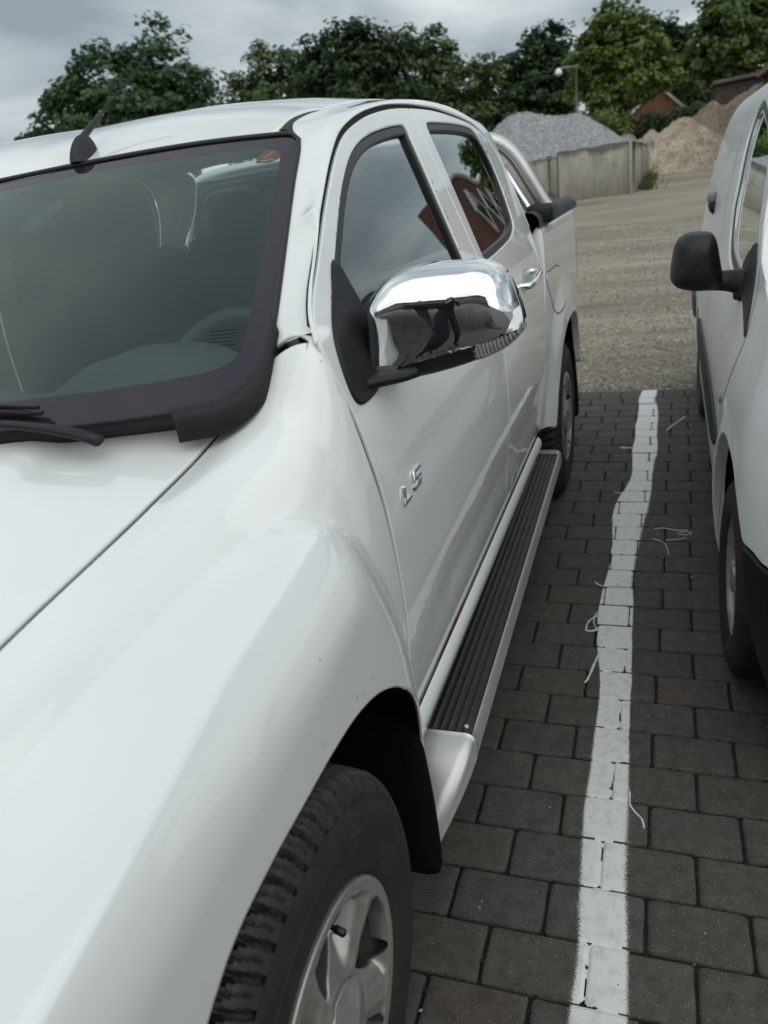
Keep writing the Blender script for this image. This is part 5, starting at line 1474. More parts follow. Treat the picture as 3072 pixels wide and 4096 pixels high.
vo = top + VBUMP_TOP[:-1] + [(1.925, .62), (1.955, .585)]
# arch edge from z=.55 up and over to the sill
av = [p for p in VARC if not (p[0] < 2.0 and p[1] < .628)]
vo = top + [(1.44, .62), (1.60, .612), (1.765, .611), (1.787, .612), (1.82, .6215), (1.856, .6215), (1.886, .6205)] + [tuple(p) for p in av] + [(2.80, .19), (4.66, .20)] + [tuple(p) for p in VREAR] + [(5.45, .26), (6.04, .30)]
VW = smooth_line([(2.47, 1.14), (2.52, 1.235), (2.62, 1.31), (2.80, 1.415), (3.05, 1.515), (3.344, 1.592), (3.584, 1.634), (3.80, 1.665), (3.93, 1.666), (3.985, 1.635), (3.990, 1.59), (3.965, 1.53), (3.90, 1.468), (3.80, 1.405),
                  (3.715, 1.34), (3.665, 1.27), (3.625, 1.20), (3.56, 1.15), (3.45, 1.118), (3.23, 1.098), (2.9, 1.085), (2.62, 1.075), (2.50, 1.085), (2.46, 1.11)], .014, closed=True)
vs = panel('body_side', M['van_paint'], van_o, vo, van, VS_, holes=[VW], grid=.022, step=.011, r=.006, rim=.03, hole_r=.006, hole_rim=.03)
vm_ = lambda h: off_surf(van, h, 1.0)
_t = off_surf(van, .1)(np.array([3.]), np.array([.9]))[0, 0] - van(np.array([3.]), np.array([.9]))[0, 0]
VSN = -1.0 if _t > 0 else 1.0
vout = lambda h: off_surf(van, h * VSN)
panel('window_seal', M['rubber'], van_o, VW, vout(-.008), VS_, holes=[inset(VW, .030)], grid=.03, step=.012, r=.006, rim=.004, hole_rim=.01)
panel('window_edge_glint', M['satin'], van_o, inset(VW, .028), vout(-.0125), VS_, holes=[inset(VW, .040)], grid=.03, step=.012, r=.001, rim=.002, hole_rim=.004)  # thin satin ring stands in for sky reflected along the glass edge
panel('window_glass', M['rear_side_glass'], van_o, inset(VW, .036), vout(-.018), VS_, grid=.06, step=.02, r=.0005, rim=0)
# bar that splits off the small front quarter glass
bar = np.array([(2.555, 1.10), (2.585, 1.21), (2.64, 1.30), (2.83, 1.41)]); bw = .017
bp_ = np.concatenate([bar - [bw, 0], (bar + [bw, 0])[::-1]])
panel('window_bar', M['rubber'], van_o, bp_, vout(-.010), VS_, grid=.03, step=.015, r=.004, rim=.01)
# the light ring inside the seal is a reflection built as a part
# door gaps
def vline(pts, w, name, m, h=.0008):
    q = smooth_line(pts, .015); a_ = offset_poly(q, w / 2, False); b_ = offset_poly(q, -w / 2, False)
    f_ = vout(h); return part(name, loft_vf(np.stack([f_(a_[:, 0], a_[:, 1]), f_(b_[:, 0], b_[:, 1])], 1)), m, van_o)
vline([(2.43, 1.325), (2.40, 1.25), (2.34, 1.12), (2.36, 1.0), (2.52, .85), (2.66, .70), (2.69, .5), (2.69, .25)], .005, 'door_gap', M['gap'])
vline([(4.46, 1.70), (4.30, 1.5), (4.10, 1.3), (4.0, 1.1), (3.97, .8), (3.96, .25)], .006, 'door_gap', M['gap'])
vline([(2.40, 1.225), (2.30, 1.20), (2.2, 1.185)], .004, 'bonnet_gap', M['gap'])
# sail and mirror
panel('mirror_foot', M['dark_plastic'], van_o, smooth_line([(2.345, 1.025), (2.375, 1.07), (2.41, 1.115), (2.45, 1.18), (2.50, 1.225), (2.56, 1.25), (2.66, 1.225), (2.80, 1.175), (2.82, 1.12), (2.70, 1.09), (2.55, 1.07), (2.42, 1.04)], .01, closed=True), vout(.006), VS_, grid=.02, step=.008, r=.005, rim=.02)
mo2 = [(.036, 1.150), (.041, 1.205), (.050, 1.245), (.066, 1.268), (.095, 1.279), (.139, 1.277), (.160, 1.268), (.172, 1.245), (.182, 1.200), (.190, 1.160), (.20, 1.13), (.19, 1.105), (.15, 1.098), (.10, 1.100), (.058, 1.113), (.040, 1.133)]
rows = mirror_shape((.115, 1.185), mo2, 2.78, .10, 3.0, 18)
V, F = loft_vf(rows, close_m=True)
V[:, 1] += .25 * (V[:, 0] - .115) * -1.0 * .3
M['mirror_shell'] = mat('black_mirror_shell', (.009, .0098, .012), .45, spec=.4, bump=(900, .25, .0005))
vmi = part('side_mirror', (V, F), M['mirror_shell'], van_o)
bk = smooth_line(mo2, .01, closed=True)
part('mirror_glass', (np.stack([bk[:, 0], np.full(len(bk), 2.781) - .075 * (bk[:, 0] - .115), bk[:, 1]], 1), [list(range(len(bk)))]), M['chrome'], vmi, smooth=False)
arm = smooth_line([(.150, 2.74, 1.128), (.19, 2.735, 1.128), (.225, 2.73, 1.125), (.262, 2.72, 1.12)], .01)
part('mirror_arm', tube_vf(arm, np.interp(np.linspace(0, 1, len(arm)), [0, .5, 1], [.030, .034, .046]), 14, flat=.95), M['mirror_shell'], vmi)
part('mirror_arm_base', tube_vf(smooth_line([(.225, 2.725, 1.085), (.25, 2.72, 1.088), (.28, 2.70, 1.095)], .01), [.028, .034, .045, .05, .05, .05, .05][:len(smooth_line([(.225, 2.725, 1.085), (.25, 2.72, 1.088), (.28, 2.70, 1.095)], .01))], 12, flat=.6), M['mirror_shell'], vmi)
# handles
def vhandle(y0, y1, z):
    x0 = float(van(np.array([y0]), np.array([z]))[0, 0]); L = y1 - y0
    V_, F_ = box_vf((x0 - .022, (y0 + y1) / 2, z), (.052, L, .060), .018); V_[:, 0] += .35 * (V_[:, 1] - y0) * .2; part('handle', (V_, F_), M['grey_handle'], van_o)
    V_, F_ = box_vf((x0 - .016, (y0 + y1) / 2 - .01, z - .058), (.046, L * .9, .062), .016); V_[:, 0] += .3 * np.clip(z - .04 - V_[:, 2], 0, 1); part('handle_lower', (V_, F_), M['black_plastic'], van_o)
M['grey_handle'] = mat('grey_handle_plastic', (.22, .225, .23), .25)
vhandle(4.95, 5.11, 1.268)
# side moulding, lamp, bumper
MLD = smooth_line([(2.70, .605), (2.76, .630), (2.95, .655), (3.4, .675), (4.3, .675), (4.68, .66), (4.70, .54), (4.3, .53), (3.4, .525), (2.98, .53), (2.78, .565)], .015, closed=True)
panel('side_moulding', M['dark_plastic'], van_o, MLD, vout(.012), VS_, grid=.03, step=.012, r=.010, rim=.02)
panel('side_moulding', M['dark_plastic'], van_o, smooth_line([(5.40, .54), (5.42, .66), (6.0, .66), (6.0, .54)], .02, closed=True), vout(.012), VS_, grid=.03, step=.012, r=.010, rim=.02)
xi = float(van(np.array([2.68]), np.array([.765]))[0, 0])
part('side_lamp', lathe_vf([(-.010, .001), (-.009, .012), (-.004, .020), (.004, .022)], 20, 'x', (xi, 2.665, .768)), M['indicator'], van_o)
vb = [(1.40, .20), (1.40, .595), (1.60, .592), (1.765, .596), (1.82, .603), (1.868, .604), (1.93, .582), (1.955, .55)] + [tuple(p) for p in VARC[::-1] if p[0] < 2.0 and p[1] < .54 and p[1] > .18][::1]
vb = [(1.40, .20), (1.40, .602), (1.60, .603), (1.757, .605), (1.787, .606), (1.82, .615), (1.856, .616), (1.880, .614), (1.846, .489), (1.80, .37), (1.765, .30), (1.742, .19)]
M['bumper'] = mat('dark_bumper_plastic', (.010, .0125, .0125), .5, spec=.35, bump=(600, .3, .0008))
panel('bumper', M['bumper'], van_o, vb, vout(.004), VS_, grid=.03, step=.012, r=.010, rim=.04)
# rest of the body: roof, bonnet, windscreen, front
def vx(y, z): return float(van(np.array([y]), np.array([z]))[0, 0])
CV = 1.09
def across(pts, name, m, crown=.03, k=11):
    rows_ = []
    for (y_, z_) in pts:
        x0 = vx(y_, z_) + .022; x1 = 2 * CV - x0
        rows_.append([(x0 + (x1 - x0) * t, y_ - crown * 1.5 * math.sin(math.pi * t) * (1 if y_ < 3 else 0), z_ + crown * math.sin(math.pi * t)) for t in np.linspace(0, 1, k)])
    return part(name, loft_vf(np.array(rows_)), m, van_o)
across([(5.9, 1.74), (5.7, 1.80), (4.6, 1.815), (4.0, 1.80), (3.55, 1.745)], 'roof', M['van_paint'])
across([(3.55, 1.745), (3.15, 1.635), (2.85, 1.515), (2.62, 1.40), (2.46, 1.285)], 'windscreen', M['dark_glass'], .05)
across([(2.46, 1.285), (2.40, 1.215), (2.15, 1.17), (1.85, 1.10), (1.62, 1.02), (1.45, .90), (1.42, .62)], 'bonnet', M['van_paint'], .05)
across([(1.44, .60), (1.40, .40), (1.42, .2)], 'front_bumper', M['bumper'], .02)
across([(5.9, 1.74), (6.0, 1.55), (6.06, 1.1), (6.05, .55), (6.04, .3)], 'rear_doors', M['van_paint'], .01)
part('underbody', box_vf((CV, 3.9, .30), (1.4, 4.2, .2), .03), M['gap'], van_o)
part('cabin', box_vf((CV, 4.3, 1.0), (1.25, 2.6, .8), .05), M['interior_dark'], van_o)
for arch, yc in ((VARC, 2.31), (VREAR, 5.04)):
    a_ = np.asarray(arch); P = []
    for dx, k_ in ((.012, 1.0), (.05, 1.02), (.35, 1.02), (.36, .2)):
        xx_ = np.array([vx(p[0], p[1]) for p in a_]); P.append(np.stack([np.maximum(xx_ + dx, .20 + dx * .9), yc + (a_[:, 0] - yc) * k_, .3 + (a_[:, 1] - .3) * k_], 1))
    part('wheel_housing', loft_vf(np.stack(P, 1)), M['liner'], van_o)
# the far side is the same
for o in list(van_o.children):
    if o.type == 'MESH' and o.name.split('.')[0] in ('body_side', 'window_seal', 'window_glass', 'side_moulding', 'bumper', 'mirror_foot', 'wheel_housing', 'side_mirror', 'mirror_arm'): mirror_copy(o, van_o, cx=CV)
# wheels: plain steel rims
R1 = .305
vp = [(.085, .185), (.092, .195), (.100, .215), (.102, .24), (.098, .265), (.092, .282), (.082, .295), (.068, .301), (.03, .304), (-.03, .304), (-.068, .301), (-.09, .285), (-.1, .24), (-.085, .185)]
th2 = np.linspace(0, 2 * np.pi, 240, endpoint=False); vpp = np.array(vp); x2 = -vpp[:, 0][None] + 0 * th2[:, None]; r2 = vpp[:, 1][None] + 0 * th2[:, None]
gr2 = (((th2[:, None] + np.abs(x2) * 1.2) % (2 * np.pi / 60)) < .022) & (r2 > .294); r2 = r2 - np.where(gr2, .006, 0)
TV = loft_vf(np.stack([x2, r2 * np.cos(th2)[:, None], r2 * np.sin(th2)[:, None]], -1), close_n=True)
M['steel_rim'] = mat('steel_rim', (.42, .38, .33), .45, metal=.6, noise=(25, .4))
RV = lathe_vf([(-.088, .192), (-.084, .186), (-.072, .180), (-.055, .172), (-.055, .150), (-.068, .125), (-.070, .095), (-.055, .080), (-.055, .045), (-.085, .040), (-.090, .034), (-.090, 0)], 60)
bolts = join_vf([lathe_vf([(-.084, 0), (-.084, .010), (-.066, .011)], 8, 'x', (0, .055 * math.cos(a_), .055 * math.sin(a_))) for a_ in np.linspace(0, 2 * np.pi, 5)[:4]])
VM_ = {'tyre': mesh_only('tyre', TV, M['tyre']), 'rim': mesh_only('rim', RV, M['steel_rim']), 'wheel_bolt': mesh_only('wheel_bolt', bolts, M['steel_rim'])}
for (x_, y_, fl, stv) in ((.315, 2.31, 0, .02), (.345, 5.04, 0, 0), (2 * CV - .32, 2.31, 1, 0), (2 * CV - .34, 5.04, 1, 0)):
    e_ = bpy.data.objects.new('wheel', None); COL.objects.link(e_); e_.location = (x_, y_, .304); e_.rotation_euler = (.3, 0, math.pi * fl + stv); e_.empty_display_size = .1
    e_.parent = van_o; e_.matrix_parent_inverse = van_o.matrix_world.inverted()
    for nm, me in VM_.items():
        o = bpy.data.objects.new(nm, me); COL.objects.link(o); o.parent = e_
# ================================================================ BACKGROUND
def hyf(x, y): return float(hy(np.array([x]), np.array([y]))[0])


# ---- concrete bays
m = bpy.data.materials.new('weathered_concrete'); m.use_nodes = True; nt = m.node_tree; b = nt.nodes['Principled BSDF']
g = nn(nt, 'ShaderNodeNewGeometry'); mp = nn(nt, 'ShaderNodeMapping'); mp.inputs['Scale'].default_value = (1, 1, .35); nt.links.new(g.outputs['Position'], mp.inputs[0])
n = nn(nt, 'ShaderNodeTexNoise', inp={'Scale': 3.2, 'Detail': 8.0, 'Roughness': .68, 'Distortion': .6}); nt.links.new(mp.outputs[0], n.inputs['Vector'])
rp = nn(nt, 'ShaderNodeValToRGB'); c_ = rp.color_ramp; c_.elements[0].position = .30; c_.elements[0].color = (.17, .165, .14, 1); c_.elements[1].position = .68; c_.elements[1].color = (.40, .385, .335, 1); e_ = c_.elements.new(.46); e_.color = (.31, .30, .258, 1)
nt.links.new(n.outputs[0], rp.inputs[0])
n2 = nn(nt, 'ShaderNodeTexNoise', inp={'Scale': 40.0, 'Detail': 5.0}); nt.links.new(g.outputs['Position'], n2.inputs['Vector'])
mr = nn(nt, 'ShaderNodeMapRange', inp={1: .3, 2: .7, 3: .82, 4: 1.12}); nt.links.new(n2.outputs[0], mr.inputs[0])
s_ = nn(nt, 'ShaderNodeVectorMath', operation='SCALE'); nt.links.new(rp.outputs[0], s_.inputs[0]); nt.links.new(mr.outputs[0], s_.inputs['Scale']); nt.links.new(s_.outputs[0], b.inputs['Base Color'])
b.inputs['Roughness'].default_value = .9
bp = nn(nt, 'ShaderNodeBump', inp={'Strength': .5, 'Distance': .02}); nt.links.new(n2.outputs[0], bp.inputs['Height']); nt.links.new(bp.outputs[0], b.inputs['Normal'])
sx_ = nn(nt, 'ShaderNodeSeparateXYZ'); nt.links.new(g.outputs['Position'], sx_.inputs[0])
mz = nn(nt, 'ShaderNodeMapRange', inp={1: 1.52, 2: 1.86, 3: 0., 4: .62}); nt.links.new(sx_.outputs[2], mz.inputs[0])
n4 = nn(nt, 'ShaderNodeTexNoise', inp={'Scale': 2.1, 'Detail': 7.0, 'Roughness': .62}); nt.links.new(g.outputs['Position'], n4.inputs['Vector'])
md = nn(nt, 'ShaderNodeMath', operation='ADD'); nt.links.new(mz.outputs[0], md.inputs[0]); nt.links.new(n4.outputs[0], md.inputs[1])
ms_ = nn(nt, 'ShaderNodeMapRange', inp={1: .80, 2: 1.02, 3: 0., 4: .85}); nt.links.new(md.outputs[0], ms_.inputs[0])
mxs = nn(nt, 'ShaderNodeMix', data_type='RGBA'); nt.links.new(ms_.outputs[0], mxs.inputs[0]); nt.links.new(s_.outputs[0], mxs.inputs[6]); mxs.inputs[7].default_value = (.075, .070, .060, 1); nt.links.new(mxs.outputs[2], b.inputs['Base Color'])
M['concrete'] = m
M['concrete_stain'] = mat('stained_concrete_edge', (.055, .052, .046), .95, noise=(9, .4))


def slab_vf(a, c, z0a, z0c, z1a, z1c, th, bev=.012, n=10, rag=0.0, seed=0):
    """upright slab between ground points a and c (x, y), thickness th, with a slightly worn top edge"""
    a = np.array(a, float); c = np.array(c, float); d = (c - a) / np.linalg.norm(c - a); nr = np.array([-d[1], d[0]])
    R_ = np.random.default_rng(seed); rows_ = []
    for t in np.linspace(0, 1, n):
        p = a + (c - a) * t; z0 = z0a + (z0c - z0a) * t; z1 = z1a + (z1c - z1a) * t - rag * R_.random()
        e1 = p - nr * th / 2; e2 = p + nr * th / 2
        b1 = p - nr * (th / 2 - bev); b2 = p + nr * (th / 2 - bev)
        rows_.append([(*e1, z0), (*e1, z1 - bev), (*b1, z1), (*b2, z1), (*e2, z1 - bev), (*e2, z0)])
    return loft_vf(np.array(rows_), close_m=True, caps=True)


rw_ = empty('retaining_wall', (-2, 20, hyf(-2, 20)), 'weathered concrete panel wall holding back the grey gravel heap', 'retaining wall')
part('wall_panel', slab_vf((-4.3, 20.06), (-2.245, 20.06), .40, .40, 1.73, 1.79, .12, rag=.02, seed=1), M['concrete'], rw_)
part('wall_panel', slab_vf((-2.222, 20.0), (-.665, 20.0), .40, .40, 1.885, 1.918, .13, rag=.03, seed=2), M['concrete'], rw_)
part('wall_panel', slab_vf((-6.4, 20.06), (-4.32, 20.06), .40, .40, 1.70, 1.73, .12, seed=3), M['concrete'], rw_)
part('corner_highlight', slab_vf((-.655, 19.97), (-.600, 19.97), .40, .40, 1.925, 1.925, .16, .01), mat('pale_concrete', (.34, .325, .285), .85, noise=(6, .2)), rw_)  # pale slab added as the highlight on the wall corner
part('wall_panel', slab_vf((-.60, 20.1), (-.50, 22.2), .40, .45, 1.92, 1.87, .12, rag=.03, seed=4), M['concrete'], rw_)
part('wall_panel', slab_vf((-.49, 22.25), (-.36, 25.4), .45, .6, 1.86, 1.76, .12, rag=.08, seed=5), mat('pale_concrete_panel', (.30, .28, .235), .9, noise=(3, .3)), rw_)
# dark run-off stain band and crack under the top edge, recessed joint
part('joint_strip', slab_vf((-2.2435, 20.02), (-2.2235, 20.02), .42, .42, 1.88, 1.88, .11, .004), M['gap'], rw_)
def blotch(pts, y, m_, name):
    return part(name, (np.array([(x_, y, z_) for x_, z_ in pts]), [list(range(len(pts)))]), m_, rw_, smooth=False)

# ---- shovel leaning against the wall
sh = empty('shovel', (-2.42, 19.85, .83), 'long shovel with a D grip leaning on the concrete wall', 'shovel')
M['tool'] = mat('dark_tool', (.045, .042, .04), .6); M['blade'] = mat('worn_blade', (.10, .085, .075), .5, metal=.4, noise=(20, .4))
part('shaft', tube_vf([(-2.415, 19.78, .98), (-2.425, 19.86, 1.4), (-2.43, 19.915, 1.70)], .019, 8), M['tool'], sh)
t_ = [(-2.43, 19.915, 1.70), (-2.475, 19.922, 1.745), (-2.475, 19.93, 1.80), (-2.385, 19.93, 1.80), (-2.385, 19.922, 1.745), (-2.43, 19.915, 1.70)]
part('grip', tube_vf(t_, .016, 8), M['tool'], sh)
P = []
for t, w_ in ((0, .03), (.12, .11), (.25, .125), (.75, .12), (.92, .10), (1, .05)):
    P.append([(-2.415 + w_ * s_, 19.78 - .10 * t + .03 * (1 - s_ * s_), 1.0 - .19 * t) for s_ in np.linspace(-1, 1, 9)])
part('blade', loft_vf(np.array(P)), M['blade'], sh)


# ---- heaps
def heap(name, fn, x0, x1, y0, y1, nx, ny, m_, label, cat, rough=.03, fine=7.0):
    X, Y = np.meshgrid(np.linspace(x0, x1, nx), np.linspace(y0, y1, ny), indexing='ij')
    Z = fn(X, Y); Gz = hy(X, Y)
    Z = Z + rough * (vnoise(X + 90, Y + 40, fine, 31) - .5) * 2 + rough * .7 * (vnoise(X + 90, Y + 40, fine * 3.1, 32) - .5) * 2
    Z = np.maximum(Z, Gz - .12)
    o = mk_fast(name, np.stack([X, Y, Z], -1).reshape(-1, 3), np.array(grid_f(nx, ny)), m_, smooth=True)
    tag(o, label, cat); return o


def heap_mat(name, cols, scale, grain, bumpd):
    m = bpy.data.materials.new(name); m.use_nodes = True; nt = m.node_tree; b = nt.nodes['Principled BSDF']
    g = nn(nt, 'ShaderNodeNewGeometry'); n = nn(nt, 'ShaderNodeTexNoise', inp={'Scale': scale, 'Detail': 8.0, 'Roughness': .7}); nt.links.new(g.outputs['Position'], n.inputs['Vector'])
    rp = nn(nt, 'ShaderNodeValToRGB')
    for i, (p_, c_) in enumerate(cols):
        e_ = rp.color_ramp.elements[i] if i < 2 else rp.color_ramp.elements.new(p_)
        e_.position = p_; e_.color = (*c_, 1)
    nt.links.new(n.outputs[0], rp.inputs[0]); nt.links.new(rp.outputs[0], b.inputs['Base Color']); b.inputs['Roughness'].default_value = .95
    v = nn(nt, 'ShaderNodeTexVoronoi', inp={'Scale': grain}); nt.links.new(g.outputs['Position'], v.inputs['Vector'])
    sc_ = nn(nt, 'ShaderNodeSeparateColor'); nt.links.new(v.outputs['Color'], sc_.inputs[0])
    mr = nn(nt, 'ShaderNodeMapRange', inp={1: 0., 2: 1., 3: .62, 4: 1.42}); nt.links.new(sc_.outputs[0], mr.inputs[0])
    s_ = nn(nt, 'ShaderNodeVectorMath', operation='SCALE'); nt.links.new(rp.outputs[0], s_.inputs[0]); nt.links.new(mr.outputs[0], s_.inputs['Scale']); nt.links.new(s_.outputs[0], b.inputs['Base Color'])
    bp = nn(nt, 'ShaderNodeBump', inp={'Strength': .7, 'Distance': bumpd}); nt.links.new(v.outputs['Distance'], bp.inputs['Height']); nt.links.new(bp.outputs[0], b.inputs['Normal'])
    return m


M['grey_gravel'] = heap_mat('grey_gravel', [(.35, (.22, .23, .24)), (.65, (.34, .35, .355))], 5.5, 26, .05)
M['sand'] = heap_mat('pale_sand', [(.32, (.22, .185, .135)), (.66, (.46, .39, .30)), (.5, (.36, .305, .225))], 1.6, 26, .02)
M['soil'] = heap_mat('brown_soil', [(.34, (.135, .105, .075)), (.64, (.235, .185, .135))], 1.3, 20, .03)
M['rubble'] = heap_mat('grey_rubble', [(.35, (.19, .175, .16)), (.65, (.30, .285, .26))], 3, 9, .06)


def gravel_h(x, y):
    c = np.interp(x, [-9, -6.2, -5.2, -4.5, -4.25, -3.95, -3.61, -3.40, -3.2, -2.95, -2.68, -2.40, -2.13, -1.95, -1.70, -1.416, -1.15, -.885, -.62, -.3, .2],
                  [.2, 1.2, 1.9, 2.40, 2.60, 2.83, 2.995, 3.025, 3.01, 2.93, 2.85, 2.825, 2.83, 2.80, 2.68, 2.50, 2.30, 2.10, 1.92, 1.6, 1.0])
    k = np.clip(22.2 - y, -9, 9)
    s = np.where(k > 0, (c - 1.74) / 2.06 * np.sqrt(k * k + .02) + .0, .62 * np.abs(k))
    return c - s - .05 * np.exp(-(k / .5)**2)
heap('gravel_heap', gravel_h, -7.5, -.58, 20.08, 27, 150, 120, M['grey_gravel'], 'big heap of light grey crushed stone behind the concrete wall', 'gravel heap', .022, 9)


def cone(x, y, px_, py_, h, sx, sy, p=1.0):
    r = np.hypot((x - px_) / sx, (y - py_) / sy); return h * (1 - np.sqrt(r * r + .006) ** p)
def ridged(x, y): return (1 - 2 * np.abs(vnoise(x + 7, y + 3, 1.6, 41) - .5)) * .10 + (1 - 2 * np.abs(vnoise(x + 7, y + 3, 4.2, 42) - .5)) * .07 - .10
def sand_h(x, y):
    z = np.maximum(.95 + cone(x, y, .60, 27.2, 1.66, 2.4, 2.6, .95), .95 + cone(x, y, -.25, 27.4, 1.40, 1.4, 2.4))
    z = np.maximum(z, .95 + cone(x, y, 1.5, 27.6, .85, 1.6, 2.2))
    return z + ridged(x, y) * np.clip((z - .9) / .4, 0, 1)
heap('sand_heap', sand_h, -2.2, 3.4, 24.2, 31, 190, 170, M['sand'], 'pale sand heap with crumbled clods beside the wall end', 'sand heap', .05, 6)
def soil_h(x, y):
    z = np.maximum(1.4 + cone(x, y, 3.2, 33, 2.15, 3.4, 3.2), 1.4 + cone(x, y, 1.7, 32.5, 1.75, 2.2, 2.6))
    z = np.maximum(z, 1.4 + cone(x, y, 5.2, 33, 1.9, 3.2, 3.2))
    return z + ridged(x * .8, y) * np.clip((z - 1.4) / .4, 0, 1)
heap('soil_heap', soil_h, -.6, 8.5, 29.6, 37, 150, 120, M['soil'], 'broad brown earth heap in front of the plank shed', 'earth heap', .06, 4)
def rub_h(x, y): return np.maximum(1.1 + cone(x, y, -1.0, 27, 1.22, 1.3, 1.7), 1.1 + cone(x, y, -.35, 26.8, 1.0, .9, 1.6)) + ridged(x * 2, y * 2) * .8
heap('rubble_heap', rub_h, -2.5, .5, 25.4, 29, 110, 90, M['rubble'], 'small heap of grey broken rubble between gravel and sand', 'rubble heap', .07, 8)
# lumps scattered along the wall head
n_ = 46; lx2 = np.linspace(-.55, -.38, n_) + RN.normal(0, .05, n_); ly2 = np.linspace(21, 25.2, n_) + RN.normal(0, .1, n_)
st = stones('rubble', lx2, ly2, 1.88 - .02 * (ly2 - 21), RN.gamma(3, .018, n_) + .02, M['gravel']); tag(st, kind='stuff')
# weeds by the wall foot
def blades(name, X, Y, Z, H, m_, w=.012, lean=.4):
    n_ = len(X); a = RN.uniform(0, 2 * np.pi, n_); l_ = RN.normal(0, lean, (n_, 2)) * H[:, None]
    d = np.stack([np.cos(a), np.sin(a)], 1) * w
    V = np.zeros((n_, 4, 3)); B = np.stack([X, Y, Z], 1)
    V[:, 0] = B; V[:, 0, :2] -= d; V[:, 1] = B; V[:, 1, :2] += d
    V[:, 2] = B + np.c_[l_, H]; V[:, 2, :2] += d * .3; V[:, 3] = B + np.c_[l_, H]; V[:, 3, :2] -= d * .3
    return mk_fast(name, V.reshape(-1, 3), np.arange(4 * n_).reshape(-1, 4), m_, attr=np.repeat(RN.random(n_), 4))
M['leaf_weed'] = tint_mat('weed_green', [(0, (.045, .06, .02)), (1, (.10, .115, .04))])
n_ = 500; gx_ = -.30 + RN.normal(0, .10, n_); gy_ = RN.uniform(20.6, 24.5, n_)
wd = blades('weeds', gx_, gy_, hy(gx_, gy_), RN.gamma(3, .035, n_) + .03, M['leaf_weed']); tag(wd, kind='stuff')


# ---- trees
def leaf_mat(name, a, b_, c_):
    m = bpy.data.materials.new(name); m.use_nodes = True; nt = m.node_tree; nt.nodes.clear()
    o = nn(nt, 'ShaderNodeOutputMaterial'); at = nn(nt, 'ShaderNodeAttribute', attribute_name='tint'); rp = nn(nt, 'ShaderNodeValToRGB')
    rp.color_ramp.elements[0].color = (*a, 1); rp.color_ramp.elements[1].color = (*c_, 1); e_ = rp.color_ramp.elements.new(.55); e_.color = (*b_, 1)
    nt.links.new(at.outputs['Fac'], rp.inputs[0])
    d = nn(nt, 'ShaderNodeBsdfPrincipled'); d.inputs['Roughness'].default_value = .55; d.inputs['Specular IOR Level'].default_value = .3; t = nn(nt, 'ShaderNodeBsdfTranslucent'); mx = nn(nt, 'ShaderNodeMixShader'); mx.inputs[0].default_value = .30
    nt.links.new(rp.outputs[0], d.inputs['Base Color']); nt.links.new(rp.outputs[0], t.inputs[0]); nt.links.new(d.outputs[0], mx.inputs[1]); nt.links.new(t.outputs[0], mx.inputs[2]); nt.links.new(mx.outputs[0], o.inputs[0])
    return m


M['lf_maple'] = leaf_mat('maple_leaf', (0.048, 0.094, 0.046), (0.086, 0.158, 0.074), (0.160, 0.190, 0.100))
M['lf_dark'] = leaf_mat('dark_leaf', (0.034, 0.064, 0.034), (0.062, 0.104, 0.052), (0.110, 0.125, 0.066))
M['lf_light'] = leaf_mat('light_leaf', (0.095, 0.146, 0.041), (0.155, 0.223, 0.059), (0.223, 0.277, 0.086))
M['lf_olive'] = leaf_mat('olive_leaf', (0.072, 0.112, 0.048), (0.118, 0.172, 0.070), (0.185, 0.225, 0.105))
M['lf_mid'] = leaf_mat('mid_leaf', (0.068, 0.113, 0.038), (0.113, 0.173, 0.051), (0.169, 0.211, 0.070))
M['bark'] = mat('bark', (.060, .052, .044), .95, noise=(6, .4), bump=(30, .8, .02))


def leaves_vf(C, Nv, S):
    """folded leaf quads at C facing about Nv"""
    n_ = len(C); a = RN.normal(0, 1, (n_, 3)); t = np.cross(Nv, a); t /= np.linalg.norm(t, axis=1)[:, None] + 1e-9; u = np.cross(Nv, t)
    w = RN.uniform(.5, .8, n_)[:, None]
    S = S[:, None]
    V = np.stack([C - t * S, C - u * S * w + Nv * S * .18, C + t * S * .95, C + u * S * w + Nv * S * .18], 1)
    return V.reshape(-1, 3), np.arange(4 * n_).reshape(-1, 4)


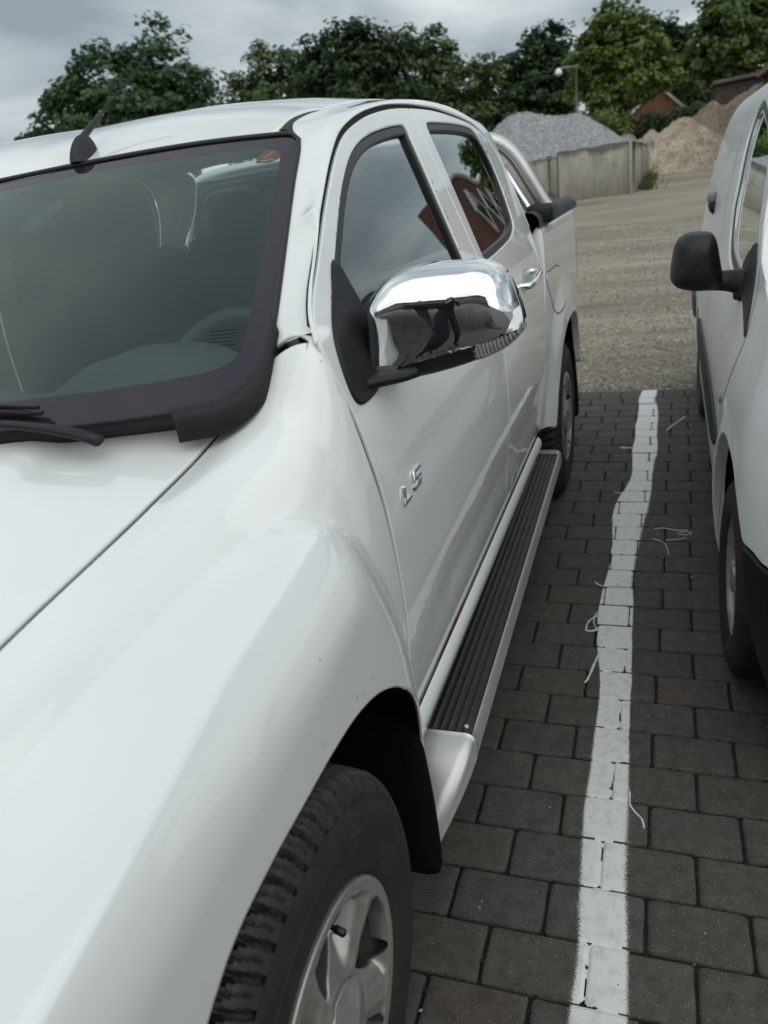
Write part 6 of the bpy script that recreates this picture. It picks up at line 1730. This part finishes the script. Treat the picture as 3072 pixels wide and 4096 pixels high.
def tree(label, base, lobes, mat_, n_clump, per, leaf, trunk_r=.20, crown_bottom=None, fill=.75, cat='tree', group='trees beyond the yard', droop=.25, clump_r=.55, name='tree', seed=0, limbs=16):
    """lobes: ellipsoids (x, y, z, rx, ry, rz) that make up the crown; leaf clumps fill their outer part, each on its own twig"""
    global RN
    keepRN = RN; RN = np.random.default_rng(1000 + seed)
    bx_, by_ = base; bz_ = hyf(bx_, by_) if by_ > 5.7 else 0.0
    root = empty(name, (bx_, by_, bz_), label, cat, group)
    L = np.array(lobes, float); vol = (L[:, 3] * L[:, 4] * L[:, 5]) ** .75; pk = RN.choice(len(L), n_clump, p=vol / vol.sum())
    d = RN.normal(0, 1, (n_clump, 3)); d /= np.linalg.norm(d, axis=1)[:, None]
    rr_ = (RN.random(n_clump) ** .42) * (1.0 + .10 * RN.normal(0, 1, n_clump)); rr_ = np.clip(rr_, .15, 1.16)
    CC = L[pk, :3] + d * L[pk, 3:] * rr_[:, None]
    ccen = L[:, :3].mean(0)
    # clumps buried deep inside other lobes are kept sparse
    idx = np.repeat(np.arange(n_clump), RN.poisson(per, n_clump))
    off = RN.normal(0, 1, (len(idx), 3)); off /= np.linalg.norm(off, axis=1)[:, None]; off *= (RN.random(len(idx)) ** .5)[:, None] * clump_r * RN.uniform(.6, 1.25, n_clump)[idx][:, None] * [1.15, 1.15, .62]
    P = CC[idx] + off
    outw = P - ccen; outw /= np.linalg.norm(outw, axis=1)[:, None]
    Nv = .55 * outw + np.array([0, 0, .75]) + RN.normal(0, .42, P.shape); Nv /= np.linalg.norm(Nv, axis=1)[:, None]
    V, Q = leaves_vf(P, Nv, leaf * RN.uniform(.6, 1.35, len(P)))
    tint = np.clip(.45 + .30 * RN.normal(0, 1, n_clump)[idx] * .6 + .16 * RN.normal(0, 1, len(P)), 0, 1)
    cr = mk_fast('crown', V, Q, mat_, attr=np.repeat(tint, 4)); cr['kind'] = 'stuff'; adopt(cr, root)
    # trunk and limbs
    topz = L[:, 2].max(); c0 = np.array([bx_, by_, bz_])
    cb = crown_bottom if crown_bottom is not None else (L[:, 2] - L[:, 5]).min()
    lead = np.array([ccen[0], ccen[1], ccen[2] + .35 * L[:, 5].mean()])
    tp = smooth_line([c0 - [0, 0, .2], c0 + [.02, 0, .35 * (cb - bz_)], (c0 + lead) / 2 * [1, 1, 0] + [0, 0, cb + .3], lead], .5)
    tr = [tube_vf(tp, np.interp(np.linspace(0, 1, len(tp)), [0, .08, .5, 1], [trunk_r * 1.35, trunk_r, trunk_r * .75, trunk_r * .18]), 9)]
    for j in RN.choice(n_clump, min(limbs, n_clump), replace=False):
        s_ = tp[int(np.clip(len(tp) * RN.uniform(.38, .85), 1, len(tp) - 1))]; e_ = CC[j]
        md = (s_ + e_) / 2 + np.array([0, 0, .18 * np.linalg.norm(e_ - s_) * .5]) + RN.normal(0, .12, 3)
        q = smooth_line([s_, md, e_], .5); tr.append(tube_vf(q, np.linspace(trunk_r * .36, .012, len(q)), 6))
    t_o = part('trunk', join_vf(tr), M['bark'], root)
    RN = keepRN
    return root


def lobes_in(xs, y, zs, r, n, seed, ry=None, sq=1.0):
    """random rounded masses inside the box xs x zs"""
    R_ = np.random.default_rng(seed); out = []
    cx_, cz_ = (xs[0] + xs[1]) / 2, (zs[0] + zs[1]) / 2; hx, hz = (xs[1] - xs[0]) / 2 - r * .8, (zs[1] - zs[0]) / 2 - r * .8
    for k in range(n):
        a = R_.uniform(0, 2 * np.pi); q = R_.random() ** .5
        out.append((cx_ + hx * q * np.cos(a), y + R_.uniform(-1, 1) * (ry or hx * .6), cz_ + hz * q * np.sin(a), r * R_.uniform(.8, 1.25), r * R_.uniform(.8, 1.25), r * R_.uniform(.7, 1.05)))
    return out


# maple on the left: bumpy top, three leaders
mp_l = [(-23.4, 34, 6.5, 2.6, 2.4, 2.0), (-25.8, 34, 5.9, 2.1, 2.0, 1.6), (-21.0, 34, 6.2, 2.1, 2.0, 1.6), (-20.5, 34, 8.35, .75, .8, 1.25), (-20.9, 34, 7.5, 1.1, 1.1, 1.0), (-22.6, 34, 8.25, .95, .95, 1.0), (-24.3, 34, 7.9, .95, .95, 1.0), (-25.3, 34, 7.3, .8, .8, .8), (-27.6, 34, 5.7, 1.2, 1.1, .55), (-28.1, 34, 4.9, .8, .8, .4), (-18.7, 34, 5.9, 1.2, 1.1, .7), (-19.2, 34, 7.0, .8, .8, .6), (-23.4, 34, 4.6, 3.6, 2.6, 1.4), (-26.6, 34, 6.9, .7, .7, .45), (-24, 33.5, 3.4, 3.2, 2.4, 1.2)]
tree('dark green maple with several pointed tops standing alone at the left', (-23.2, 34), mp_l, M['lf_maple'], 460, 46, .155, .26, 2.6, seed=1, clump_r=.62)
tree('thin pale tree with sky showing through its crown, next right of the lone maple', (-20.6, 46), [(-20.6, 46, 7.2, 2.9, 2.2, 2.3), (-22.6, 46, 7.9, 1.3, 1.2, 1.5), (-18.8, 46, 8.4, 1.6, 1.4, 1.3), (-21.3, 46, 9.3, .8, .8, .7), (-23, 46, 5.9, 1.3, 1.2, 1.0), (-20.6, 46, 5.3, 3.0, 2.2, 1.5)], M['lf_olive'], 250, 34, .16, .16, 3.5, seed=2, clump_r=.60, limbs=34)
tree('tall dense dark tree in the middle with reddish brown leaves', (-15.2, 44), [(-15.6, 44, 7.0, 2.8, 2.4, 2.2), (-16.7, 44, 8.6, 1.3, 1.3, 1.3), (-15.0, 44, 8.7, 1.2, 1.2, 1.2), (-13.6, 44, 7.9, 1.7, 1.5, 1.3), (-17.6, 44, 7.3, 1.4, 1.3, 1.4), (-15, 44, 5.2, 3.6, 2.6, 1.8), (-12.7, 44, 6.3, 1.6, 1.5, 1.5), (-15.3, 43, 4.0, 3.8, 2.0, 1.5)], M['lf_dark'], 520, 48, .16, .25, 3.2, seed=3, clump_r=.62)
tree('loose light tree just right of the dark middle one, thin at its right edge', (-12.0, 48), [(-12.3, 48, 7.6, 1.9, 1.6, 2.0), (-11.6, 48, 6.2, 1.5, 1.4, 1.7), (-13.0, 48, 8.6, 1.0, 1.0, .9), (-11.4, 48, 8.4, .8, .8, .7), (-12, 48, 4.9, 1.8, 1.5, 1.5)], M['lf_olive'], 210, 34, .15, .15, 3.2, seed=4, clump_r=.52, limbs=26)
tree('low olive green tree behind the left end of the gravel heap', (-8.6, 42), [(-8.8, 42, 5.0, 1.5, 1.3, 1.7), (-7.9, 42, 5.9, 1.0, 1.0, 1.0), (-9.4, 42, 4.2, 1.3, 1.2, 1.4), (-7.8, 42, 4.1, 1.5, 1.2, 1.6), (-8.5, 42, 3.0, 1.8, 1.2, 1.2)], M['lf_olive'], 240, 44, .15, .15, 2.4, seed=5, clump_r=.5)
tree('round dark green tree behind the gravel heap', (-5.6, 44), [(-5.7, 44, 5.7, 1.9, 1.8, 1.9), (-5.2, 44, 7.1, 1.0, 1.0, .95), (-6.6, 44, 6.2, 1.1, 1.1, 1.1), (-4.8, 44, 5.6, 1.1, 1.1, 1.5), (-6.0, 44, 4.1, 2.2, 1.7, 1.5), (-5.2, 43.5, 3.1, 2.6, 1.5, 1.4), (-7.3, 44, 3.2, 1.6, 1.3, 1.4)], M['lf_dark'], 420, 48, .15, .22, 2.6, seed=6, clump_r=.55)
tree('big fresh light green tree behind the street lamp', (-1.95, 40), [(-2.0, 40, 5.7, 1.6, 1.5, 1.5), (-2.1, 40, 6.9, .95, .95, .9), (-.85, 40, 5.4, 1.05, 1.1, 1.2), (-3.0, 40, 5.6, .95, 1.0, 1.15), (-1.2, 40, 6.4, .9, .9, .85), (-.35, 40, 4.9, .75, .8, .75), (-2.2, 40, 4.6, 1.6, 1.4, .85), (-1.2, 40, 4.5, 1.1, 1.1, .65), (-.35, 40, 4.35, .95, .8, .40), (.1, 40, 4.6, .6, .6, .5)], M['lf_light'], 400, 46, .135, .16, 3.7, seed=7, clump_r=.46, limbs=24)
tree('very dark tree squeezed between the light green tree and the big right one', (-.3, 50), [(.0, 50, 7.1, 1.0, 1.0, 1.4), (.2, 50, 5.6, 1.2, 1.1, 1.5), (-.6, 50, 5.4, 1.0, 1.0, 1.6), (.9, 50, 6.3, .9, .9, 1.3), (.3, 50, 4.3, 1.7, 1.2, 1.0)], M['lf_dark'], 260, 46, .16, .20, 3.4, seed=8, clump_r=.52)
tree('large leafy green tree above the plank shed at the right edge', (3.0, 46), [(2.9, 46, 6.4, 1.9, 1.7, 1.6), (1.9, 46, 6.0, 1.2, 1.2, 1.3), (3.9, 46, 6.8, 1.4, 1.4, 1.4), (2.6, 46, 7.6, 1.1, 1.1, .9), (2.2, 46, 4.8, 1.5, 1.3, 1.0), (3.8, 46, 5.2, 1.6, 1.4, 1.3), (5.3, 46, 6.6, 1.6, 1.5, 1.8), (4.9, 46, 8.2, 1.2, 1.2, .9)], M['lf_mid'], 430, 46, .15, .24, 3.6, seed=9, clump_r=.50)
tree('green tree half hidden behind the lone maple', (-30.5, 50), [(-30.5, 50, 5.2, 2.6, 2, 1.6), (-33, 50, 4.4, 2.2, 2, 1.4)], M['lf_mid'], 160, 40, .17, .2, 3.0, seed=10, clump_r=.6)


def hedge_like(label, name, cat, boxes, mat_, n_clump, per, leaf, seed):
    global RN
    keepRN = RN; RN = np.random.default_rng(2000 + seed)
    L = np.array(boxes, float); root = empty(name, (float(L[:, 0].mean()), float(L[:, 1].mean()), hyf(float(L[:, 0].mean()), float(L[:, 1].mean()))), label, cat)
    pk = RN.integers(0, len(L), n_clump); d = RN.normal(0, 1, (n_clump, 3)); d /= np.linalg.norm(d, axis=1)[:, None]
    CC = L[pk, :3] + d * L[pk, 3:] * (RN.random(n_clump) ** .35)[:, None]
    idx = np.repeat(np.arange(n_clump), RN.poisson(per, n_clump)); P = CC[idx] + RN.normal(0, .16, (len(idx), 3))
    Nv = RN.normal(0, .5, P.shape) + [0, -.35, .75]; Nv /= np.linalg.norm(Nv, axis=1)[:, None]
    V, Q = leaves_vf(P, Nv, leaf * RN.uniform(.6, 1.3, len(P))); tint = np.clip(.45 + .25 * RN.normal(0, 1, n_clump)[idx] + .15 * RN.normal(0, 1, len(P)), 0, 1)
    cr = mk_fast('foliage', V, Q, mat_, attr=np.repeat(tint, 4)); cr['kind'] = 'stuff'; adopt(cr, root)
    st_ = [tube_vf([(x_, y_, hyf(x_, y_) - .1), (x_ + .1, y_, z_)], [.04, .015], 6) for x_, y_, z_ in L[:, :3]]
    part('stem', join_vf(st_), M['bark'], root); RN = keepRN
    return root


hedge_like('dark clipped hedge behind the sand heap', 'hedge', 'hedge', [(x_, 39.5, 2.45 + .02 * i, .55, .5, .75) for i, x_ in enumerate(np.linspace(-1.6, 4.0, 13))], M['lf_dark'], 420, 34, .09, 1)
hedge_like('bright green bushes below the light green tree', 'bush', 'bush', [(x_, 37.5, z_, .6, .5, .65) for x_, z_ in ((-4.2, 2.75), (-3.5, 3.0), (-2.8, 2.85), (-2.2, 2.95), (-1.6, 2.7), (-2.5, 2.4))], M['lf_light'], 170, 30, .075, 2)
hedge_like('dark undergrowth behind the gravel heap', 'undergrowth', 'bush', [(x_, 46, 2.9, 1.5, .8, 1.2) for x_ in np.linspace(-12.5, -3, 9)], M['lf_dark'], 420, 36, .13, 3)
hedge_like('dark thicket behind the brick house', 'thicket', 'bush', [(x_, 53, 3.4, 1.5, .8, 1.5) for x_ in np.linspace(-5.5, 7.5, 11)], M['lf_dark'], 520, 36, .15, 5)
hedge_like('dark shrubs under the middle trees seen past the cab roof', 'shrub', 'bush', [(x_, 49, 3.2, 2.2, 1, 1.5) for x_ in np.linspace(-24, -11, 8)], M['lf_dark'], 380, 34, .15, 4)


# ---- street lamps
M['galv'] = mat('galvanised_steel', (.28, .30, .31), .5, metal=.6); M['lampwhite'] = mat('white_lamp_bell', (.75, .76, .76), .35)
def lamp(label, x_, y_, ztop, arm, zg=None):
    zg = hyf(x_, y_)
    e_ = empty('street_lamp', (x_, y_, zg), label, 'street lamp', 'street lamps among the trees')
    part('post', tube_vf([(x_, y_, zg - .1), (x_, y_, ztop - .02)], [.055, .042], 10), M['galv'], e_)
    part('arm', tube_vf([(x_ + .03, y_, ztop - .03), (x_ + arm * .5, y_ - .02, ztop + .0), (x_ + arm, y_ - .05, ztop - .01)], .030, 8), M['galv'], e_)
    prof_ = [(.06, .02), (.05, .06), (.02, .10), (-.04, .135), (-.12, .15), (-.15, .165), (-.155, .155), (-.13, .14)]
    part('lamp_head', lathe_vf(prof_, 20, 'z', (x_ + arm, y_ - .05, ztop - .05)), M['lampwhite'], e_)
    part('lamp_bowl', lathe_vf([(-.15, .14), (-.20, .12), (-.24, .07), (-.255, .0)], 16, 'z', (x_ + arm, y_ - .05, ztop - .05)), mat('frosted_bowl', (.55, .56, .56), .25), e_)
lamp('grey street lamp with a white bell head, in front of the round dark tree', -3.39, 38, 5.40, -.72)
lamp('grey street lamp faint against the thin pale tree', -21.1, 45, 7.10, -1.05)

# ---- brick house between the trunks
M['brick'] = mat('orange_brick', (.25, .12, .075), .9, noise=(14, .3)); M['white_wood'] = mat('white_painted_wood', (.72, .72, .70), .55)
hz_ = hyf(-.2, 48)
hs = empty('brick_house', (-.25, 48, hz_), 'orange brick gable house with white bargeboards glimpsed below the trees', 'house')
V = np.array([(-1.35, 48, hz_ - .2), (.95, 48, hz_ - .2), (.95, 48, 3.95), (-.2, 48, 4.95), (-1.35, 48, 3.95)]); V2 = V + [0, 6, 0]
part('wall', (np.concatenate([V, V2]), [[0, 1, 2, 3, 4], [5, 9, 8, 7, 6], [1, 6, 7, 2], [0, 4, 9, 5]]), M['brick'], hs, smooth=False)
M['roof_tile'] = mat('red_roof_tile', (.22, .075, .045), .8, noise=(12, .3))
for a_, c_ in (((-1.62, 3.70), (-.2, 4.99)), ((1.22, 3.70), (-.2, 4.99))):
    p = np.array([(a_[0], 47.8, a_[1]), (c_[0], 47.8, c_[1]), (c_[0], 54.2, c_[1]), (a_[0], 54.2, a_[1])]); part('roof', (np.concatenate([p, p + [0, 0, .09]]), [[0, 1, 2, 3], [7, 6, 5, 4], [0, 4, 5, 1], [1, 5, 6, 2], [2, 6, 7, 3], [3, 7, 4, 0]]), M['roof_tile'], hs, smooth=False)
    d = np.array(c_) - a_; nr = np.array([-d[1], d[0]]) / np.linalg.norm(d) * .13
    if nr[1] > 0: nr = -nr
    q = np.array([(a_[0], 47.74, a_[1]), (c_[0], 47.74, c_[1]), (c_[0] + nr[0] * .2, 47.74, c_[1] + nr[1] * 1.3), (a_[0] + nr[0], 47.74, a_[1] + nr[1])])
    part('bargeboard', (np.concatenate([q, q + [0, .05, 0]]), [[0, 1, 2, 3], [7, 6, 5, 4], [0, 4, 5, 1], [1, 5, 6, 2], [2, 6, 7, 3], [3, 7, 4, 0]]), M['white_wood'], hs, smooth=False)

# ---- plank shed
M['plank'] = mat('weathered_plank', (.085, .070, .062), .9, noise=(5, .4), bump=(40, .5, .01))
shd = empty('plank_shed', (2.7, 36, hyf(2.7, 36)), 'dark weathered plank shed with a lean roof behind the earth heap', 'shed')
xs_ = np.arange(1.98, 5.2, .145)
for k, x_ in enumerate(xs_):
    part('plank', box_vf((x_ + .07, 36 + .015 * (k % 2), 2.60), (.136, .022, 2.3 + .10 * (x_ - 2) - .02 * (k % 3)), .004), M['plank'], shd, smooth=False)
part('shed_wall', box_vf((3.6, 37.2, 2.5), (3.2, 2.2, 2.2), .01), M['interior_dark'], shd)
part('roof', (lambda V, F: (V + np.c_[np.zeros(len(V)), np.zeros(len(V)), (V[:, 0] - 2) * .05], F))(*box_vf((3.6, 37.1, 3.83), (3.5, 2.7, .13), .02)), mat('felt_roof', (.12, .105, .095), .9, noise=(5, .3)), shd)

# ---- dark sheet metal shed far left
M['sheet'] = mat('dark_sheet_metal', (.045, .047, .052), .5, metal=.3)
lb = empty('metal_shed', (-30, 33, hyf(-30, 33)), 'dark standing seam metal roof behind the pickup bonnet at the left edge', 'shed')
part('wall', box_vf((-32.5, 33.5, 2.6), (16, 5, 3.2)), M['sheet'], lb)
rf = [(-40.7, 30.5, 4.05), (-24.2, 30.5, 4.05), (-24.2, 33.6, 5.25), (-40.7, 33.6, 5.25)]
V = np.array(rf + [(a, b_, c_ - .12) for a, b_, c_ in rf]); part('roof', (V, [[0, 1, 2, 3], [7, 6, 5, 4], [0, 4, 5, 1], [1, 5, 6, 2], [2, 6, 7, 3], [3, 7, 4, 0]]), M['sheet'], lb, smooth=False)
for k in range(22):
    x_ = -40.4 + .76 * k; part('seam', tube_vf([(x_, 30.5, 4.085), (x_, 33.6, 5.285)], .022, 6), M['sheet'], lb)

# ---- long brick building along the right of the yard (its end shows at the edge and in the pickup's windows)
bb = empty('brick_building', (9, 26, hyf(5, 26)), 'dark red brick building with tiled roof at the right edge behind the van', 'building')
M['dark_brick'] = mat('dark_red_brick', (.11, .042, .032), .85, noise=(9, .3), bump=(60, .4, .01))
part('wall', box_vf((5.6, 31.9, 2.3), (4.0, 6.4, 3.2)), M['dark_brick'], bb)
part('gutter', tube_vf([(3.36, 28.7, 3.76), (3.36, 35.2, 3.80)], .07, 8), M['galv'], bb)
rt = [(3.30, 28.7, 3.88), (3.30, 35.2, 3.92), (5.9, 35.2, 5.3), (5.9, 28.7, 5.3)]
V = np.array(rt + [(a, b_, c_ - .10) for a, b_, c_ in rt]); part('roof', (V, [[0, 1, 2, 3], [7, 6, 5, 4], [0, 4, 5, 1], [1, 5, 6, 2], [2, 6, 7, 3], [3, 7, 4, 0]]), M['roof_tile'], bb, smooth=False)
part('downpipe', tube_vf([(3.42, 34.9, 3.75), (3.55, 34.9, 3.55), (3.57, 34.9, 1.4)], .045, 8), M['galv'], bb)
# curved parapet block with diamond windows, nearer than the eaves end
yy_ = np.linspace(22.4, 28.6, 61); zt_ = 4.70 + .16 * np.sin((yy_ - 18.2) * 1.3)
P = []
for x_ in (3.35, 4.5):
    P.append(np.stack([np.full(61, x_), yy_, np.full(61, -.3)], 1)); P.append(np.stack([np.full(61, x_), yy_, zt_], 1))
P = np.stack([P[0], P[1], P[3], P[2]], 1)
pb_ = part('parapet_wall', loft_vf(P, close_m=True, caps=True), M['dark_brick'], bb, smooth=False)
part('coping', tube_vf(np.stack([np.full(61, 3.33), yy_, zt_ + .02], 1), .09, 8), M['white_wood'], bb)
for y_, z_ in ((23.7, 3.55), (25.8, 3.55), (27.7, 3.55), (24.8, 2.0), (26.8, 2.0)):
    fr_ = [(3.33, y_ + .78 * a, z_ + .78 * c_) for a, c_ in ((0, 1), (1, 0), (0, -1), (-1, 0))]
    V = np.array(fr_ + [(3.27, y_ + .62 * a, z_ + .62 * c_) for a, c_ in ((0, 1), (1, 0), (0, -1), (-1, 0))])
    w_ = part('window', (np.concatenate([V[:4], V[:4] - [.06, 0, 0], V[4:]]), [[0, 4, 5, 1], [1, 5, 6, 2], [2, 6, 7, 3], [3, 7, 4, 0], [4, 8, 9, 5], [5, 9, 10, 6], [6, 10, 11, 7], [7, 11, 8, 4]]), M['white_wood'], bb, smooth=False)
    part('pane', (V[4:] + [.02, 0, 0], [[0, 1, 2, 3]]), M['dark_glass'], w_, smooth=False)

# ---- behind the camera: concrete yard wall that the chrome mirror shows
wb_ = empty('yard_wall', (0, -2.7, 0), 'grey concrete panel wall behind the place the picture was taken from', 'yard wall')
for k in range(8):
    x_ = -7.2 + 1.9 * k; part('wall_panel', slab_vf((x_ + .5, -2.71), (x_ + 2.36, -2.71), 1.03, 1.03, 2.12, 2.12 + .01 * (k % 2), .14, seed=40 + k), M['concrete'], wb_); part('wall_panel', slab_vf((x_, -2.7), (x_ + 1.88, -2.7), -.1, -.1, 1.02, 1.02, .14, seed=20 + k), M['concrete'], wb_)
# ================================================================ PHOTOGRAPHER (seen mirrored in the chrome)
def skinned(name, joints, bones, root, sub=2):
    """one continuous body from a joint skeleton; joints: (x, y, z, radius_x, radius_y)"""
    me = bpy.data.meshes.new(name); me.from_pydata([j[:3] for j in joints], bones, []); me.update()
    o = bpy.data.objects.new(name, me); COL.objects.link(o)
    sk = o.modifiers.new('skin', 'SKIN'); sk.use_smooth_shade = True
    for i, j in enumerate(joints):
        v = me.skin_vertices[0].data[i]; v.radius = (j[3], j[4]); v.use_root = (i == root)
    sb = o.modifiers.new('sub', 'SUBSURF'); sb.levels = sub; sb.render_levels = sub
    bpy.context.view_layer.update()
    dg = bpy.context.evaluated_depsgraph_get(); ev = bpy.data.meshes.new_from_object(o.evaluated_get(dg))
    bpy.data.objects.remove(o, do_unlink=True); ev.name = name
    n = bpy.data.objects.new(name, ev); COL.objects.link(n); return n


px, py = .03, -.52
J = [(px, py, .96, .155, .11), (px, py + .01, 1.12, .145, .10), (px, py + .02, 1.30, .17, .115), (px, py + .02, 1.45, .13, .09), (px, py + .05, 1.54, .055, .055), (px, py + .08, 1.60, .06, .065), (px, py + .09, 1.68, .078, .095), (px, py + .085, 1.755, .055, .07),
     (px - .10, py + .01, .88, .095, .10), (px - .12, py + .06, .50, .062, .07), (px - .13, py + .02, .12, .045, .05), (px - .14, py + .06, .05, .042, .04), (px - .15, py + .20, .035, .04, .028),
     (px + .10, py + .01, .88, .095, .10), (px + .12, py + .02, .50, .062, .07), (px + .13, py - .04, .12, .045, .05), (px + .14, py + .0, .05, .042, .04), (px + .15, py + .14, .035, .04, .028),
     (px - .20, py + .03, 1.43, .062, .062), (px - .27, py + .14, 1.18, .048, .05), (px - .12, py + .36, 1.42, .030, .033), (px - .095, py + .42, 1.475, .034, .022),
     (px + .20, py + .03, 1.43, .062, .062), (px + .27, py + .14, 1.18, .048, .05), (px + .12, py + .36, 1.42, .030, .033), (px + .095, py + .42, 1.475, .034, .022)]
B = [(0, 1), (1, 2), (2, 3), (3, 4), (4, 5), (5, 6), (6, 7), (0, 8), (8, 9), (9, 10), (10, 11), (11, 12), (0, 13), (13, 14), (14, 15), (15, 16), (16, 17), (3, 18), (18, 19), (19, 20), (20, 21), (3, 22), (22, 23), (23, 24), (24, 25)]
for s_, h in ((-1, 21), (1, 25)):
    hx, hy_, hz_ = J[h][:3]
    for k, (dz, ln_) in enumerate(((.030, .062), (.011, .070), (-.008, .066), (-.026, .052))):
        b0 = len(J); J += [(hx - s_ * .012, hy_ + .030, hz_ + dz, .0095, .0095), (hx - s_ * .03, hy_ + .030 + .4 * ln_, hz_ + dz + .004, .0088, .0088), (hx - s_ * (.03 + .5 * ln_), hy_ + .030 + .62 * ln_, hz_ + dz + .005, .0075, .0075)]
        B += [(h, b0), (b0, b0 + 1), (b0 + 1, b0 + 2)]
    b0 = len(J); J += [(hx - s_ * .022, hy_ + .004, hz_ + .026, .011, .011), (hx - s_ * .055, hy_ + .018, hz_ + .030, .009, .009)]; B += [(h, b0), (b0, b0 + 1)]
pr_ = empty('person', (px, py, 0), 'person in dark clothes holding up a phone, seen mirrored in the chrome door mirror', 'person')
body = skinned('body', J, B, 0)
M['cloth'] = mat('dark_cloth', (.012, .013, .017), .9); M['jeans'] = mat('dark_trousers', (.018, .020, .027), .9); M['skin'] = mat('skin', (.42, .25, .18), .55); M['shoe'] = mat('dark_shoe', (.02, .018, .016), .6); M['hair'] = mat('brown_hair', (.035, .022, .014), .7)
body.data.materials.clear()
for k in ('cloth', 'jeans', 'skin', 'shoe'): body.data.materials.append(M[k])
for p_ in body.data.polygons:
    c = p_.center; hand = c.y > py + .385 and c.z > 1.38
    p_.material_index = 2 if (c.z > 1.515 and abs(c.x - px) < .14) or hand else (3 if c.z < .10 else (1 if c.z < .93 else 0)); p_.use_smooth = True
adopt(body, pr_)
hd = np.array([px, py + .088, 1.665])
def ell(c, r, n=14, m_=18, zmin=-1.0):
    P = []
    for a in np.linspace(math.asin(zmin), math.pi / 2, n): P.append([(c[0] + r[0] * math.cos(a) * math.cos(t), c[1] + r[1] * math.cos(a) * math.sin(t), c[2] + r[2] * math.sin(a)) for t in np.linspace(0, 2 * math.pi, m_, endpoint=False)])
    return loft_vf(np.array(P), close_m=True)
part('hair', join_vf([ell(hd + [0, -.018, .045], (.088, .100, .085), zmin=-.2), ell(hd + [0, -.05, .0], (.080, .068, .09))]), M['hair'], pr_)
for s_ in (-1, 1):
    part('eye', ell(hd + [s_ * .031, .088, .012], (.013, .009, .008), 8, 10), M['sticker_white'], pr_); part('ear', ell(hd + [s_ * .081, .0, .0], (.012, .022, .032), 8, 10), M['skin'], pr_)
part('nose', ell(hd + [0, .100, -.018], (.013, .020, .024), 8, 10), M['skin'], pr_); part('mouth', ell(hd + [0, .090, -.055], (.024, .009, .006), 6, 10), mat('lips', (.32, .13, .11), .5), pr_)
ph_ = part('phone', box_vf((.035, -.055, 1.485), (.075, .008, .150), .003), M['black_plastic'], None)
tag(ph_, 'black phone held upright in both hands in front of the face of the person', 'phone')
